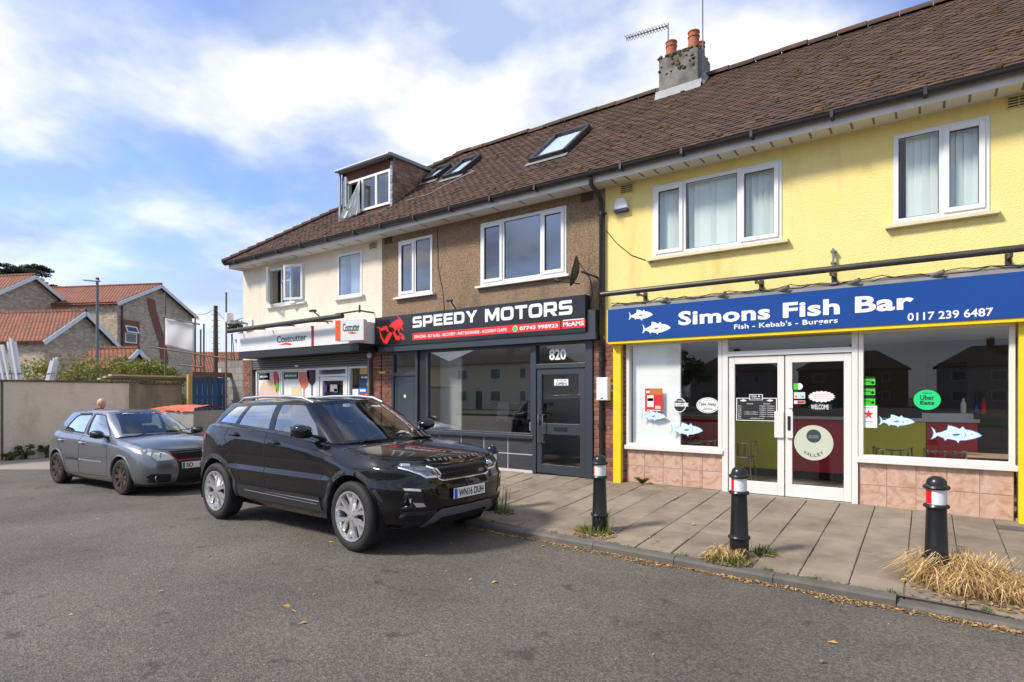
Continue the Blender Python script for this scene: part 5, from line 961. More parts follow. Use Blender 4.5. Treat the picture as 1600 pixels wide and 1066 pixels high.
def cut(bm, poly, udir, flt):
    """cut the polygon (u along udir, v = z) through the faces that pass flt; returns the faces inside"""
    U = Vector(udir).normalized(); us = [p[0] for p in poly]; vs = [p[1] for p in poly]; mg = .06
    def cand():
        r = []
        for f in bm.faces:
            c = f.calc_center_median(); u = c.dot(U)
            if min(us) - mg < u < max(us) + mg and min(vs) - mg < c.z < max(vs) + mg and flt(c, f.normal): r.append(f)
        return r
    n = len(poly)
    for i in range(n):
        a, c = poly[i], poly[(i + 1) % n]; du, dv_ = c[0] - a[0], c[1] - a[1]
        if abs(du) + abs(dv_) < 1e-6: continue
        no = (U * dv_ - Vector((0, 0, 1)) * du).normalized(); co = U * a[0] + Vector((0, 0, a[1]))
        fs = [f for f in cand()]
        lo_u, hi_u = min(a[0], c[0]) - .08, max(a[0], c[0]) + .08; lo_v, hi_v = min(a[1], c[1]) - .08, max(a[1], c[1]) + .08
        fs = [f for f in fs if any(lo_u < v.co.dot(U) < hi_u and lo_v < v.co.z < hi_v for v in f.verts)]
        if not fs: continue
        ge = set(fs)
        for f in fs: ge.update(f.edges); ge.update(f.verts)
        bmesh.ops.bisect_plane(bm, geom=list(ge), dist=1e-5, plane_co=co, plane_no=no)
    return [f for f in cand() if inside(poly, f.calc_center_median().dot(U), f.calc_center_median().z)]
def split_off(bm, faces, name, mat, parent, inset=0.0, thick=0.0):
    """move faces into an object of their own"""
    if not faces: return None
    idx = {}; V = []; Fs = []
    for f in faces:
        q = []
        for v in f.verts:
            if v not in idx: idx[v] = len(V); V.append(v)
            q.append(idx[v])
        Fs.append(q)
    me = bpy.data.meshes.new(name); me.from_pydata([(v.co - v.normal * inset)[:] for v in V], [], Fs); me.materials.append(mat)
    for p in me.polygons: p.use_smooth = True
    bmesh.ops.delete(bm, geom=faces, context='FACES')
    o = obj(name, me, parent)
    if thick:
        s_ = o.modifiers.new('solid', 'SOLIDIFY'); s_.thickness = thick; s_.offset = -1
    return o
from mathutils.bvhtree import BVHTree
def ribbon(bvh, pts, direction, w, mat, parent, name, lift=.002, cast=3.0, closed=False):
    """narrow strip (shut line, trim) laid on the body along 3-D guide points cast along direction"""
    D_ = Vector(direction).normalized(); P = []
    pts = list(pts) + ([pts[0]] if closed else []); dense = []
    for i in range(len(pts) - 1):
        a, c = Vector(pts[i]), Vector(pts[i + 1]); n = max(1, int((c - a).length / .03))
        dense += [a.lerp(c, k / n) for k in range(n)]
    dense.append(Vector(pts[-1]))
    for p in dense:
        h, nrm, _, _ = bvh.ray_cast(p - D_ * cast, D_)
        if h is not None:
            if nrm.dot(D_) > 0: nrm = -nrm
            P.append((h, nrm))
    b = MB(); vs = []
    for i, (h, nrm) in enumerate(P):
        d = (P[min(i + 1, len(P) - 1)][0] - P[max(i - 1, 0)][0]); d = d.normalized() if d.length > 1e-6 else Vector((1, 0, 0)); s_ = d.cross(nrm).normalized()
        vs += [h + s_ * w / 2 + nrm * lift, h - s_ * w / 2 + nrm * lift]
    fs = [(2 * i, 2 * i + 2, 2 * i + 3, 2 * i + 1) for i in range(len(P) - 1) if (P[i][0] - P[i + 1][0]).length < .12]
    if not fs: return None
    b.add(vs, fs); return b.build(name, mat, parent, smooth=True)
TYRE = M('tyre', (.012, .0115, .011), .75, var=.5, vs=14, col2=(.026, .024, .022), bump=.3, bs=90, bdist=.003); WELL = M('wheel_well', (.006, .006, .006), .95)
GAP = M('shut_gap', (.004, .004, .004), .9); TRIM = M('unpainted_trim', (.022, .022, .023), .55, bump=.15, bs=200, bdist=.001); SEATM = M('car_seat', (.02, .02, .022), .7); DASH = M('dashboard', (.018, .018, .019), .6)
LAMPI = M('lamp_reflector', (.55, .57, .58), .12, .9, bump=.5, bs=26, bdist=.01); LAMPC = glass('lamp_lens', (.92, .94, .94), 1.5, 2.0); TAIL = M('tail_lamp', (.30, .008, .012), .15, coat=1); DISC = M('brake_disc', (.22, .21, .2), .4, .9)
def wheel(parent, x, y, r, w, rim_r, side, rimmat, spokes, steer=0, style='twin'):
    e = bpy.data.objects.new('wheel', None)     # replaced below by the tyre mesh as the part itself
    bpy.data.objects.remove(e); s = side
    t = MB(); hw = w / 2
    prof = [(rim_r, -hw * .86), (rim_r + .02, -hw * .97), (r - .05, -hw), (r - .018, -hw * .9), (r - .004, -hw * .74), (r, -hw * .6)]
    for k in (-.3, 0, .3): prof += [(r, hw * (k - .1)), (r - .008, hw * (k - .085)), (r - .008, hw * (k + .085)), (r, hw * (k + .1))]
    prof += [(r, hw * .6), (r - .004, hw * .74), (r - .018, hw * .9), (r - .05, hw), (rim_r + .02, hw * .97), (rim_r, hw * .86), (rim_r, -hw * .86)]
    t.lathe(prof, 48, (0, 0, 0), axis=1, caps=False); wo = t.build('wheel', TYRE, parent, smooth=True); wo.location = (x, y, r); wo.rotation_euler = (0, 0, steer)
    o = s * hw
    b = MB(); b.lathe([(rim_r + .004, o * .92), (rim_r + .002, o * .98), (rim_r - .012, o * .98), (rim_r - .02, o * .8), (rim_r - .03, o * .3), (rim_r - .03, -o * .8)], 40, axis=1, caps=False)
    rim = b.build('rim', rimmat, wo, smooth=True); b = MB(); b.lathe([(0, o * .12), (rim_r - .03, o * .12), (rim_r - .03, o * .06), (0, o * .06)], 28, axis=1); b.build('wheel_back', WELL, wo)
    b = MB(); b.lathe([(.05, o * .32), (rim_r * .62, o * .32), (rim_r * .62, o * .2), (.05, o * .2)], 28, axis=1); b.build('brake_disc', DISC, wo)
    off = rad(90)
    for k in range(spokes):
        a = off + 2 * math.pi * k / spokes; rads = ((.045, .84), (rim_r * .55, .80), (rim_r - .008, .93))
        for tw in ((-1, 1) if style == 'twin' else (0,)):
            b = MB(); vs = []
            for rr, yy in rads:
                f = (rr - .045) / (rim_r - .053); da = tw * (.055 + .20 * f ** 1.2) * (1 if style == 'twin' else 0); hwid = (.017 + .006 * f) if style == 'twin' else (.028 + .010 * f)
                c = Vector((math.cos(a + da), 0, math.sin(a + da))); tg = Vector((-c.z, 0, c.x))
                for sx, dy in ((-1.25, -.30), (-.8, 0), (.8, 0), (1.25, -.30)): p = c * rr + tg * hwid * sx; vs.append((p.x, o * (yy + dy), p.z))
            b.add(vs, [(4 * i + j, 4 * i + j + 1, 4 * i + j + 5, 4 * i + j + 4) for i in range(2) for j in range(3)] + [(0, 4, 7, 3), (4, 8, 11, 7)]); b.build('spoke', rimmat, rim, bevel=0)
    b = MB(); b.lathe([(.062, o * .55), (.06, o * .84), (.034, o * .88), (0, o * .89)], 20, axis=1); b.build('hub', rimmat, rim, smooth=True)
    for k in range(5): a = 2 * math.pi * k / 5 + .3; MB().lathe([(.009, o * .84), (.009, o * .885), (0, o * .886)], 6, (.044 * math.cos(a), 0, .044 * math.sin(a)), axis=1).build('wheel_bolt', CHROME, rim)
    return wo
def ring(xr, xf, w, z, ax, wa=None):
    """plan outline, rear centre round the left side to front centre; z: number or function of x; wa: half width over the axles"""
    wa = wa or w; zf = z if callable(z) else (lambda x: z)
    P = [(xr, 0), (xr + .012, .40 * w), (xr + .05, .72 * w), (xr + .19, .935 * w), (xr + .42, w * .99), (-ax, wa), (-ax + .5, w * 1.0), (-.2, w), (ax - .58, w), (ax, wa), (xf - .46, .985 * w + .5 * (wa - w)), (xf - .20, .90 * w), (xf - .085, .72 * w), (xf - .022, .40 * w), (xf, 0)]
    return [(x, y, zf(x)) for x, y in P]
def build_car(K, root):
    """K: dict of sections and outlines; makes the shell, cuts glass, doors and lamps out of it and adds the rest"""
    ax = K['ax']; low = [ring(*l[:4], ax, l[4] if len(l) > 4 else None) for l in K['low']]; bm = bmesh.new(); tl = bm.faces.layers.int.new('zone')
    G = loft(low, .045, .03); grid_faces(bm, G, tagl=tl, tag=1)
    top = low[-1]; G0, G2 = K['g0'], K['g2']; cab = [G0]
    for f in (.5,): cab.append([(a[0] + (c[0] - a[0]) * f + (.012 if a[0] > .9 else 0), a[1] + (c[1] - a[1]) * f + .016 * min(1, a[1] / .3), a[2] + (c[2] - a[2]) * f + .004) for a, c in zip(G0, G2)])
    cab.append(G2); zr = K['zr']
    for kx, ky, cx_, dz in ((.955, .90, .02, .020), (.86, .66, .07, .0), (.78, .33, .11, .0), (.74, 0, .13, .0)):
        row = []
        for p in G2: x = p[0] * kx - cx_ * .6; y = p[1] * ky; row.append((x, y, (p[2] + dz) if dz else zr(x) - .02 * (y / .6) ** 2))
        cab.append(row)
    grid_faces(bm, loft(cab[:3], .05, .035), tagl=tl, tag=2); grid_faces(bm, loft(cab[2:], .06, .05), tagl=tl, tag=3)
    # belt ledge along the sides and back
    grid_faces(bm, loft([top[:9], [tuple((np.array(a) + np.array(c)) / 2 + np.array((0, .004, .008))) for a, c in zip(top[:9], G0[:9])], G0[:9]], .06, .02), tagl=tl, tag=4)
    # bonnet: rows from the wing edge to the centre line
    ed = loft([top[8:], [(p[0], p[1], p[2] - .01) for p in top[8:]]], .045, .02)[0]; n = len(ed); rows = []; c0, c1 = K['cowl'], top[-1]
    for i, p in enumerate(ed):
        t = i / (n - 1); tt = (p[0] - ed[0][0]) / (ed[-1][0] - ed[0][0]); cx_ = c0[0] + (c1[0] - c0[0]) * (tt ** .92 if tt > 0 else 0); tc_ = (cx_ - c0[0]) / (c1[0] - c0[0]); cz = pchip([0, .35, .7, .9, 1], np.array(K['bonnet'])[:, None], np.array([tc_]))[0, 0]; row = []
        for s_ in np.linspace(0, 1, 15):
            k = 1 - (1 - s_) ** 2.0; y = p[1] * (1 - s_); row.append((p[0] + (cx_ - p[0]) * k, y, p[2] + (cz - p[2]) * (1 - (1 - s_) ** K.get('crown', 2.6))))
        rows.append(row)
    grid_faces(bm, rows, tagl=tl, tag=5)
    bmesh.ops.remove_doubles(bm, verts=bm.verts, dist=.0008)
    # wheel arches
    for wx in (-ax, ax):
        R = K['arch_r']; zc = K['wheel_r'] + K.get('arch_dz', 0); dead = []
        ins = {v for v in bm.verts if (v.co.x - wx) ** 2 + (v.co.z - zc) ** 2 < R * R and abs(v.co.y) > .5 and v.co.z < zc + R}
        for f in bm.faces:
            k = sum(v in ins for v in f.verts)
            if k == len(f.verts): dead.append(f)
        bmesh.ops.delete(bm, geom=dead, context='FACES')
        for v in ins:
            if v.is_valid:
                d = Vector((v.co.x - wx, 0, v.co.z - zc)); d = d.normalized() if d.length > 1e-4 else Vector((0, 0, 1)); v.co.x = wx + d.x * R; v.co.z = zc + d.z * R
    bmesh.ops.recalc_face_normals(bm, faces=bm.faces); bm.normal_update()
    bvh = BVHTree.FromBMesh(bm)
    out_ = {}
    # glass
    for nm, poly in K['side_glass']:
        for s_ in (1, -1):
            fs = cut(bm, poly, (1, 0, 0), lambda c, nn: c.y * s_ > .4); bm.normal_update()
            fs = [f for f in fs if f.is_valid]; split_off(bm, fs, nm, K.get('glass_' + nm, CARSIDE), root, .004)
    fs = cut(bm, K['screen'], (0, 1, 0), lambda c, nn: c.x > .0 and nn.x > .15); split_off(bm, fs, 'windscreen', CARGLASS, root, .003)
    fs = cut(bm, K['rear_glass'], (0, 1, 0), lambda c, nn: c.x < -1.2 and nn.x < -.15); split_off(bm, fs, 'rear_window', DARKGLASS, root, .003)
    # lamps and grilles
    for nm, poly, ud, mat, dep in K['cuts']:
        for s_ in (1, -1):
            U = Vector((ud[0], -ud[1] * s_, 0)); Nn = Vector((-U.y, U.x, 0)); Nn = Nn if Nn.x > 0 else -Nn
            if ud == (0, 1) and s_ == -1 and nm in K.get('single', ()): continue
            fs = cut(bm, poly if ud != (0, 1) or s_ == 1 else poly, U, lambda c, nn: c.x > 1.2 and (nn.dot(Nn) > .05) and (nm in K.get('single', ()) or c.y * s_ > .02)); bm.normal_update()
            o = split_off(bm, [f for f in fs if f.is_valid], nm, mat, root, dep, .0)
            if nm == 'headlight' and o:
                me = o.data.copy(); me.materials.clear(); me.materials.append(LAMPC); co = np.empty(len(me.vertices) * 3); me.vertices.foreach_get('co', co); 
                l_ = obj('lens', me, o); l_.location = Nn * (dep + .004)
    # doors
    for nm, poly in K['doors']:
        for s_ in (1, -1):
            fs = cut(bm, poly, (1, 0, 0), lambda c, nn: c.y * s_ > .5 and abs(nn.y) > .25); d = split_off(bm, [f for f in fs if f.is_valid], 'door', K['paint'], root)
            if d:
                out_[(nm, s_)] = d; ribbon(bvh, [(x, s_ * .9, z) for x, z in poly], (0, -s_, 0), .009, GAP, d, 'shut_line', .0015, closed=True)
    me = bpy.data.meshes.new('body'); bm.to_mesh(me); bm.free(); me.materials.append(K['paint'])
    body = obj('body', me, root)
    # wheel wells and underbody
    for wx in (-ax, ax):
        for s_ in (1, -1):
            b = MB(); R = K['arch_r'] + .004; b.lathe([(R, s_ * (K['w'] - .03)), (R, s_ * .42), (.0, s_ * .42)], 20, (wx, 0, K['wheel_r'] + K.get('arch_dz', 0)), axis=1, ang=(-.35, math.pi + .35)); b.build('wheel_well', WELL, root)
            b = MB(); R0 = K['arch_r'] - .004; a0, a1 = K.get('arch_ang', (-.09, math.pi + .09)); aw = K['arch_w']; vs = []; n = 30; zc = K['wheel_r'] + K.get('arch_dz', 0)
            for k in range(n + 1):
                a = a0 + (a1 - a0) * k / n
                for rr, dy in ((R0, -.06), (R0, .0), (R0 + aw * .35, .012), (R0 + aw, .004), (R0 + aw, -.03)):
                    x, z = wx + rr * math.cos(a), zc + rr * math.sin(a); h, nn, _, _ = bvh.ray_cast(Vector((x, s_ * 2, z)), Vector((0, -s_, 0))); q = wx + (R0 + aw) * 1.03 * math.cos(a), zc + (R0 + aw) * 1.03 * math.sin(a)
                    h2, _, _, _ = bvh.ray_cast(Vector((q[0], s_ * 2, q[1])), Vector((0, -s_, 0))); yb = abs(h2.y) if h2 is not None and abs(h2.y) > .6 else K['w'] - .02
                    vs.append((x, s_ * (yb + dy), z))
            b.add(vs, [(5 * i + j, 5 * i + j + 1, 5 * i + j + 6, 5 * i + j + 5) for i in range(n) for j in range(4)]); b.build('arch_trim', K['arch_mat'], root, smooth=True)
    zb = K['low'][0][3]; b = MB(); b.box(-ax + K['arch_r'], ax - K['arch_r'], -.76, .76, zb + .0, zb + .2); b.box(-ax - .6, ax + .62, -.44, .44, zb + .03, zb + .25); b.build('underbody', WELL, root)
    # cabin floor and seats
    zf = zb + .2; b = MB(); b.box(-ax - .3, ax - .35, -.70, .70, zf, zf + .03); b.build('cabin_floor', DASH, root)
    xs_, zs_ = K['seat_x'], K['seat_z']
    for s_ in (1, -1):
        st_ = MB().prism([(xs_ - .05, zs_ - .2), (xs_ + .48, zs_ - .2), (xs_ + .5, zs_ - .02), (xs_ + .1, zs_ + .0), (xs_ - .16, zs_ + .55), (xs_ - .28, zs_ + .56), (xs_ - .08, zs_ - .05)], 1, s_ * .37 - .24, s_ * .37 + .24).build('seat', SEATM, root, bevel=.04)
        MB().box(xs_ - .27, xs_ - .17, s_ * .37 - .13, s_ * .37 + .13, zs_ + .60, zs_ + .80).build('headrest', SEATM, st_, bevel=.04)
    MB().prism([(xs_ - .95, zs_ - .15), (xs_ - .45, zs_ - .15), (xs_ - .45, zs_), (xs_ - .85, zs_), (xs_ - 1.08, zs_ + .5), (xs_ - 1.2, zs_ + .5)], 1, -.62, .62).build('rear_bench', SEATM, root, bevel=.03)
    dz = K['dash']; MB().prism([(dz[0], dz[1] - .35), (dz[0] - .03, dz[1] - .06), (dz[0] + .08, dz[1]), (dz[0] + .62, dz[1] - .02), (dz[0] + .62, dz[1] - .35)], 1, -.66, .66).build('dashboard', DASH, root, bevel=.02)
    b = MB(); n = 28; c = Vector((dz[0] - .12, -.36, dz[1] + .0)); up = Vector((-.35, 0, .94)).normalized(); b.tube([c + Vector((0, 1, 0)) * .18 * math.cos(a) + up * .18 * math.sin(a) for a in np.linspace(0, 2 * math.pi, n + 1)], .016, 7, caps=False); sw = b.build('steering_wheel', DASH, root, smooth=True); MB().ball(c, (.04, .07, .06), 10).build('wheel_boss', DASH, sw); MB().box(c.x - .01, c.x + .02, c.y - .17, c.y + .17, c.z - .025, c.z + .025).build('wheel_spoke', DASH, sw)
    return body, bvh, out_
def mirror_unit(root, x, y, z, mat, base, sc=1.0, ind=False):
    for s_ in (1, -1):
        b = MB(); n = 10; V = []
        prof = [(-.10, .30), (-.085, .82), (-.03, 1.0), (.05, .86), (.115, .35)]
        for px_, k in prof:
            for a in np.linspace(0, 2 * math.pi, 17)[:-1]:
                ca, sa = math.cos(a), math.sin(a); ca = math.copysign(abs(ca) ** .7, ca); sa = math.copysign(abs(sa) ** .8, sa); V.append((x + px_ * sc, s_ * (y + .115 * k * ca * sc), z + .082 * k * sa * sc + .012 * ca))
        b.add(V, [(i * 16 + j, i * 16 + (j + 1) % 16, (i + 1) * 16 + (j + 1) % 16, (i + 1) * 16 + j) for i in range(4) for j in range(16)] + [tuple(range(16))[::-1], tuple(range(64, 80))]); o = b.build('wing_mirror', mat, root, smooth=True)
        MB().beam((x + .01, s_ * (y - .10), z - .05), (x + .04, s_ * (y - .24), z - .085), .07, .035).build('mirror_arm', base, o, bevel=.01); b = MB(); b.box(x - .108 * sc, x - .103 * sc, s_ * y - .085, s_ * y + .085, z - .055, z + .055); b.build('mirror_glass', CHROME, o)
def handle(door, bvh, x, z, s_, mat, w=.19):
    h, nn, _, _ = bvh.ray_cast(Vector((x, s_ * 2, z)), Vector((0, -s_, 0)))
    if h is None: return
    b = MB(); b.tube([(x - w / 2, h.y - s_ * .005, z - .006), (x - w * .36, h.y + s_ * .032, z), (x + w * .36, h.y + s_ * .032, z), (x + w / 2, h.y - s_ * .005, z)], [.012, .016, .017, .012], 8); b.build('handle', mat, door, smooth=True); MB().ball((x + w * .1, h.y, z), (.06, .006, .034), 12).build('handle_recess', GAP, door, smooth=True)
def plate(root, x, y0, z0, w, h, s, nrm_tilt=0, band=None, back=PW, name='number_plate', x2=None):
    """front number plate facing +x, given by its centre"""
    o = MB().box(x - .012, x, y0 - w / 2, y0 + w / 2, z0 - h / 2, z0 + h / 2).build(name, back, root, bevel=.004); u = (0, 1, 0)
    tx = text(s, (x, y0 - w / 2 + (.075 if band else .03), z0 - h * .36), u, UZ, (w - (.105 if band else .06)) * (.30 if len(s) < 4 else 1), h * .72, PK, o, bold=.03, off=.002)
    if band: flat([(.004, .004), (.052, .004), (.052, h - .004), (.004, h - .004)], (x, y0 - w / 2, z0 - h / 2), u, UZ, band, o, 'plate_band', off=.0015)
    return o
# ------------------------------------------------------------------ black SUV
PB = M('black_car_paint', (.0045, .0045, .005), .25, coat=.9, spec=.05); SILV = M('alloy_silver', (.66, .66, .67), .30, .8, var=.25, vs=12, col2=(.5, .49, .48)); DKG = M('skid_grey', (.13, .13, .135), .5, .3)
ev = thing('black_suv', 'black five-door SUV with silver alloy wheels parked at the kerb', 'car', (-6.32, -3.75, 0.0), rad(-.6), world=False)
AX = 1.40
def zsh(x): return np.interp(x, [-2.2, -1.7, -.9, 0, .8, 1.4, 1.8, 2.0, 2.2], [1.10, 1.10, 1.085, 1.06, 1.0, .955, .925, .885, .86])
def zbelt(x): return np.interp(x, [-2.2, -1.65, -.9, -.2, .45, .85, 1.4, 1.75, 2.0, 2.13], [1.21, 1.235, 1.21, 1.18, 1.13, 1.09, 1.025, .985, .935, .895])
EV = dict(ax=AX, w=.955, wheel_r=.370, arch_r=.425, arch_dz=.015, arch_w=.065, arch_mat=TRIM, paint=PB,
    low=[(-1.98, 2.02, .80, .25), (-2.09, 2.15, .885, .34, .90), (-2.14, 2.205, .925, .47, .95), (-2.16, 2.215, .912, .58, .955), (-2.155, 2.21, .934, .69, .968), (-2.14, 2.185, .908, .775, .968), (-2.115, 2.165, .92, .87, .952), (-2.08, 2.125, .905, zsh, .912), (-2.03, 2.085, .865, zbelt, .868)],
    g0=[(-1.98, 0, 1.235), (-1.97, .38, 1.235), (-1.93, .60, 1.24), (-1.84, .73, 1.25), (-1.68, .785, 1.255), (-1.4, .80, 1.25), (-.9, .81, 1.225), (-.2, .815, 1.195), (.82, .785, 1.105), (.93, .75, 1.10), (1.0, .68, 1.105), (1.06, .56, 1.115), (1.11, .38, 1.125), (1.14, .19, 1.13), (1.15, 0, 1.13)],
    g2=[(-1.80, 0, 1.53), (-1.79, .32, 1.525), (-1.76, .47, 1.52), (-1.69, .555, 1.52), (-1.54, .59, 1.525), (-1.2, .61, 1.54), (-.75, .62, 1.55), (-.25, .625, 1.558), (.10, .612, 1.548), (.18, .585, 1.546), (.235, .54, 1.548), (.29, .43, 1.556), (.325, .30, 1.563), (.345, .15, 1.567), (.35, 0, 1.569)],
    zr=lambda x: 1.615 - .05 * ((x + .55) / .95) ** 2, cowl=(1.04, 0, 1.115), bonnet=[1.115, 1.088, 1.035, .975, .895], crown=2.4,
    side_glass=[('quarter_window', [(-1.60, 1.285), (-1.17, 1.27), (-1.10, 1.50), (-1.40, 1.49)]), ('side_window', [(-1.08, 1.262), (-.36, 1.225), (-.43, 1.525), (-1.02, 1.508)]), ('side_window', [(-.24, 1.22), (.56, 1.165), (.60, 1.19), (.50, 1.30), (.15, 1.515), (.08, 1.525), (-.31, 1.53)])],
    screen=[(-.66, 1.135), (.66, 1.135), (.60, 1.28), (.50, 1.525), (.3, 1.54), (-.3, 1.54), (-.50, 1.525), (-.60, 1.28)], rear_glass=[(-.52, 1.27), (.52, 1.27), (.44, 1.49), (-.44, 1.49)],
    cuts=[], doors=[('rear', [(-.275, .44), (-.275, .8), (-.29, 1.19), (-1.18, 1.24), (-1.24, 1.1), (-1.10, .95), (-.93, .76), (-.84, .56), (-.80, .44)]), ('front', [(.87, .46), (.87, .8), (.85, 1.085), (-.285, 1.185), (-.27, .8), (-.27, .44), (.5, .44)])],
    seat_x=-.12, seat_z=.68, dash=(.52, 1.07))
u_ = (.62, .785)        # oblique projection for the headlamp corner: along the wing
HL = [(2.02 - 1.0, 0)]
body, ebvh, edoors = build_car(EV, ev)
def surf(bvh, x=None, y=None, z=None, d='f'):
    if d == 'f': h = bvh.ray_cast(Vector((4, y, z)), Vector((-1, 0, 0)))
    elif d == 's': h = bvh.ray_cast(Vector((x, math.copysign(3, y), z)), Vector((0, -math.copysign(1, y), 0)))
    else: h = bvh.ray_cast(Vector((x, y, 4)), Vector((0, 0, -1)))
    return h[0], h[1]
def patch(bvh, pts, mat, parent, name, lift=.004, ang=0.0, n=10, mirror=False, hollow=False):
    """skin piece on the car nose: outline points (y,z) seen from straight ahead turned by ang about z; cast onto the body, lifted"""
    D_ = Vector((-math.cos(ang), math.sin(ang), 0)); U = Vector((math.sin(ang), math.cos(ang), 0)); res = []
    bmt = bmesh.new(); vs = [bmt.verts.new((a, c, 0)) for a, c in pts]; f = bmt.faces.new(vs); bmesh.ops.triangulate(bmt, faces=[f])
    for _ in range(5):
        es = [e for e in bmt.edges if e.calc_length() > .028]
        if not es: break
        bmesh.ops.subdivide_edges(bmt, edges=es, cuts=1, use_grid_fill=False); bmesh.ops.triangulate(bmt, faces=bmt.faces)
    ok = True; last = None
    for v in bmt.verts:
        o_ = U * v.co.x + Vector((0, 0, v.co.y)); h = bvh.ray_cast(o_ - D_ * 5, D_)
        if h[0] is not None:
            nn = h[1] if h[1].dot(D_) < 0 else -h[1]; v.co = h[0] + nn * lift; last = v.co.copy()
        else: v.co = last.copy() if last else o_
    me = bpy.data.meshes.new(name); bmt.to_mesh(me); bmt.free(); me.materials.append(mat)
    for p in me.polygons: p.use_smooth = True
    return obj(name, me, parent)
def mir(pts): return [(-a, c) for a, c in pts][::-1]
# nose: grille, lamps, lower bumper
MESHG = M('grille_black', (.008, .008, .009), .4)
gr = patch(ebvh, [(-.46, .885), (.46, .885), (.41, .765), (.36, .75), (-.36, .75), (-.41, .765)], MESHG, ev, 'grille', .004)
ribbon(ebvh, [(2, -.465, .895), (2, -.41, .768), (2, -.36, .748), (2, .36, .748), (2, .41, .768), (2, .465, .895)], (-1, 0, 0), .014, CHROME, gr, 'grille_trim', .008)
for k, z in enumerate((.86, .80)):
    b = MB()
    for i in range(17):
        y = -.37 + .74 * i / 16; h = surf(ebvh, y=y, z=z)[0]
        if h is not None:
            for dz_ in (0, .022): b.lathe([(.018, 0), (.011, 0), (.011, .010), (.018, .010)], 6, (h.x + .002, y + (.023 if dz_ else 0), z - dz_), axis=0)
    o = b.build('grille_mesh', M('grille_gloss', (.03, .03, .032), .25, .5) if k == 0 else bpy.data.materials['grille_gloss'], gr); o['kind'] = 'stuff'
h = surf(ebvh, y=.26, z=.80)[0]; MB().ball((h.x + .012, .26, .80), (.008, .05, .024), 14).build('badge', GREYM, gr, smooth=True)
HLP = [(.40, .795), (.47, .90), (.62, .925), (.80, .945), (.93, .965), (.90, .93), (.78, .875), (.68, .84), (.60, .80)]
LAMPG = M('lamp_inner', (.16, .165, .17), .22, .6, var=.8, vs=34, col2=(.03, .03, .033))
for s_ in (1, -1):
    ang = s_ * rad(35); pl_ = []
    for yy, zz in HLP:        # place points on the nose from straight ahead, then keep them as oblique coordinates
        xx = np.interp(yy, [.40, .6, .78, .93], [2.11, 2.07, 1.96, 1.72]); pl_.append((xx * math.sin(ang) + s_ * yy * math.cos(ang), zz))
    hl = patch(ebvh, pl_, LAMPG, ev, 'headlight', .004, ang); patch(ebvh, pl_, LAMPC, hl, 'lens', .010, ang)
    D_ = (-math.cos(ang), math.sin(ang), 0); q = lambda t: [(2.0 * 0 + c_[0] * math.sin(ang), c_[0] * math.cos(ang), c_[1]) for c_ in t]
    ribbon(ebvh, q([pl_[3], pl_[2]]), D_, .03, SILV, hl, 'upper_reflector', .006)
    ribbon(ebvh, q([pl_[4], pl_[6], pl_[7], pl_[8], pl_[0], pl_[1]]), D_, .022, M_DRL if 'M_DRL' in globals() else globals().setdefault('M_DRL', M('drl_white', (.78, .79, .8), .2)), hl, 'light_guide', .007)
    h = ebvh.ray_cast(Vector((pl_[0][0] * .5 * math.sin(ang) + .0, 0, 0)), Vector((1, 0, 0)))
    cpt = Vector((((pl_[0][0] * .62 + pl_[7][0] * .38)) * math.sin(ang), (pl_[0][0] * .62 + pl_[7][0] * .38) * math.cos(ang), .855)); h = ebvh.ray_cast(cpt - Vector(D_) * 5, Vector(D_))[0]
    if h is not None: o = MB().lathe([(0, 0), (.032, 0), (.036, .004), (.032, .010), (.022, .016), (0, .02)], 20, axis=0).build('projector', M_PRJ if 'M_PRJ' in globals() else globals().setdefault('M_PRJ', M('projector_lens', (.5, .52, .54), .05, .9)), hl, smooth=True); o.location = h + Vector((.002, 0, 0)); o.rotation_euler = (0, 0, -ang)
    # fog grille with daylight strip
    def obl(t, xs=((.3, 2.20), (.6, 2.17), (.75, 2.11), (.9, 1.95))): return [(np.interp(a, [p[0] for p in xs], [p[1] for p in xs]) * math.sin(ang) + s_ * a * math.cos(ang), c) for a, c in t]
    fg = patch(ebvh, obl([(.58, .50), (.62, .66), (.90, .685), (.90, .60), (.86, .505)]), MESHG, ev, 'fog_grille', .004, ang); patch(ebvh, obl([(.63, .665), (.635, .69), (.89, .715), (.90, .695)]), M_DRL, fg, 'daylight_strip', .010, ang); patch(ebvh, obl([(.57, .505), (.60, .545), (.70, .56), (.67, .51)]), SILV, fg, 'fog_trim', .009, ang)
    lb = patch(ebvh, obl([(.34, .32), (.38, .40), (.44, .455), (.93, .475), (.90, .38), (.82, .29), (.5, .27)]), TRIM, ev, 'lower_bumper', .004, ang); patch(ebvh, obl([(.50, .35), (.52, .42), (.80, .43), (.78, .36)]), WELL, lb, 'bumper_vent', .007, ang)
    # side cladding, crease trim and badges
    ribbon(ebvh, [(-.86, s_ * .9, .44), (.86, s_ * .9, .44)], (0, -s_, 0), .17, TRIM, ev, 'sill_cladding', .005); ribbon(ebvh, [(-.72, s_ * .9, .485), (.84, s_ * .9, .47)], (0, -s_, 0), .014, GALV, ev, 'sill_strip', .010); ribbon(ebvh, [(-.70, s_ * .9, .455), (.80, s_ * .9, .435)], (0, -s_, 0), .010, GALV, ev, 'sill_strip', .010)
    ribbon(ebvh, [(-1.15, s_ * .9, 1.247), (-.2, s_ * .9, 1.20), (.62, s_ * .9, 1.145)], (0, -s_, 0), .012, BLACK, ev, 'waist_seal', .004)
    ribbon(ebvh, [(.62, s_ * .9, 1.02), (.80, s_ * .9, 1.035), (1.05, s_ * .9, .985), (.95, s_ * .9, .975), (.70, s_ * .9, .99)], (0, -s_, 0), .02, BLACK, ev, 'wing_vent', .004)
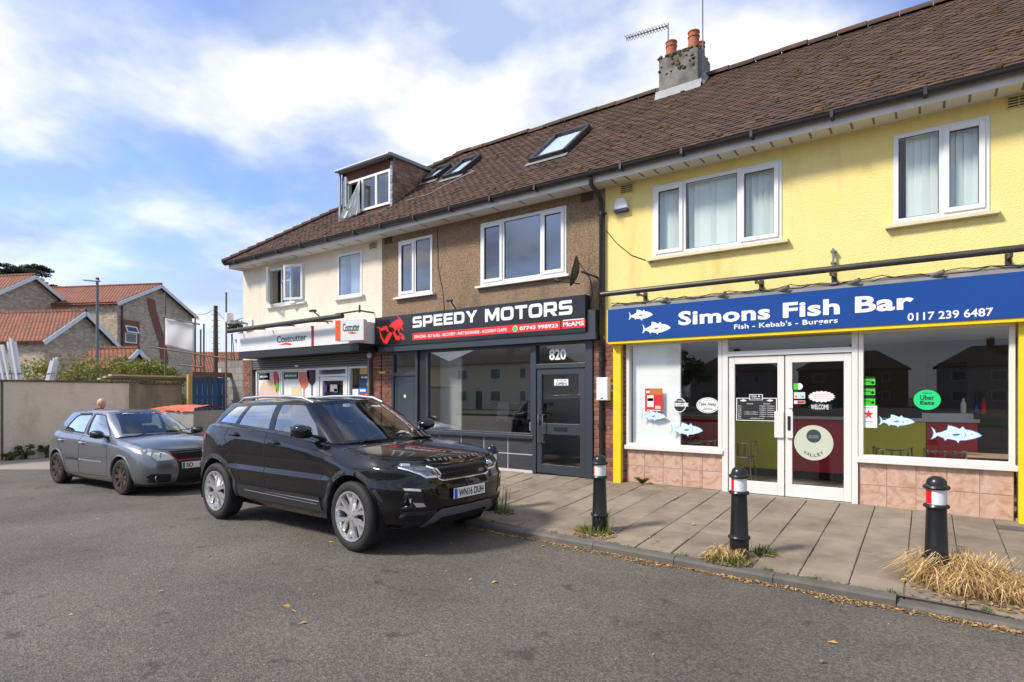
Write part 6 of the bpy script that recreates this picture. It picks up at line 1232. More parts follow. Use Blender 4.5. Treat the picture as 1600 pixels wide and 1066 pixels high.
    rr = thing_r = MB(); rr.tube([(-1.50, s_ * .545, 1.545), (-1.36, s_ * .55, 1.60), (-.9, s_ * .56, 1.625), (-.3, s_ * .56, 1.63), (.0, s_ * .555, 1.61), (.20, s_ * .55, 1.555)], [.012, .019, .019, .019, .019, .010], 8); rr.build('roof_rail', SILV, ev, smooth=True)
    ribbon(ebvh, [(1.0, s_ * .76, 2), (1.5, s_ * .80, 2), (1.78, s_ * .76, 2)], (0, 0, -1), .010, GAP, ev, 'bonnet_gap', .0015)
    for nm, hx, hz in (('rear', -1.0, 1.135), ('front', -.08, 1.07)):
        if (nm, s_) in edoors: handle(edoors[(nm, s_)], ebvh, hx, hz, s_, PB)
    tlp = ebvh.ray_cast(Vector((-1.95, s_ * 3, 1.08)), Vector((0, -s_, 0)))[0]; ribbon(ebvh, [(-2.0, s_ * .8, 1.10), (-1.86, s_ * .8, 1.08), (-1.75, s_ * .8, 1.075)], (0, -s_, 0), .09, TAIL, ev, 'tail_light', .006)
ribbon(ebvh, [(2, -.62, .918), (2, -.45, .905), (2, 0, .897), (2, .45, .905), (2, .62, .918)], (-1, 0, 0), .010, GAP, ev, 'bonnet_gap', .0015)
sk = patch(ebvh, [(-.40, .46), (.40, .46), (.46, .43), (.58, .30), (.50, .27), (.36, .37), (-.36, .37), (-.50, .27), (-.58, .30), (-.46, .43)], DKG, ev, 'skid_plate', .016); patch(ebvh, [(-.34, .36), (.34, .36), (.44, .29), (-.44, .29)], WELL, sk, 'lower_intake', .006)
h = surf(ebvh, y=0, z=.60)[0]; plate(ev, h.x + .028, .0, .60, .52, .112, 'WN16 DUH', band=M('plate_blue', srgb(20, 90, 200), .5))
for k, ch in enumerate('RANGE ROVER'):
    if ch == ' ': continue
    y = -.40 + .80 * k / 10; tp_ = Vector((2.03 - .22 * y * y, y, .925)); dd_ = Vector((-.75, 0, -.66)); hb = ebvh.ray_cast(tp_ - dd_ * 2, dd_)
    if hb[0] is not None:
        nn = hb[1] if hb[1].z > 0 else -hb[1]; u = Vector((0, 1, 0)); u = (u - nn * u.dot(nn)).normalized(); v = nn.cross(u).normalized(); v = v if v.z > 0 else -v; text(ch, hb[0] - u * .02, u, v, .040, .036, SILV, ev, 'bonnet_letter', bold=.012, off=.006)
mirror_unit(ev, .62, .985, 1.235, PB, BLACK)
for wx in (-AX, AX):
    for s_ in (1, -1): wheel(ev, wx, s_ * .835, .370, .235, .262, s_, SILV, 6, rad(-4) if wx > 0 else 0)
for y0, y1 in ((-.55, .15), (.0, .6)): MB().tube([surf(ebvh, x=1.09, y=y0, d='t')[0] + Vector((0, 0, .012)), Vector((1.0, (y0 + y1) / 2, 1.165)) + Vector((0, 0, .02)), Vector((.92, y1, 1.205))], .010, 6).build('wiper', BLACK, ev)
MB().box(.28, .34, -.10, .12, 1.40, 1.47).build('rear_view_mirror', BLACK, ev, bevel=.01)
# ------------------------------------------------------------------ grey hatchback
PGY = M('grey_car_paint', (.205, .215, .23), .30, .7, coat=1.0); BRZ = M('alloy_bronze', (.15, .115, .10), .45, .8, var=.5, vs=20, col2=(.05, .042, .04)); FOGL = M('hazed_headlamp', (.66, .66, .58), .25, .2, bump=.3, bs=30, bdist=.01, coat=1)
AG = 1.285; rf = atD(193.5, 745.2, 1.464 / 128.2 * F); rr_ = atD(94.3, 730.6, 1.464 / 113.6 * F); dvec = rf - rr_; hd = math.atan2(dvec[1], dvec[0]); mid = (rf + rr_) / 2; nl = np.array([-math.sin(hd), math.cos(hd), 0]); gc = mid + nl * .80
go = thing('grey_hatchback', 'gunmetal grey hatchback with dark bronze wheels parked behind the black SUV', 'car', (gc[0], gc[1], -.13), hd, world=False)
def zs2(x): return np.interp(x, [-2.1, -1.6, -.8, 0, .8, 1.3, 1.7, 1.9, 2.05], [.93, .94, .92, .90, .875, .85, .81, .765, .73])
def zb2(x): return np.interp(x, [-2.1, -1.6, -.8, 0, .75, 1.2, 1.6, 1.85, 2.0], [1.03, 1.03, 1.01, .99, .97, .935, .88, .83, .785])
GO = dict(ax=AG, w=.875, wheel_r=.316, arch_r=.352, arch_dz=.02, arch_w=.03, arch_mat=PGY, paint=PGY,
    low=[(-1.80, 1.96, .74, .16), (-1.90, 2.06, .825, .24), (-1.94, 2.10, .858, .37, .872), (-1.955, 2.105, .868, .50, .882), (-1.95, 2.085, .868, .63, .882), (-1.93, 2.03, .862, .745, .872), (-1.91, 1.99, .845, zs2, .85), (-1.88, 1.96, .785, zb2, .79)],
    g0=[(-1.84, 0, 1.06), (-1.83, .36, 1.06), (-1.80, .56, 1.055), (-1.73, .67, 1.05), (-1.58, .72, 1.045), (-1.285, .735, 1.03), (-.8, .745, 1.02), (-.2, .745, 1.005), (.70, .725, .985), (.83, .695, .995), (.90, .635, 1.01), (.97, .51, 1.025), (1.02, .34, 1.035), (1.05, .17, 1.04), (1.06, 0, 1.04)],
    g2=[(-1.56, 0, 1.41), (-1.55, .30, 1.407), (-1.53, .43, 1.405), (-1.47, .505, 1.405), (-1.32, .54, 1.415), (-1.05, .56, 1.43), (-.6, .57, 1.447), (-.12, .57, 1.442), (.06, .555, 1.427), (.12, .53, 1.427), (.17, .485, 1.432), (.22, .38, 1.442), (.255, .26, 1.45), (.275, .13, 1.455), (.28, 0, 1.457)],
    zr=lambda x: 1.492 - .045 * ((x + .5) / .95) ** 2, cowl=(.98, 0, 1.03), bonnet=[1.03, 1.005, .945, .865, .785], crown=2.6,
    side_glass=[('side_window', [(-1.26, 1.075), (-.40, 1.035), (-.36, 1.365), (-.42, 1.40), (-.90, 1.38), (-1.02, 1.345)]), ('side_window', [(-.26, 1.03), (.56, 1.005), (.60, 1.025), (.50, 1.12), (.10, 1.385), (.0, 1.40), (-.28, 1.405)])], 
    screen=[(-.62, 1.055), (.62, 1.055), (.565, 1.18), (.47, 1.41), (.3, 1.435), (-.3, 1.435), (-.47, 1.41), (-.565, 1.18)], rear_glass=[(-.5, 1.10), (.5, 1.10), (.42, 1.37), (-.42, 1.37)],
    cuts=[], doors=[('rear', [(-.325, .27), (-.325, .6), (-.33, 1.0), (-1.26, 1.03), (-1.26, .86), (-1.05, .68), (-.90, .44), (-.86, .27)]), ('front', [(.76, .29), (.80, .6), (.76, .955), (-.325, .995), (-.32, .6), (-.32, .27)])],
    seat_x=-.15, seat_z=.58, dash=(.42, .98))
gbody, gbvh, gdoors = build_car(GO, go)
for s_ in (1, -1):
    ang = s_ * rad(35)
    def obl(t, xs=((.2, 2.06), (.45, 2.01), (.65, 1.93), (.84, 1.70))): return [(np.interp(a, [p[0] for p in xs], [p[1] for p in xs]) * math.sin(ang) + s_ * a * math.cos(ang), c) for a, c in t]
    pl_ = obl([(.36, .635), (.38, .68), (.46, .77), (.58, .825), (.72, .85), (.84, .845), (.86, .77), (.82, .66), (.68, .625)]); hl = patch(gbvh, pl_, FOGL, go, 'headlight', .004, ang); patch(gbvh, pl_, LAMPC, hl, 'lens', .012, ang)
    D_ = (-math.cos(ang), math.sin(ang), 0)
    for yy, zz, rr2 in ((.56, .71, .05), (.71, .735, .047)):
        cpt = obl([(yy, zz)])[0]; h = gbvh.ray_cast(Vector((cpt[0] * math.sin(ang), cpt[0] * math.cos(ang), zz)) - Vector(D_) * 5, Vector(D_))[0]
        if h is not None: o = MB().lathe([(rr2, 0), (rr2, .006), (rr2 * .85, .004), (rr2 * .5, .001), (0, .0)], 18, axis=0).build('lamp_bowl', LAMPI, hl, smooth=True); o.location = h + Vector((.004, 0, 0)); o.rotation_euler = (0, 0, -ang)
    fg = patch(gbvh, obl([(.36, .235), (.40, .38), (.74, .40), (.80, .36), (.74, .25)], ((.2, 2.1), (.5, 2.06), (.7, 1.95), (.85, 1.8))), MESHG, go, 'fog_grille', .004, ang)
    cpt = obl([(.62, .315)], ((.2, 2.1), (.5, 2.06), (.7, 1.95), (.85, 1.8)))[0]; h = gbvh.ray_cast(Vector((cpt[0] * math.sin(ang), cpt[0] * math.cos(ang), .315)) - Vector(D_) * 5, Vector(D_))[0]
    if h is not None: o = MB().lathe([(.055, 0), (.055, .012), (.043, .014), (.03, .004), (0, .0)], 18, axis=0).build('fog_lamp', GREYM, fg, smooth=True); o.location = h + Vector((.004, 0, 0)); o.rotation_euler = (0, 0, -ang)
    ribbon(gbvh, [(-.86, s_ * .9, .55), (-.34, s_ * .9, .55)], (0, -s_, 0), .03, TRIM, go, 'rubbing_strip', .008); ribbon(gbvh, [(-.31, s_ * .9, .55), (.62, s_ * .9, .55)], (0, -s_, 0), .03, GALV, go, 'rubbing_strip', .008)
    for poly in (GO['side_glass'][0][1], GO['side_glass'][1][1]): ribbon(gbvh, [(x, s_ * .9, z) for x, z in poly], (0, -s_, 0), .03, BLACK, go, 'window_seal', .004, closed=True)
    ribbon(gbvh, [(-.33, s_ * .9, 1.02), (-.32, s_ * .9, 1.41)], (0, -s_, 0), .05, PGY, go, 'door_pillar', .006); ribbon(gbvh, [(-.90, s_ * .9, 1.395), (-.42, s_ * .9, 1.41)], (0, -s_, 0), .03, BLACK, go, 'wind_deflector', .014)
    ribbon(gbvh, [(.9, s_ * .70, 2), (1.3, s_ * .74, 2), (1.62, s_ * .70, 2)], (0, 0, -1), .008, GAP, go, 'bonnet_gap', .0015)
    for nm, hx, hz in (('rear', -1.06, .89), ('front', -.18, .87)):
        if (nm, s_) in gdoors: handle(gdoors[(nm, s_)], gbvh, hx, hz, s_, SILV, .17)
ribbon(gbvh, [(2, -.60, .83), (2, -.4, .80), (2, 0, .788), (2, .4, .80), (2, .60, .83)], (-1, 0, 0), .008, GAP, go, 'bonnet_gap', .0015)
grl = patch(gbvh, [(-.40, .77), (.40, .77), (.36, .69), (.30, .615), (-.30, .615), (-.36, .69)], MESHG, go, 'grille', .004); ribbon(gbvh, [(2, -.41, .775), (2, -.365, .69), (2, -.30, .61), (2, .30, .61), (2, .365, .69), (2, .41, .775)], (-1, 0, 0), .016, PR, grl, 'grille_trim', .008)
b = MB()
for r_i in range(5):
    for i in range(20):
        y = -.36 + .72 * (i + (.5 if r_i % 2 else 0)) / 20; z = .755 - r_i * .026; h = surf(gbvh, y=y, z=z)[0]
        if h is not None and abs(y) < .37 - (r_i * .015): b.lathe([(.017, 0), (.012, 0), (.012, .008), (.017, .008)], 6, (h.x + .003, y, z), axis=0)
o = b.build('grille_mesh', M('hatch_grille', (.02, .02, .02), .4), grl); o['kind'] = 'stuff'
patch(gbvh, [(-.30, .60), (.30, .60), (.27, .46), (.30, .22), (-.30, .22), (-.27, .46)], MESHG, go, 'lower_grille', .004); ribbon(gbvh, [(2, -.80, .20), (2, 0, .19), (2, .80, .20)], (-1, 0, 0), .02, TRIM, go, 'bumper_lip', .006)
h = surf(gbvh, y=0, z=.50)[0]; plate(go, h.x + .03, .02, .515, .52, .112, 'SO', band=M('plate_green', srgb(40, 150, 70), .5))
for q in ([(0, -.01), (.05, .03), (.13, .045), (.10, .025), (.30, .022), (.30, .012), (.06, .008)], [(.33, .006), (.40, .006), (.42, .034), (.35, .034)], [(.43, .006), (.52, .006), (.54, .034), (.45, .034)], [(.55, .006), (.61, .006), (.63, .034), (.57, .034)], [(.80, .016), (.92, .020), (.80, .026)]): flat(q, (.335, -.42, 1.385), (0, 1, 0), (-.8, 0, .33), SW, go, 'screen_strip_print', off=.03)
flat([(.65, .004), (.76, .004), (.78, .036), (.67, .036)], (.335, -.42, 1.385), (0, 1, 0), (-.8, 0, .33), PR, go, 'screen_strip_print', off=.03)
mirror_unit(go, .60, .93, 1.05, BLACK, BLACK, .95)
for wx in (-AG, AG):
    for s_ in (1, -1): wheel(go, wx, s_ * .765, .316, .215, .222, s_, BRZ, 8, 0, style='single')
for y0, y1 in ((-.5, .1), (.05, .6)): MB().tube([surf(gbvh, x=1.03, y=y0, d='t')[0] + Vector((0, 0, .012)), Vector((.98, (y0 + y1) / 2, 1.075)), Vector((.90, y1, 1.095))], .009, 6).build('wiper', BLACK, go)
MB().box(.16, .21, -.10, .10, 1.26, 1.32).build('rear_view_mirror', BLACK, go, bevel=.01)
# ================================================================== yard, wall and far houses on the left
RUBBLE = None
def rubble(name, c1, c2, c3, scale=3.2):
    m, t, b = mk(name); n = t.nodes; l = t.links; g = n.new('ShaderNodeNewGeometry'); mp_ = n.new('ShaderNodeMapping'); mp_.inputs['Scale'].default_value = (1, 1, 2.4); l.new(g.outputs['Position'], mp_.inputs[0])
    v = n.new('ShaderNodeTexVoronoi'); v.inputs['Scale'].default_value = scale; l.new(mp_.outputs[0], v.inputs['Vector']); sp = n.new('ShaderNodeSeparateColor'); l.new(v.outputs['Color'], sp.inputs[0])
    r = n.new('ShaderNodeValToRGB'); e = r.color_ramp.elements; e[0].color = (*c1, 1); e[1].color = (*c2, 1); l.new(sp.outputs[0], r.inputs[0])
    v2 = n.new('ShaderNodeTexVoronoi'); v2.feature = 'DISTANCE_TO_EDGE'; v2.inputs['Scale'].default_value = scale; l.new(mp_.outputs[0], v2.inputs['Vector']); mr = n.new('ShaderNodeMapRange'); mr.inputs[2].default_value = .06; l.new(v2.outputs[0], mr.inputs[0])
    mx_ = n.new('ShaderNodeMix'); mx_.data_type = 'RGBA'; l.new(mr.outputs[0], mx_.inputs[0]); mx_.inputs[6].default_value = (*c3, 1); l.new(r.outputs[0], mx_.inputs[7]); l.new(mx_.outputs[2], b.inputs['Base Color']); b.inputs['Roughness'].default_value = .95
    bp = n.new('ShaderNodeBump'); bp.inputs['Strength'].default_value = .7; bp.inputs['Distance'].default_value = .05; l.new(mr.outputs[0], bp.inputs['Height']); l.new(bp.outputs[0], b.inputs['Normal']); return m
RUB1 = rubble('rubble_stone', (.36, .29, .205), (.60, .495, .365), (.46, .39, .30))
def pantile(name, c1, c2):
    m = M(name, c1, .85, var=.95, vs=1.8, col2=c2, vd=8); t = m.node_tree; n = t.nodes; l = t.links; b = n['Principled BSDF']; g = n.new('ShaderNodeNewGeometry')
    w = n.new('ShaderNodeTexWave'); w.bands_direction = 'Z'; w.inputs['Scale'].default_value = 1.3; w.inputs['Distortion'].default_value = .3; l.new(g.outputs['Position'], w.inputs['Vector']); w2 = n.new('ShaderNodeTexWave'); w2.bands_direction = 'DIAGONAL'; w2.inputs['Scale'].default_value = 1.6; l.new(g.outputs['Position'], w2.inputs['Vector'])
    a = n.new('ShaderNodeMath'); a.operation = 'ADD'; l.new(w.outputs['Fac'], a.inputs[0]); l.new(w2.outputs['Fac'], a.inputs[1]); bp = n.new('ShaderNodeBump'); bp.inputs['Strength'].default_value = .9; bp.inputs['Distance'].default_value = .06; l.new(a.outputs[0], bp.inputs['Height']); l.new(bp.outputs[0], b.inputs['Normal']); return m
PAN = pantile('pantile_red', (.27, .088, .042), (.115, .052, .034)); BARGE = M('barge_board', (.66, .68, .70), .5); BRK2 = M('far_brick', (.24, .10, .065), .9, var=.6, vs=6)
def CK(r, k, z=0): p = CAM + RT * r + FW * k; return np.array((p[0], p[1], z))
def gable_house(lab, L, R, zl, za, length, gz=-.5, windows=(), pipe=False, name='stone_house', chimney=False):
    """gable face from L to R (camera right, depth); ridge runs away to the left of the face"""
    pl, pr = CK(*L), CK(*R); g = (pr - pl); w = np.linalg.norm(g[:2]); g /= w; bk = np.array((-g[1], g[0], 0)); 
    if bk @ RT > 0: bk = -bk
    h = thing(name, lab, 'house', (*((pl + pr) / 2)[:2], gz)); mid = (pl + pr) / 2
    def P(a, d, z): return pl + g * a + bk * d + np.array((0, 0, z))
    b = MB(); b.add([P(0, 0, gz), P(w, 0, gz), P(w, 0, zl), P(w / 2, 0, za), P(0, 0, zl), P(0, length, gz), P(w, length, gz), P(w, length, zl), P(w / 2, length, za), P(0, length, zl)], [(0, 1, 2, 3, 4), (5, 9, 8, 7, 6), (0, 4, 9, 5), (1, 6, 7, 2)]); b.build('wall', RUB1, h)
    s = (za - zl) / (w / 2); ov = .35; b = MB()
    for a0, a1, z0, z1 in ((-ov, w / 2, zl - ov * s, za), (w + ov, w / 2, zl - ov * s, za)):
        b.add([P(a0, -ov, z0 + .06), P(a1, -ov, z1 + .06), P(a1, length + .1, z1 + .06), P(a0, length + .1, z0 + .06), P(a0, -ov, z0 + .22), P(a1, -ov, z1 + .22), P(a1, length + .1, z1 + .22), P(a0, length + .1, z0 + .22)], [(0, 3, 2, 1), (4, 5, 6, 7), (0, 1, 5, 4), (1, 2, 6, 5), (2, 3, 7, 6), (3, 0, 4, 7)])
    # each slope its own part
    half = len(b.v) // 2; 
    for k in range(2):
        bb = MB(); bb.add(b.v[k * 8:(k + 1) * 8], [(0, 3, 2, 1), (4, 5, 6, 7), (0, 1, 5, 4), (1, 2, 6, 5), (2, 3, 7, 6), (3, 0, 4, 7)]); rf_ = bb.build('roof_slope', PAN, h)
        n = int(length / .45)
    for i in range(int((length + .4) / .5)): bb = MB(); bb.tube([P(w / 2, -ov + i * .5, za + .2), P(w / 2, -ov + i * .5 + .48, za + .2)], .13, 8); bb.build('ridge_tile', PAN, rf_, smooth=True)
    for a0, z0 in ((-ov, zl - ov * s), (w + ov, zl - ov * s)):
        bb = MB(); q0, q1 = P(a0, -ov - .03, z0 + .03), P(w / 2, -ov - .03, za + .03); bb.beam(q0, q1, .05, .26, up=(0, 0, 1)); bb.build('barge_board', BARGE, h)
    for wi, (a, z, ww, hh, op) in enumerate(windows):
        bb = MB()
        for (x0, x1, z0, z1) in ((a - ww / 2 - .3, a + ww / 2 + .3, z - .3, z - .001), (a - ww / 2 - .3, a + ww / 2 + .3, z + hh + .001, z + hh + .45), (a - ww / 2 - .3, a - ww / 2 - .001, z, z + hh), (a + ww / 2 + .001, a + ww / 2 + .3, z, z + hh)): bb.add([P(x0, -.03, z0), P(x1, -.03, z0), P(x1, -.03, z1), P(x0, -.03, z1), P(x0, .02, z0), P(x1, .02, z0), P(x1, .02, z1), P(x0, .02, z1)], [(0, 1, 2, 3), (0, 4, 5, 1), (1, 5, 6, 2), (2, 6, 7, 3), (3, 7, 4, 0)])
        wn_ = bb.build('window', BRK2, h)
        def fr(x0, x1, z0, z1, tilt, nm):
            f = MB(); t = .09
            for (u0, u1, v0, v1) in ((x0, x0 + t, z0, z1), (x1 - t, x1, z0, z1), (x0 + t, x1 - t, z0, z0 + t), (x0 + t, x1 - t, z1 - t, z1)): f.add([P(u0, -.06 - tilt * (z1 - v0), v0), P(u1, -.06 - tilt * (z1 - v0), v0), P(u1, -.06 - tilt * (z1 - v1), v1), P(u0, -.06 - tilt * (z1 - v1), v1), P(u0, .0 - tilt * (z1 - v0), v0), P(u1, .0 - tilt * (z1 - v0), v0), P(u1, .0 - tilt * (z1 - v1), v1), P(u0, .0 - tilt * (z1 - v1), v1)], [(0, 1, 2, 3), (0, 4, 5, 1), (1, 5, 6, 2), (2, 6, 7, 3), (3, 7, 4, 0), (4, 7, 6, 5)])
            f.build(nm, WHITE, wn_); f = MB(); f.add([P(x0 + t, -.04 - tilt * (z1 - z0 - t), z0 + t), P(x1 - t, -.04 - tilt * (z1 - z0 - t), z0 + t), P(x1 - t, -.04 - tilt * t, z1 - t), P(x0 + t, -.04 - tilt * t, z1 - t)], [(0, 1, 2, 3)]); f.build('pane', M_FARG, wn_)
        fr(a - ww / 2, a + ww / 2, z, z + hh * .58, 0, 'sash'); fr(a - ww / 2, a + ww / 2, z + hh * .6, z + hh, .45 if op else 0, 'top_light')
    if pipe: MB().tube([P(.35, -.1, zl - .2), P(.35, -.1, gz)], .06, 8).build('downpipe', BLACK, h)
    return h, P, w
M_FARG = M('far_window_glass', (.05, .055, .06), .08, spec=.9)
hA, PA, wA = gable_house('stone house with red pantile roof and two open white windows behind the scaffold poles', (-30.5, 45), (-29.1, 53), 8.75, 10.75, 11, windows=((1.25, 5.75, 1.15, 1.35, True), (1.2, 3.2, 1.1, 1.3, True)), pipe=True)
# a brick scar of a removed flue climbs the gable
b = MB(); sc_pts = [(4.9, 0), (4.7, 3), (4.8, 4.6), (4.5, 6.2), (3.9, 7.6), (3.5, 8.6), (3.3, 9.6)]; vs = []
for a, z in sc_pts: vs += [PA(a - .42, -.03, z), PA(a + .42, -.03, z)]
b.add(vs, [(2 * i, 2 * i + 1, 2 * i + 3, 2 * i + 2) for i in range(len(sc_pts) - 1)]); b.build('brick_scar', BRK2, hA)
for d0, z0 in ((2.6, .72), (4.6, .75)):
    pass
gable_house('tall stone gable house with red roof at the left edge behind the bushes', (-36.95, 41.4), (-35.9, 47), 8.75, 10.55, 9)
gable_house('low stone house with a broad red pantile roof in front of the taller ones', (-28.9, 36), (-28.0, 41), 5.05, 7.0, 6.2)
gable_house('small red-roofed porch gable half hidden behind the bushes', (-23.6, 35), (-23.3, 37.2), 3.4, 4.35, 2.8)
b = thing('long_house', 'distant low building with a long red roof beyond the block wall', 'house', CK(-33, 62)); p0, p1 = CK(-35, 60), CK(-20, 60); dn = FW * 6
MB().add([p0 + (0, 0, -.5), p1 + (0, 0, -.5), p1 + (0, 0, 3.9), p0 + (0, 0, 3.9), p0 + dn + (0, 0, -.5), p1 + dn + (0, 0, -.5), p1 + dn + (0, 0, 3.9), p0 + dn + (0, 0, 3.9)], [(0, 1, 2, 3), (4, 7, 6, 5), (0, 3, 7, 4), (1, 5, 6, 2)]).build('wall', RUB1, b)
MB().add([p0 + (0, 0, 3.7) - FW * .4, p1 + (0, 0, 3.7) - FW * .4, p1 + dn / 2 + (0, 0, 6.3), p0 + dn / 2 + (0, 0, 6.3), p1 + dn + (0, 0, 3.7) + FW * .4, p0 + dn + (0, 0, 3.7) + FW * .4], [(0, 1, 2, 3), (3, 2, 4, 5)]).build('roof', PAN, b)
# yard wall, rendered in two lengths
WX = -19.8; WALLM = render_mat('yard_wall_render', (.77, .64, .495), (.68, .555, .42), 30, .5, .02, stain=((.25, .185, .10), .65)); WALL2 = render_mat('yard_wall_mossy', (.34, .28, .175), (.24, .195, .12), 30, .5, .02, stain=((.05, .045, .035), .8))
yw = thing('yard_wall', 'long rendered yard wall with dark coping along the side lane', 'wall', (WX, -5, -.1))
b = MB(); b.box(WX - .25, WX, -14, -1.03, -.3, 2.0); b.build('render_panel', WALLM, yw); MB().box(WX - .25, WX - .01, -1.025, .52, -.3, 1.98).build('mossy_panel', WALL2, yw)
y = -14
while y < .4: MB().box(WX - .29, WX + .03, y, min(y + .88, .52), 2.003 - (.02 if y > -1.03 else 0), 2.05 - (.02 if y > -1.03 else 0)).build('coping_stone', M_COP if 'M_COP' in globals() else globals().setdefault('M_COP', M('coping', (.13, .115, .09), .95, var=.7, vs=4, rnd=.15)), yw); y += .89
MB().box(WX - .002, WX + .012, -4.05, -4.0, -.1, 2.0).build('expansion_joint', M_COP, yw)
# block wall against the end of the terrace
BLK = M('concrete_block', (.25, .235, .21), .95, var=.5, vs=4, col2=(.17, .155, .135), rnd=.2, bump=.5, bs=50); bw = thing('block_wall', 'grey concrete block wall joining the cream building', 'wall', (-17.5, 1.9, -.1)); MB().box(-20.2, -15.25, 1.915, 2.05, -.3, 2.78).build('mortar_core', MORT, bw)
for j in range(13):
    x = -20.2 + (.225 if j % 2 else 0)
    while x < -15.3: MB().box(x + .006, min(x + .444, -15.26), 1.9, 2.0, -.12 + j * .225 + .006, -.12 + j * .225 + .219).build('block', BLK, bw); x += .45
# blue board gate
BLUEW = M('blue_board', (.012, .075, .19), .65, var=.7, vs=3, col2=(.03, .045, .06), stretch=(1, 1, .5), rnd=.25); gt_ = thing('board_gate', 'blue painted board gate with yellow post at the yard entrance', 'gate', (-19.3, 1.1, 0)); GX = -19.3
for k in range(7): y0 = .60 + k * .165; MB().box(GX - .02, GX + .01, y0, y0 + .145, .85, 2.22 + random.uniform(-.02, .02)).build('board', BLUEW, gt_)
for z in (1.0, 1.55, 2.05): MB().box(GX - .06, GX - .021, .58, 1.78, z, z + .09).build('rail', BLUEW, gt_)
MB().box(GX - .05, GX + .06, .45, .58, -.2, 2.3).build('gate_post', M('post_yellow', (.50, .33, .09), .7, var=.5, vs=5), gt_); MB().box(GX - .1, GX + .02, .60, 1.9, 2.24, 2.40).build('top_beam', M('beam_brown', (.16, .09, .05), .8, var=.5, vs=5), gt_)
# pallet below the gate, green box and orange-topped skip behind the hatchback
PAL = M('pallet_wood', (.45, .34, .21), .8, var=.5, vs=7, rnd=.2); pt_ = thing('timber_pallet', 'bare timber pallet standing under the blue board gate', 'pallet', (-19.0, 1.1, -.1))
for k in range(7): MB().box(GX + .1, GX + .13, .60 + k * .18, .70 + k * .18, -.05, .80).build('slat', PAL, pt_)
for z in (.1, .65): MB().box(GX + .06, GX + .099, .58, 1.8, z, z + .1).build('bearer', PAL, pt_)
p = atD(339, 660, 17.0); gb = thing('green_bin', 'dark green plastic bin near the block wall', 'bin', (p[0], p[1], -.13)); GRB = M('bin_green', (.012, .09, .05), .5); MB().box(p[0] - .25, p[0] + .25, p[1] - .22, p[1] + .22, -.13, 1.05).build('body', GRB, gb, bevel=.03); MB().box(p[0] - .28, p[0] + .28, p[1] - .25, p[1] + .25, 1.05, 1.12).build('lid', GRB, gb, bevel=.02)
a, c = atD(216, 634, 16.2), atD(305, 634, 15.6); sk_ = thing('skip_bin', 'grey skip bin with torn orange cover behind the hatchback', 'bin', ((a[0] + c[0]) / 2, (a[1] + c[1]) / 2, -.13)); SKM = M('skip_grey', (.36, .34, .31), .8, var=.5, vs=3); ORC = M('orange_cover', (.62, .10, .03), .5, var=.4, vs=7, col2=(.7, .3, .2)); ua = (c - a); ua[2] = 0; Ls = np.linalg.norm(ua); ua /= Ls; va = np.array((-ua[1], ua[0], 0))
def SP(s, t, z): return a * (1, 1, 0) + ua * s + va * t + np.array((0, 0, z))
MB().add([SP(.1, 0, -.13), SP(Ls - .1, 0, -.13), SP(Ls - .1, .9, -.13), SP(.1, .9, -.13), SP(0, -.05, 1.14), SP(Ls, -.05, 1.22), SP(Ls, 1, 1.22), SP(0, 1, 1.14)], [(0, 3, 2, 1), (0, 1, 5, 4), (1, 2, 6, 5), (2, 3, 7, 6), (3, 0, 4, 7), (4, 5, 6, 7)]).build('body', SKM, sk_)
b = MB(); n = 24; vs = []
for i in range(n + 1):
    s = -.05 + (Ls + .1) * i / n; zz = 1.17 + .10 * i / n + .05 * math.sin(math.pi * i / n) + random.uniform(-.012, .012)
    vs += [SP(s, -.09, zz - .07 + random.uniform(-.03, .02)), SP(s, -.07, zz + .02), SP(s, .45, zz + .09), SP(s, 1.04, zz)]
b.add(vs, [(4 * i + j, 4 * i + 4 + j, 4 * i + 5 + j, 4 * i + 1 + j) for i in range(n) for j in range(3)]); b.build('cover', ORC, sk_, smooth=True)
# boards stacked along the wall top, upvc frame bundles leaning behind it
BOARD = M('scaffold_board', (.50, .40, .27), .8, var=.5, vs=3, rnd=.15); 
for k in range(3): 
    y0, y1 = atX(160 + k * 6, 585, WX - .15)[1], atX(296, 585, WX - .15)[1]; o = MB().beam((WX - .42 + .13 * k, y0, 2.13 + .055 * k), (WX - .42 + .13 * k, y1 + .3, 2.13 + .055 * k), .26, .05).build('scaffold_board', BOARD); tag(o, ('bottom', 'middle', 'top')[k] + ' timber scaffold board of the stack lying on the yard wall', 'board', 'scaffold boards on the wall')
UPB = M('upvc_bundle', (.74, .74, .74), .4, var=.2, vs=6)
def bundle(px0, px1, pyt, lean, n, lab, mats=None, k=16.6):
    t = thing('upvc_bundle', lab, 'frame bundle', atD((px0 + px1) / 2, 592, k) * (1, 1, 0))
    for i in range(n):
        f = i / max(1, n - 1); a_ = atD(px0 + (px1 - px0) * f, 596, k + random.uniform(-.1, .1)); z1 = atD(px0, pyt, k)[2] - abs(f - .6) * .3 + random.uniform(-.05, .05); sl_ = (z1 - a_[2]) * lean
        a_[2] = .0; e = a_ + RT * sl_ * 1.0; e[2] = z1; a2 = a_ - RT * 1.8 * lean; MB().beam(a2, e, .07, .09, up=tuple(FW)).build('frame_length', (mats or [UPB])[i % len(mats or [1])], t)
    MB().beam(atD(px0 - 2, 585, k - .08), atD(px1 + 4, 583, k - .08), .02, .05).build('strap', GREYM, t)
bundle(0, 16, 535, -.22, 5, 'bundle of white window profiles leaning left behind the yard wall', k=22.2); bundle(24, 34, 528, -.18, 3, 'tall white window profiles beside the brown plank behind the wall', k=22.2); bundle(72, 82, 558, .28, 4, 'shorter bundle of white window profiles leaning right behind the wall', k=22.2)
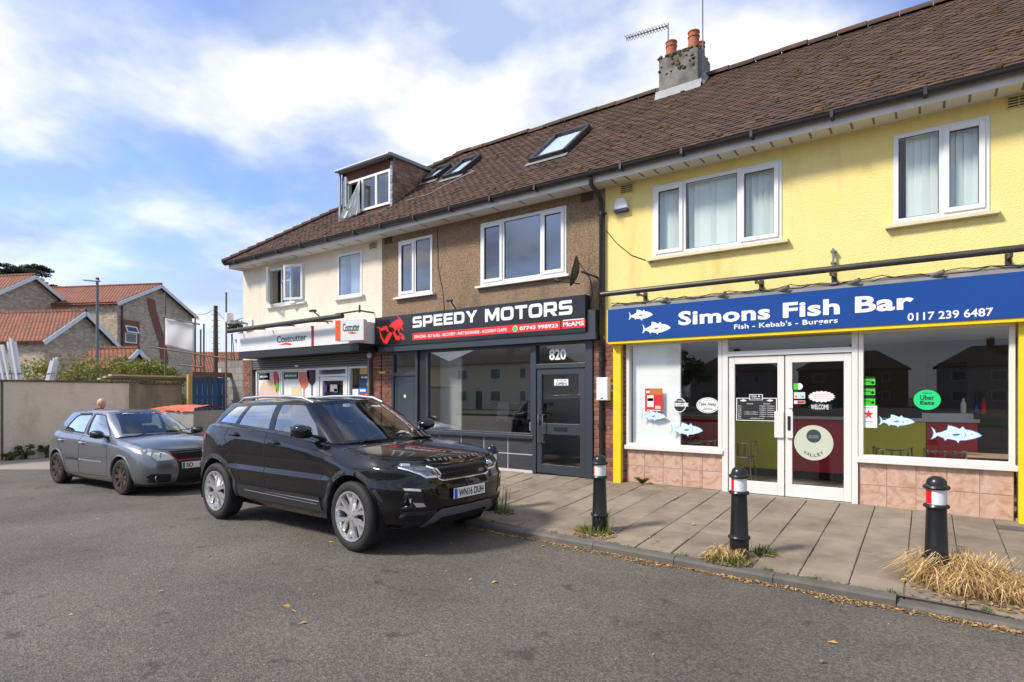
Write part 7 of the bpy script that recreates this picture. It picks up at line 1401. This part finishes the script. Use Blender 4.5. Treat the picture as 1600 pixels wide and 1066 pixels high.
p0, p1 = atD(26, 596, 22.3), atD(16, 536, 22.3); tag(MB().beam(p0 - (0, 0, 1), p1, .14, .05, up=tuple(FW)).build('brown_plank', M('plank_redbrown', (.24, .075, .03), .7)), 'red-brown plank leaning between the white profile bundles', 'plank')
# scaffold poles, sheet, cables
SCAF = M('scaffold_tube', (.16, .13, .115), .6, .5, var=.5, vs=6, col2=(.2, .1, .06)); 
def pole(px, py0, py1, k, lab, r=.03, name='scaffold_pole', px1=None):
    a_, e = atD(px, py0, k), atD(px1 or px, py1, k); tag(MB().tube([e, a_], r, 8).build(name, SCAF, smooth=True), lab, 'pole', 'scaffold poles in the yard'); return a_, e
pole(258, 458, 640, 20.5, 'scaffold pole at the left edge of the white sheet'); pole(305, 495, 640, 20.5, 'scaffold pole at the right edge of the white sheet'); pole(313.5, 515, 640, 21.5, 'shorter reddish scaffold pole right of the white sheet'); pole(318.5, 506, 640, 21, 'grey scaffold pole behind the blue gate'); pole(353.5, 457, 690, 17.8, 'tall scaffold pole standing close to the cream building', .028); pole(362, 522, 640, 20, 'thin pole under the security camera', .02)
for (x0, y0, x1, y1, lab) in ((231, 541.5, 364, 562, 'long sloping scaffold tube crossing behind the wall'), (255, 495, 312, 507, 'horizontal tube along the top of the white sheet'), (281, 570, 316, 574, 'short tube low beside the blue gate')): tag(MB().tube([atD(x0, y0, 20.3), atD(x1, y1, 20.3)], .028, 8).build('scaffold_tube', SCAF, smooth=True), lab, 'pole', 'scaffold tubes in the yard')
b = MB(); n = 14; vs = []
for i in range(n + 1):
    for j in range(n + 1):
        f, g = i / n, j / n; q = atD(258.5 + 45 * f, 496 + 9 * f + (44 + 2 * f) * g, 20.35 + .012 * math.sin(f * 9 + g * 4) + .012 * math.sin(g * 7)); vs.append(q)
b.add(vs, [(i * (n + 1) + j, (i + 1) * (n + 1) + j, (i + 1) * (n + 1) + j + 1, i * (n + 1) + j + 1) for i in range(n) for j in range(n)]); o = b.build('white_sheet', M('sheet_white', (.66, .65, .66), .7), smooth=True); o.modifiers.new('s', 'SOLIDIFY').thickness = .004; tag(o, 'white plastic sheet hung between two scaffold poles', 'sheet')
a_, e = atD(337, 478, 33), atD(337, 640, 33); tp = thing('telegraph_pole', 'brown wooden telegraph pole beyond the block wall', 'pole', (e[0], e[1], 0)); MB().tube([e, a_], [.16, .11], 10).build('post', M('pole_brown', (.10, .06, .04), .85, var=.5, vs=6), tp, smooth=True)
for k in range(7): q = atD(337, 492 + k * 9, 33); MB().beam(q - RT * .24, q + RT * .24, .025, .025).build('step_iron', GREYM, tp)
for k, (x1, y1, lab) in enumerate(((290, 483, 'overhead wire running left from the telegraph pole'), (380, 497, 'overhead wire running right from the telegraph pole to the cream building'))):
    s0, e0 = atD(337, 482, 33), atD(x1, y1, 34 if k == 0 else 18); tag(MB().tube([s0 + (e0 - s0) * t_ - np.array((0, 0, .35 * math.sin(math.pi * t_))) for t_ in np.linspace(0, 1, 10)], .012, 5).build('overhead_wire', BLACK), lab, 'wire', 'overhead wires')
# street lamp behind the wall
a_, e = atD(152, 440, 27), atD(152, 640, 27); LP = M('lamp_grey', (.13, .15, .165), .5, .4); ls = thing('street_lamp', 'grey street lamp with flat head behind the yard wall', 'street lamp', (e[0], e[1], -.1)); MB().tube([(a_[0], a_[1], -.1), (a_[0], a_[1], 1.6), (a_[0], a_[1], 1.7), a_], [.085, .085, .065, .058], 10).build('post', LP, ls, smooth=True)
hd_ = a_ + (0, 0, .02); MB().beam(hd_ + RT * .1, hd_ - RT * .62 + (0, 0, .05), .20, .07).build('lamp_head', M('lamp_pale', (.42, .52, .58), .4), ls, bevel=.02); MB().beam(hd_ - RT * .0, hd_ + RT * .0 + (0, 0, .16), .12, .12).build('sensor', RED, ls)
# ------------------------------------------------------------------ foliage
def leafmat(name, c1, c2, tr=.35):
    m, t, b = mk(name); n = t.nodes; l = t.links; g = n.new('ShaderNodeNewGeometry'); r = n.new('ShaderNodeValToRGB'); e = r.color_ramp.elements; e[0].color = (*c1, 1); e[1].color = (*c2, 1); l.new(g.outputs['Random Per Island'], r.inputs[0]); l.new(r.outputs[0], b.inputs['Base Color']); b.inputs['Roughness'].default_value = .6
    tr_ = n.new('ShaderNodeBsdfTranslucent'); l.new(r.outputs[0], tr_.inputs[0]); mx_ = n.new('ShaderNodeMixShader'); mx_.inputs[0].default_value = tr; l.new(b.outputs[0], mx_.inputs[1]); l.new(tr_.outputs[0], mx_.inputs[2]); l.new(mx_.outputs[0], n['Material Output'].inputs[0]); return m
LF1 = leafmat('leaf_olive', (.12, .15, .022), (.27, .25, .04)); LF2 = leafmat('leaf_dark', (.012, .028, .012), (.03, .055, .02)); LF3 = leafmat('leaf_green', (.05, .10, .018), (.12, .18, .04)); TRUNK = M('bark', (.07, .05, .035), .95, bump=.5, bs=20)
def leaves(b, c, r, n, size, rng, flat_=1.0):
    for _ in range(n):
        d = Vector((rng.gauss(0, 1), rng.gauss(0, 1), rng.gauss(0, 1) * flat_)); d = d.normalized() if d.length > 0 else Vector((0, 0, 1)); k = rng.random() ** .45; p = Vector(c) + Vector((d.x * r[0], d.y * r[1], d.z * r[2])) * k
        u = Vector((rng.gauss(0, 1), rng.gauss(0, 1), rng.gauss(0, .7))).normalized(); v = u.orthogonal().normalized(); v.rotate(Matrix.Rotation(rng.random() * 6.28, 3, u)); s = size * rng.uniform(.6, 1.3)
        b.add([p - u * s, p + v * s * .45, p + u * s, p - v * s * .45], [(0, 1, 2, 3)])
def shrub(name, lab, base, h, r, n, size, mat, seed, cat='bush', group=None, clumps=9):
    rng = random.Random(seed); t = thing(name, lab, cat, base, group=group); b = MB(); st_ = MB(); bs = Vector(base)
    for k in range(clumps):
        c = bs + Vector((rng.uniform(-1, 1) * r * .75, rng.uniform(-1, 1) * r * .6, h * rng.uniform(.35, .85))); cr = r * rng.uniform(.25, .5); leaves(b, c, (cr, cr, cr * .7), n // clumps, size, rng); st_.tube([bs + Vector((rng.uniform(-.1, .1), rng.uniform(-.1, .1), 0)), (bs + c) / 2 + Vector((0, 0, .1)), c], [.035, .025, .008], 5)
    st_.build('trunk', TRUNK, t); me = bpy.data.meshes.new('crown'); me.from_pydata(b.v, [], b.f); me.materials.append(mat); obj('crown', me, t)
for i, (px, pyt, k, w) in enumerate(((48, 560, 25, 1.7), (92, 554, 26, 1.9), (128, 558, 24, 1.7), (165, 562, 25, 1.8), (200, 556, 24.5, 1.7), (235, 562, 24, 1.4), (258, 570, 23.5, 1.0))):
    base = atD(px, 640, k); top = atD(px, pyt, k)[2]; base[2] = 0; shrub('bush', 'olive green bush behind the yard wall, ' + ('beside the leaning white profiles', 'under the broad low red roof', 'just left of the lamp post', 'just right of the lamp post', 'below the small porch gable', 'left of the white sheet', 'smallest one beside the scaffold pole')[i], base, top + .25, w, 1700, .075, LF1, 40 + i, group='bushes behind the wall')
rng = random.Random(5); cb = atD(32, 640, 70); cb[2] = 0; ct_ = thing('cedar_tree', 'dark flat-topped cedar tree above the far roofs', 'tree', cb); ctop = atD(30, 409, 70)[2]; b = MB(); st_ = MB(); st_.tube([cb, cb + (0, 0, ctop - 1)], [.5, .2], 8)
for k in range(30):
    z = ctop - .35 - (k % 4) * .75 - rng.random() * .4; off = rng.uniform(-3.6, 3.4) * (1.0 if k % 4 else .6); c = cb + RT * off + FW * rng.uniform(-2, 2); c[2] = z; leaves(b, c, (1.1, 1.1, .22), 190, .16, rng); st_.tube([cb + (0, 0, z - .8), c], [.12, .04], 5)
st_.build('trunk', TRUNK, ct_); me = bpy.data.meshes.new('crown'); me.from_pydata(b.v, [], b.f); me.materials.append(LF2); obj('crown', me, ct_)
p = atD(376, 496, 22); base = p.copy(); base[2] = 0; shrub('small_tree', 'thin green sapling peeping past the corner of the cream building', base, 5.2, .75, 1500, .06, LF3, 77, 'tree')
for i, (px, py) in enumerate(((38, 712), (72, 714), (15, 716))):
    q = atX(px, py, WX + .12); base = np.array((WX + .18, q[1], -.07)); shrub('weed_clump', ('bushy green weed at the foot of the yard wall', 'taller green weed at the wall foot nearest the hatchback', 'small dry weed at the wall foot by the picture edge')[i], base, (.45, .42, .25)[i], .22, 420, .035, LF3, 90 + i, 'weed', 'weeds along the yard wall', 5)
# ------------------------------------------------------------------ houses across the street (they show only in the shop glass and car paint)
OPW = [M('house_cream', (.78, .66, .48), .9), M('house_brick', (.20, .11, .075), .9, var=.5, vs=2), M('house_grey', (.36, .33, .29), .9)]; OPR = M('house_roof', (.055, .042, .036), .9, var=.5, vs=1)
def opp(x0, w, lab, wm, z=5.2, yb=-46, d=8, zr=7.9):
    h = thing('house_opposite', lab, 'house', (x0 + w / 2, yb, 0), group='houses across the street'); MB().box(x0, x0 + w, yb - d, yb, -.2, z).build('wall', OPW[wm], h); e = .4; b = MB(); A_ = [(x0 - e, yb + e, z), (x0 + w + e, yb + e, z), (x0 + w + e, yb - d - e, z), (x0 - e, yb - d - e, z), (x0 + d * .45, yb - d / 2, zr), (x0 + w - d * .45, yb - d / 2, zr)]; b.add(A_, [(0, 1, 5, 4), (1, 2, 5), (2, 3, 4, 5), (3, 0, 4), (0, 3, 2, 1)]); b.build('roof', OPR, h)
    for fx in (.2, .55, .82):
        for zz in (.9, 3.4):
            xx = x0 + w * fx; ww = 1.5 if fx < .8 else .9; wn_ = MB(); bar_frame(wn_, xx - ww / 2, xx + ww / 2, zz, zz + 1.25, .09, yb - .02, yb + .05); f = wn_.build('window', WHITE, h); MB().box(xx - ww / 2 + .09, xx + ww / 2 - .09, yb + .004, yb + .01, zz + .09, zz + 1.16).build('pane', M_FARG, f)
    MB().box(x0 + w * .38 - .45, x0 + w * .38 + .45, yb - .01, yb + .04, 0, 2.05).build('door', GRB, h); MB().box(x0 + w * .5 - .4, x0 + w * .5 + .4, yb - d / 2 - .3, yb - d / 2 + .3, zr - .8, zr + 1.0).build('chimney', BRK2, h)
xx = -78
for i in range(9):
    w = (13, 11, 14, 12, 13, 11, 14, 12, 13)[i]; opp(xx, w, ('first', 'second', 'third', 'fourth', 'fifth', 'sixth', 'seventh', 'eighth', 'ninth')[i] + ' hip-roofed house of the row mirrored in the shop glass', 0 if i < 3 else (1, 2)[i % 2], yb=(-44 if i < 3 else -84) + (i % 2) * 1.5); xx += w + 3.2
for i, (x, y, h_) in enumerate(((-24, -62, 8.0), (22, -70, 7), (-70, -39, 8), (46, -41, 9))): shrub('street_tree', ('tall street tree mirrored in the left takeaway window', 'street tree mirrored near the yellow post', 'street tree mirrored in the motor shop window', 'street tree across the road at the far end')[i], (x, y, 0), h_, 3.0, 1800, .3, LF3, 200 + i, 'tree', 'trees across the street', 10)
gv = MB().box(-120, 120, -43, -30, -.06, .03).build('grass_verge', M('verge_grass', (.06, .085, .025), .95, var=.6, vs=2)); tag(gv, kind='structure')
# ================================================================== bollards, weeds, leaves, person
BOLB = M('bollard_black', (.008, .008, .009), .3, var=.4, vs=9, col2=(.02, .019, .018)); RW = M('reflector_white', (.72, .73, .74), .35); RR = M('reflector_red', srgb(214, 20, 26), .4)
def bollard(x, y, lab, h=.86):
    z = pav_z(x, y); t = thing('bollard', lab, 'bollard', (x, y, z), group='black bollards along the kerb', world=False); s = h / .86
    MB().lathe([(.088, -.1), (.088, .17), (.098, .175), (.105, .19), (.098, .205), (.086, .21), (.083, .22), (.072, .60), (.088, .605), (.095, .618), (.088, .632), (.072, .637)], 28, caps=False).build('post', BOLB, t, smooth=True)
    MB().lathe([(.0705, .637), (.0705, .757)], 28, caps=False).build('collar', RW, t, smooth=True); b = MB(); b.lathe([(.0722, .640), (.0722, .754)], 10, ang=(rad(178), rad(243)), caps=False); b.build('red_reflector', RR, t, smooth=True)
    MB().lathe([(.072, .757), (.090, .762), (.098, .775), (.092, .79), (.074, .80), (.071, .825), (.058, .848), (.035, .864), (0, .870)], 28).build('cap', BOLB, t, smooth=True)
    for ch in t.children: ch.scale = (1, 1, s)
    return t
for (px, py), lab in (((937, 829), 'black bollard in front of the brick pier and downpipe'), ((1155, 868), 'black bollard in front of the glass double doors'), ((1463, 906), 'black bollard standing in dry straw grass, nearest the picture edge'), ((768, 797), 'black bollard half hidden behind the front of the SUV')):
    q = atZ(px, py, .10); bollard(q[0], q[1], lab)
GLF = leafmat('gutter_leaf', (.16, .075, .025), (.62, .40, .16), .15); STRAW = leafmat('straw', (.36, .20, .06), (.82, .62, .32), .2); GRS = leafmat('grass_blade', (.07, .13, .02), (.19, .24, .05), .3); DLF = leafmat('dead_leaf', (.33, .17, .05), (.60, .42, .17), .2); YLF = leafmat('yellow_leaf', (.60, .40, .04), (.66, .50, .12), .3)
def blades(b, c, n, r, h, rng, droop=.6, w=.004):
    for _ in range(n):
        a = rng.random() * 6.283; d = rng.random() ** .6 * r; p = Vector((c[0] + d * math.cos(a), c[1] + d * math.sin(a) * .7, 0)); p.z = pav_z(p.x, p.y) if p.y > kerb_y(p.x) else .0; a2 = a + rng.gauss(0, 1.6); L = h * rng.uniform(.4, 1.2); k = droop * rng.uniform(.4, 1.5); dirv = Vector((math.cos(a2), math.sin(a2), 0)); sd = Vector((-dirv.y, dirv.x, 0)) * w; m_ = p + dirv * L * .35 * k + Vector((0, 0, L * .6)); e = p + dirv * L * .9 * k + Vector((0, 0, L * (.95 - .55 * k))); e.z = max(e.z, p.z + .01)
        b.add([p - sd, p + sd, m_ + sd * .8, m_ - sd * .8, e], [(0, 1, 2, 3), (3, 2, 4)])
def litter(b, c, n, r, rng, size=.02, zoff=.006, asp=.7):
    for _ in range(n):
        a = rng.random() * 6.283; d = rng.random() ** .5 * r; x, y = c[0] + d * math.cos(a), c[1] + d * math.sin(a) * asp; leaf(b, x, y, rng, size, zoff)
def leaf(b, x, y, rng, size, zoff=.006):
    z = (pav_z(x, y) + .002 if y > kerb_y(x) + .005 else road_z(x)) + zoff * rng.uniform(.6, 1.8); s = size * rng.uniform(.5, 1.4); a = rng.random() * 6.283; u = Vector((math.cos(a), math.sin(a), rng.gauss(0, .22))); v = Vector((-math.sin(a), math.cos(a), rng.gauss(0, .22))); p = Vector((x, y, z)); w = rng.uniform(.35, .65); cu = rng.uniform(.0, .35) * s
    b.add([p - u * s, p - u * s * .2 + v * s * w + Vector((0, 0, cu)), p + u * s, p - u * s * .2 - v * s * w + Vector((0, 0, cu)), p + Vector((0, 0, -cu * .2 + .001))], [(0, 1, 4), (1, 2, 4), (2, 3, 4), (3, 0, 4)])
def pile(name, lab, parts):
    for (mat, fill), nm in parts: pass
def stuffobj(name, b, mat, lab=None):
    me = bpy.data.meshes.new(name); me.from_pydata(b.v, [], b.f); me.materials.append(mat); o = obj(name, me); tag(o, lab, None, None, 'stuff'); return o
rng = random.Random(11)
def tuft(name, lab, c, spec, cat='weed', grp='weeds around the bollards'):
    """spec: list of (part name, mode, n, radius, height, material, dx, dy)"""
    z = pav_z(c[0], c[1]); t = thing(name, lab, cat, (c[0], c[1], z), group=grp)
    for nm, mode, n, r, h, mat, dx, dy in spec:
        b = MB()
        if mode == 'b': blades(b, (c[0] + dx, c[1] + dy), n, r, h, rng, 1.05 if mat is STRAW else .45)
        else: litter(b, (c[0] + dx, c[1] + dy), n, r, rng, .022, .012)
        me = bpy.data.meshes.new(nm); me.from_pydata(b.v, [], b.f); me.materials.append(mat); o = obj(nm, me, t); o['kind'] = 'stuff'
q = atZ(1505, 915, .10); tuft('straw_clump', 'big heap of dry straw-coloured grass at the foot of the bollard nearest the picture edge', q, [('straw', 'b', 1500, .40, .26, STRAW, .05, 0), ('straw', 'b', 500, .22, .38, STRAW, -.02, .05), ('straw', 'b', 350, .30, .2, STRAW, .32, -.05), ('dead_leaves', 'l', 260, .48, 0, DLF, .05, -.12), ('green_blades', 'b', 60, .35, .12, GRS, .1, -.1)], 'grass')
q = atZ(1135, 872, .10); tuft('weed_clump', 'brown and green weeds at the foot of the bollard by the double doors', q, [('straw', 'b', 260, .15, .16, STRAW, -.02, .03), ('green_blades', 'b', 190, .20, .10, GRS, .03, -.06), ('dead_leaves', 'l', 150, .24, 0, DLF, 0, -.03)])
q = atZ(1193, 866, .10); tuft('weed_clump', 'small green weed just beside the bollard by the double doors', q, [('green_blades', 'b', 130, .12, .10, GRS, 0, 0), ('dead_leaves', 'l', 40, .16, 0, DLF, 0, 0)])
q = atZ(928, 831, .10); tuft('weed_clump', 'green weeds and fallen leaves around the bollard by the brick pier', q, [('green_blades', 'b', 230, .22, .11, GRS, 0, 0), ('dead_leaves', 'l', 170, .28, 0, DLF, .02, -.04), ('stalks', 'b', 26, .08, .42, GRS, .12, .04)])
q = atZ(788, 802, .10); tuft('weed_clump', 'thin weeds by the bollard in front of the SUV', q, [('green_blades', 'b', 110, .14, .10, GRS, 0, 0), ('dead_leaves', 'l', 60, .2, 0, DLF, 0, 0), ('stalks', 'b', 14, .08, .45, GRS, -.05, .05)])
c = atZ(1017, 752, .25); c[1] = -.07; t = thing('weed_plant', 'spiky green weed growing at the foot of the pink tiles', 'weed', c); b = MB()
for k in range(30):
    a = random.uniform(math.pi, 2 * math.pi); L = random.uniform(.07, .15); u = Vector((math.cos(a), math.sin(a) * .6, 0)); s = Vector((-u.y, u.x, 0)) * .011; p = Vector((c[0], c[1], pav_z(c[0], c[1]))); m_ = p + u * L * .5 + Vector((0, 0, L * .75)); e = p + u * L + Vector((0, 0, L * .7)); b.add([p, m_ + s, e, m_ - s], [(0, 1, 2), (0, 2, 3)])
b.build('leaf_rosette', GRS, t)['kind'] = 'stuff'
# leaf litter along the gutter, moss in the kerb joint
b = MB()
for _ in range(4600):
    x = rng.uniform(-4.6, 1.6); d = abs(rng.gauss(0, .055)); k_ = .5 + .5 * math.sin(x * 2.3) * math.sin(x * 5.1 + 1)
    if rng.random() > .35 + .65 * k_: continue
    leaf(b, x, kerb_y(x) - .012 - d * (.4 + 1.1 * k_), rng, rng.choice((.009, .012, .017)), .006)
stuffobj('gutter_leaves', b, GLF, 'fallen brown leaves gathered in the gutter along the kerb')
b = MB()
for _ in range(240):
    x = rng.uniform(-4.6, 1.6); leaf(b, x, kerb_y(x) + .13 + rng.gauss(0, .012), rng, .012, .004)
for x in np.arange(-4.4, 1.4, .19):
    if rng.random() < .45: blades(b, (x, kerb_y(x) + .13), rng.randint(6, 26), .05, .045, rng, .6, .003)
for k in range(-10, 6):
    x = k0 + k * W_
    for _ in range(rng.randint(2, 7)): blades(b, (x, rng.uniform(kerb_y(x) + .14, kerb_y(x) + .7)), 3, .015, .02, rng, .6, .003)
stuffobj('joint_moss', b, GRS, 'green moss and tiny weeds in the paving joints')
cols = {0: DLF, 1: YLF}; 
for i, (px, py, s_, m_) in enumerate(((449, 948, .035, 1), (459, 956, .03, 0), (473, 975, .045, 1), (848, 854, .05, 1), (1027, 860, .05, 1), (1301, 1005, .06, 0), (1286, 1037, .04, 0), (367, 825, .03, 1), (365, 832, .03, 0), (363, 843, .03, 1), (517, 848, .03, 1), (426, 876, .03, 1), (697, 893, .03, 1), (772, 911, .04, 1), (735, 907, .04, 1), (252, 925, .04, 0), (326, 932, .02, 1), (705, 850, .03, 1), (1083, 826, .05, 0), (1015, 840, .04, 0), (1020, 848, .04, 1), (805, 915, .03, 1), (112, 832, .04, 0), (153, 803, .04, 1), (328, 870, .04, 0), (12, 952, .04, 0), (110, 962, .03, 1), (490, 930, .03, 0), (1195, 853, .03, 0), (1500, 862, .04, 0), (966, 783, .05, 0), (1180, 790, .03, 0))):
    z0 = .1 if (py < 900 and px > 1000 and py < 850 + (px - 1000) * .15) else 0.0; q = atZ(px, py, z0); b = MB(); leaf(b, q[0], q[1], rng, s_ * .72); me = bpy.data.meshes.new('fallen_leaf'); me.from_pydata(b.v, [], b.f); me.materials.append((DLF, YLF)[m_]); o = obj('fallen_leaf', me); zone = 'on the paving slabs' if q[1] > kerb_y(q[0]) else 'on the asphalt'
    tag(o, ('brown' if m_ == 0 else 'yellow') + ' fallen leaf lying ' + zone, 'leaf', ('brown' if m_ == 0 else 'yellow') + ' leaves ' + zone)
b = MB()
for _ in range(900):
    x, y = rng.uniform(-14, 3.5), rng.uniform(-8.6, -3.4); b_s = rng.uniform(.004, .011); leaf(b, x, y, rng, b_s, .003)
stuffobj('road_grit', b, M('grit', (.34, .30, .25), .9), 'pale grit and leaf crumbs scattered over the asphalt')
# drain cover by the yellow post
q = atZ(1583, 830, .17); dc = MB().box(q[0] - .14, q[0] + .2, -.5, -.28, pav_z(q[0], -.4) - .03, pav_z(q[0], -.4) + .008).build('drain_cover', M('iron_cover', (.12, .12, .12), .6, .4)); tag(dc, 'small grey iron cover in the paving near the yellow post', 'drain cover')
# ------------------------------------------------------------------ person behind the hatchback
SKIN = M('skin', (.62, .33, .235), .5, var=.3, vs=14, col2=(.46, .19, .13)); CLO = M('dark_top', (.012, .013, .016), .85); JEAN = M('dark_trousers', (.02, .024, .035), .85); SHOE = M('shoe', (.015, .015, .015), .6)
pp = atD(155, 632, 14.0); pz = -.13; pe = thing('person', 'bald person in a dark top walking behind the grey hatchback', 'person', (pp[0], pp[1], pz + .02), YAW, world=False)    # local +x = picture right
def skin_body(name, pts, edges, radii, mat, parent, root=0, sub=2):
    me = bpy.data.meshes.new(name); me.from_pydata(pts, edges, []); o = obj(name, me, parent); sk__ = o.modifiers.new('skin', 'SKIN'); me_s = me.skin_vertices[0].data if me.skin_vertices else None
    if me_s is None:
        bm_ = bmesh.new(); bm_.from_mesh(me); ly = bm_.verts.layers.skin.verify(); bm_.to_mesh(me); bm_.free(); me_s = me.skin_vertices[0].data
    for i, r in enumerate(radii): me_s[i].radius = (r, r) if not isinstance(r, tuple) else r; me_s[i].use_root = (i == root)
    s2_ = o.modifiers.new('sub', 'SUBSURF'); s2_.levels = sub; s2_.render_levels = sub; me.materials.append(mat); 
    for p_ in me.polygons: p_.use_smooth = True
    sk__.use_smooth_shade = True; return o
HN = 1.665
pts = [(0, 0, .90), (0, 0, 1.12), (.01, 0, 1.32), (.03, 0, 1.42), (.05, 0, 1.48), (0, -.19, 1.36), (.02, -.24, 1.10), (.12, -.23, .90), (.16, -.22, .84), (0, .19, 1.36), (-.05, .24, 1.10), (.02, .24, .88), (.05, .24, .81), (.0, -.10, .84), (.10, -.10, .46), (.02, -.10, .09), (.14, -.10, .04), (.0, .10, .84), (-.08, .10, .46), (-.26, .10, .12), (-.16, .10, .04)]
ed_ = [(0, 1), (1, 2), (2, 3), (3, 4), (2, 5), (5, 6), (6, 7), (7, 8), (2, 9), (9, 10), (10, 11), (11, 12), (0, 13), (13, 14), (14, 15), (15, 16), (0, 17), (17, 18), (18, 19), (19, 20)]
skin_body('body', pts, ed_, [(.12, .15), (.12, .15), (.11, .17), .07, .055, .065, .048, .036, .03, .065, .048, .036, .03, .09, .062, .042, .038, .09, .062, .042, .038], CLO, pe)
# head with face: one shaped mesh, looking to the picture right
b = MB(); nu, nv_ = 24, 18; vs = []
for i in range(nv_ + 1):
    th = math.pi * i / nv_
    for k in range(nu):
        a = 2 * math.pi * k / nu; x, y, z = math.sin(th) * math.cos(a), math.sin(th) * math.sin(a), math.cos(th)
        rx = .098 if x > 0 else .102; X_ = x * rx; Y_ = y * .076; Z_ = z * .122
        if z < -.2: X_ += .012 * (-z - .2); Y_ *= 1 - .28 * (-z - .2)           # jaw narrows
        if x > .75 and -.35 < z < .10: X_ += .024 * max(0, 1 - abs(y) / .25) * max(0, 1 - abs(z + .16) / .26)   # nose
        if x > .6 and abs(z - .12) < .1: X_ += .006                              # brow
        if x > .6 and .05 > z > -.08 and .25 < abs(y) < .6: X_ -= .010           # eye sockets
        if x > .8 and abs(z + .50) < .08: X_ += .006                             # lips
        if x > .6 and z < -.7: X_ += .010                                        # chin
        vs.append((.055 + X_, Y_, 1.565 - .013 + Z_))
b.add(vs, [(i * nu + k, (i + 1) * nu + k, (i + 1) * nu + (k + 1) % nu, i * nu + (k + 1) % nu) for i in range(nv_) for k in range(nu)]); hd2 = b.build('head', SKIN, pe, smooth=True); MB().tube([(.02, 0, 1.37), (.045, 0, 1.48)], [.058, .052], 14).build('neck', SKIN, pe, smooth=True)
for s_ in (-1, 1): MB().ball((.035, s_ * .077, 1.55), (.018, .008, .030), 10).build('ear', SKIN, hd2, smooth=True); MB().ball((.138, s_ * .03, 1.562), (.008, .012, .006), 8).build('eye', PK, hd2, smooth=True)
for s_, hp in ((-1, (.165, -.22, .80)), (1, (.055, .24, .77))):
    hpts = [hp, (hp[0] + .01, hp[1], hp[2] - .05), (hp[0] + .015, hp[1], hp[2] - .085)]; hn = MB(); hn.tube(hpts, [.028, .036, .03], 8); hnd = hn.build('hand', SKIN, pe, smooth=True)
    for k, (dx, L) in enumerate(((-.026, .07), (-.009, .08), (.009, .075), (.026, .06))): MB().tube([(hp[0] + .015 + dx, hp[1], hp[2] - .08), (hp[0] + .02 + dx, hp[1] - s_ * .006, hp[2] - .08 - L * .55), (hp[0] + .02 + dx, hp[1] - s_ * .02, hp[2] - .08 - L)], [.009, .009, .007], 6).build('finger', SKIN, hnd, smooth=True)
    MB().tube([(hp[0] + .03, hp[1], hp[2] - .03), (hp[0] + .055, hp[1] - s_ * .01, hp[2] - .07)], [.011, .008], 6).build('thumb', SKIN, hnd, smooth=True)
for s_, f in ((-1, (.10, -.10)), (1, (-.20, .10))): MB().ball((f[0], f[1], .045 if s_ < 0 else .06), (.135, .05, .045), 12).build('shoe', SHOE, pe, smooth=True)
bb_ = [o for o in bpy.data.objects if o.get('_w')]
for o in bb_: del o['_w']
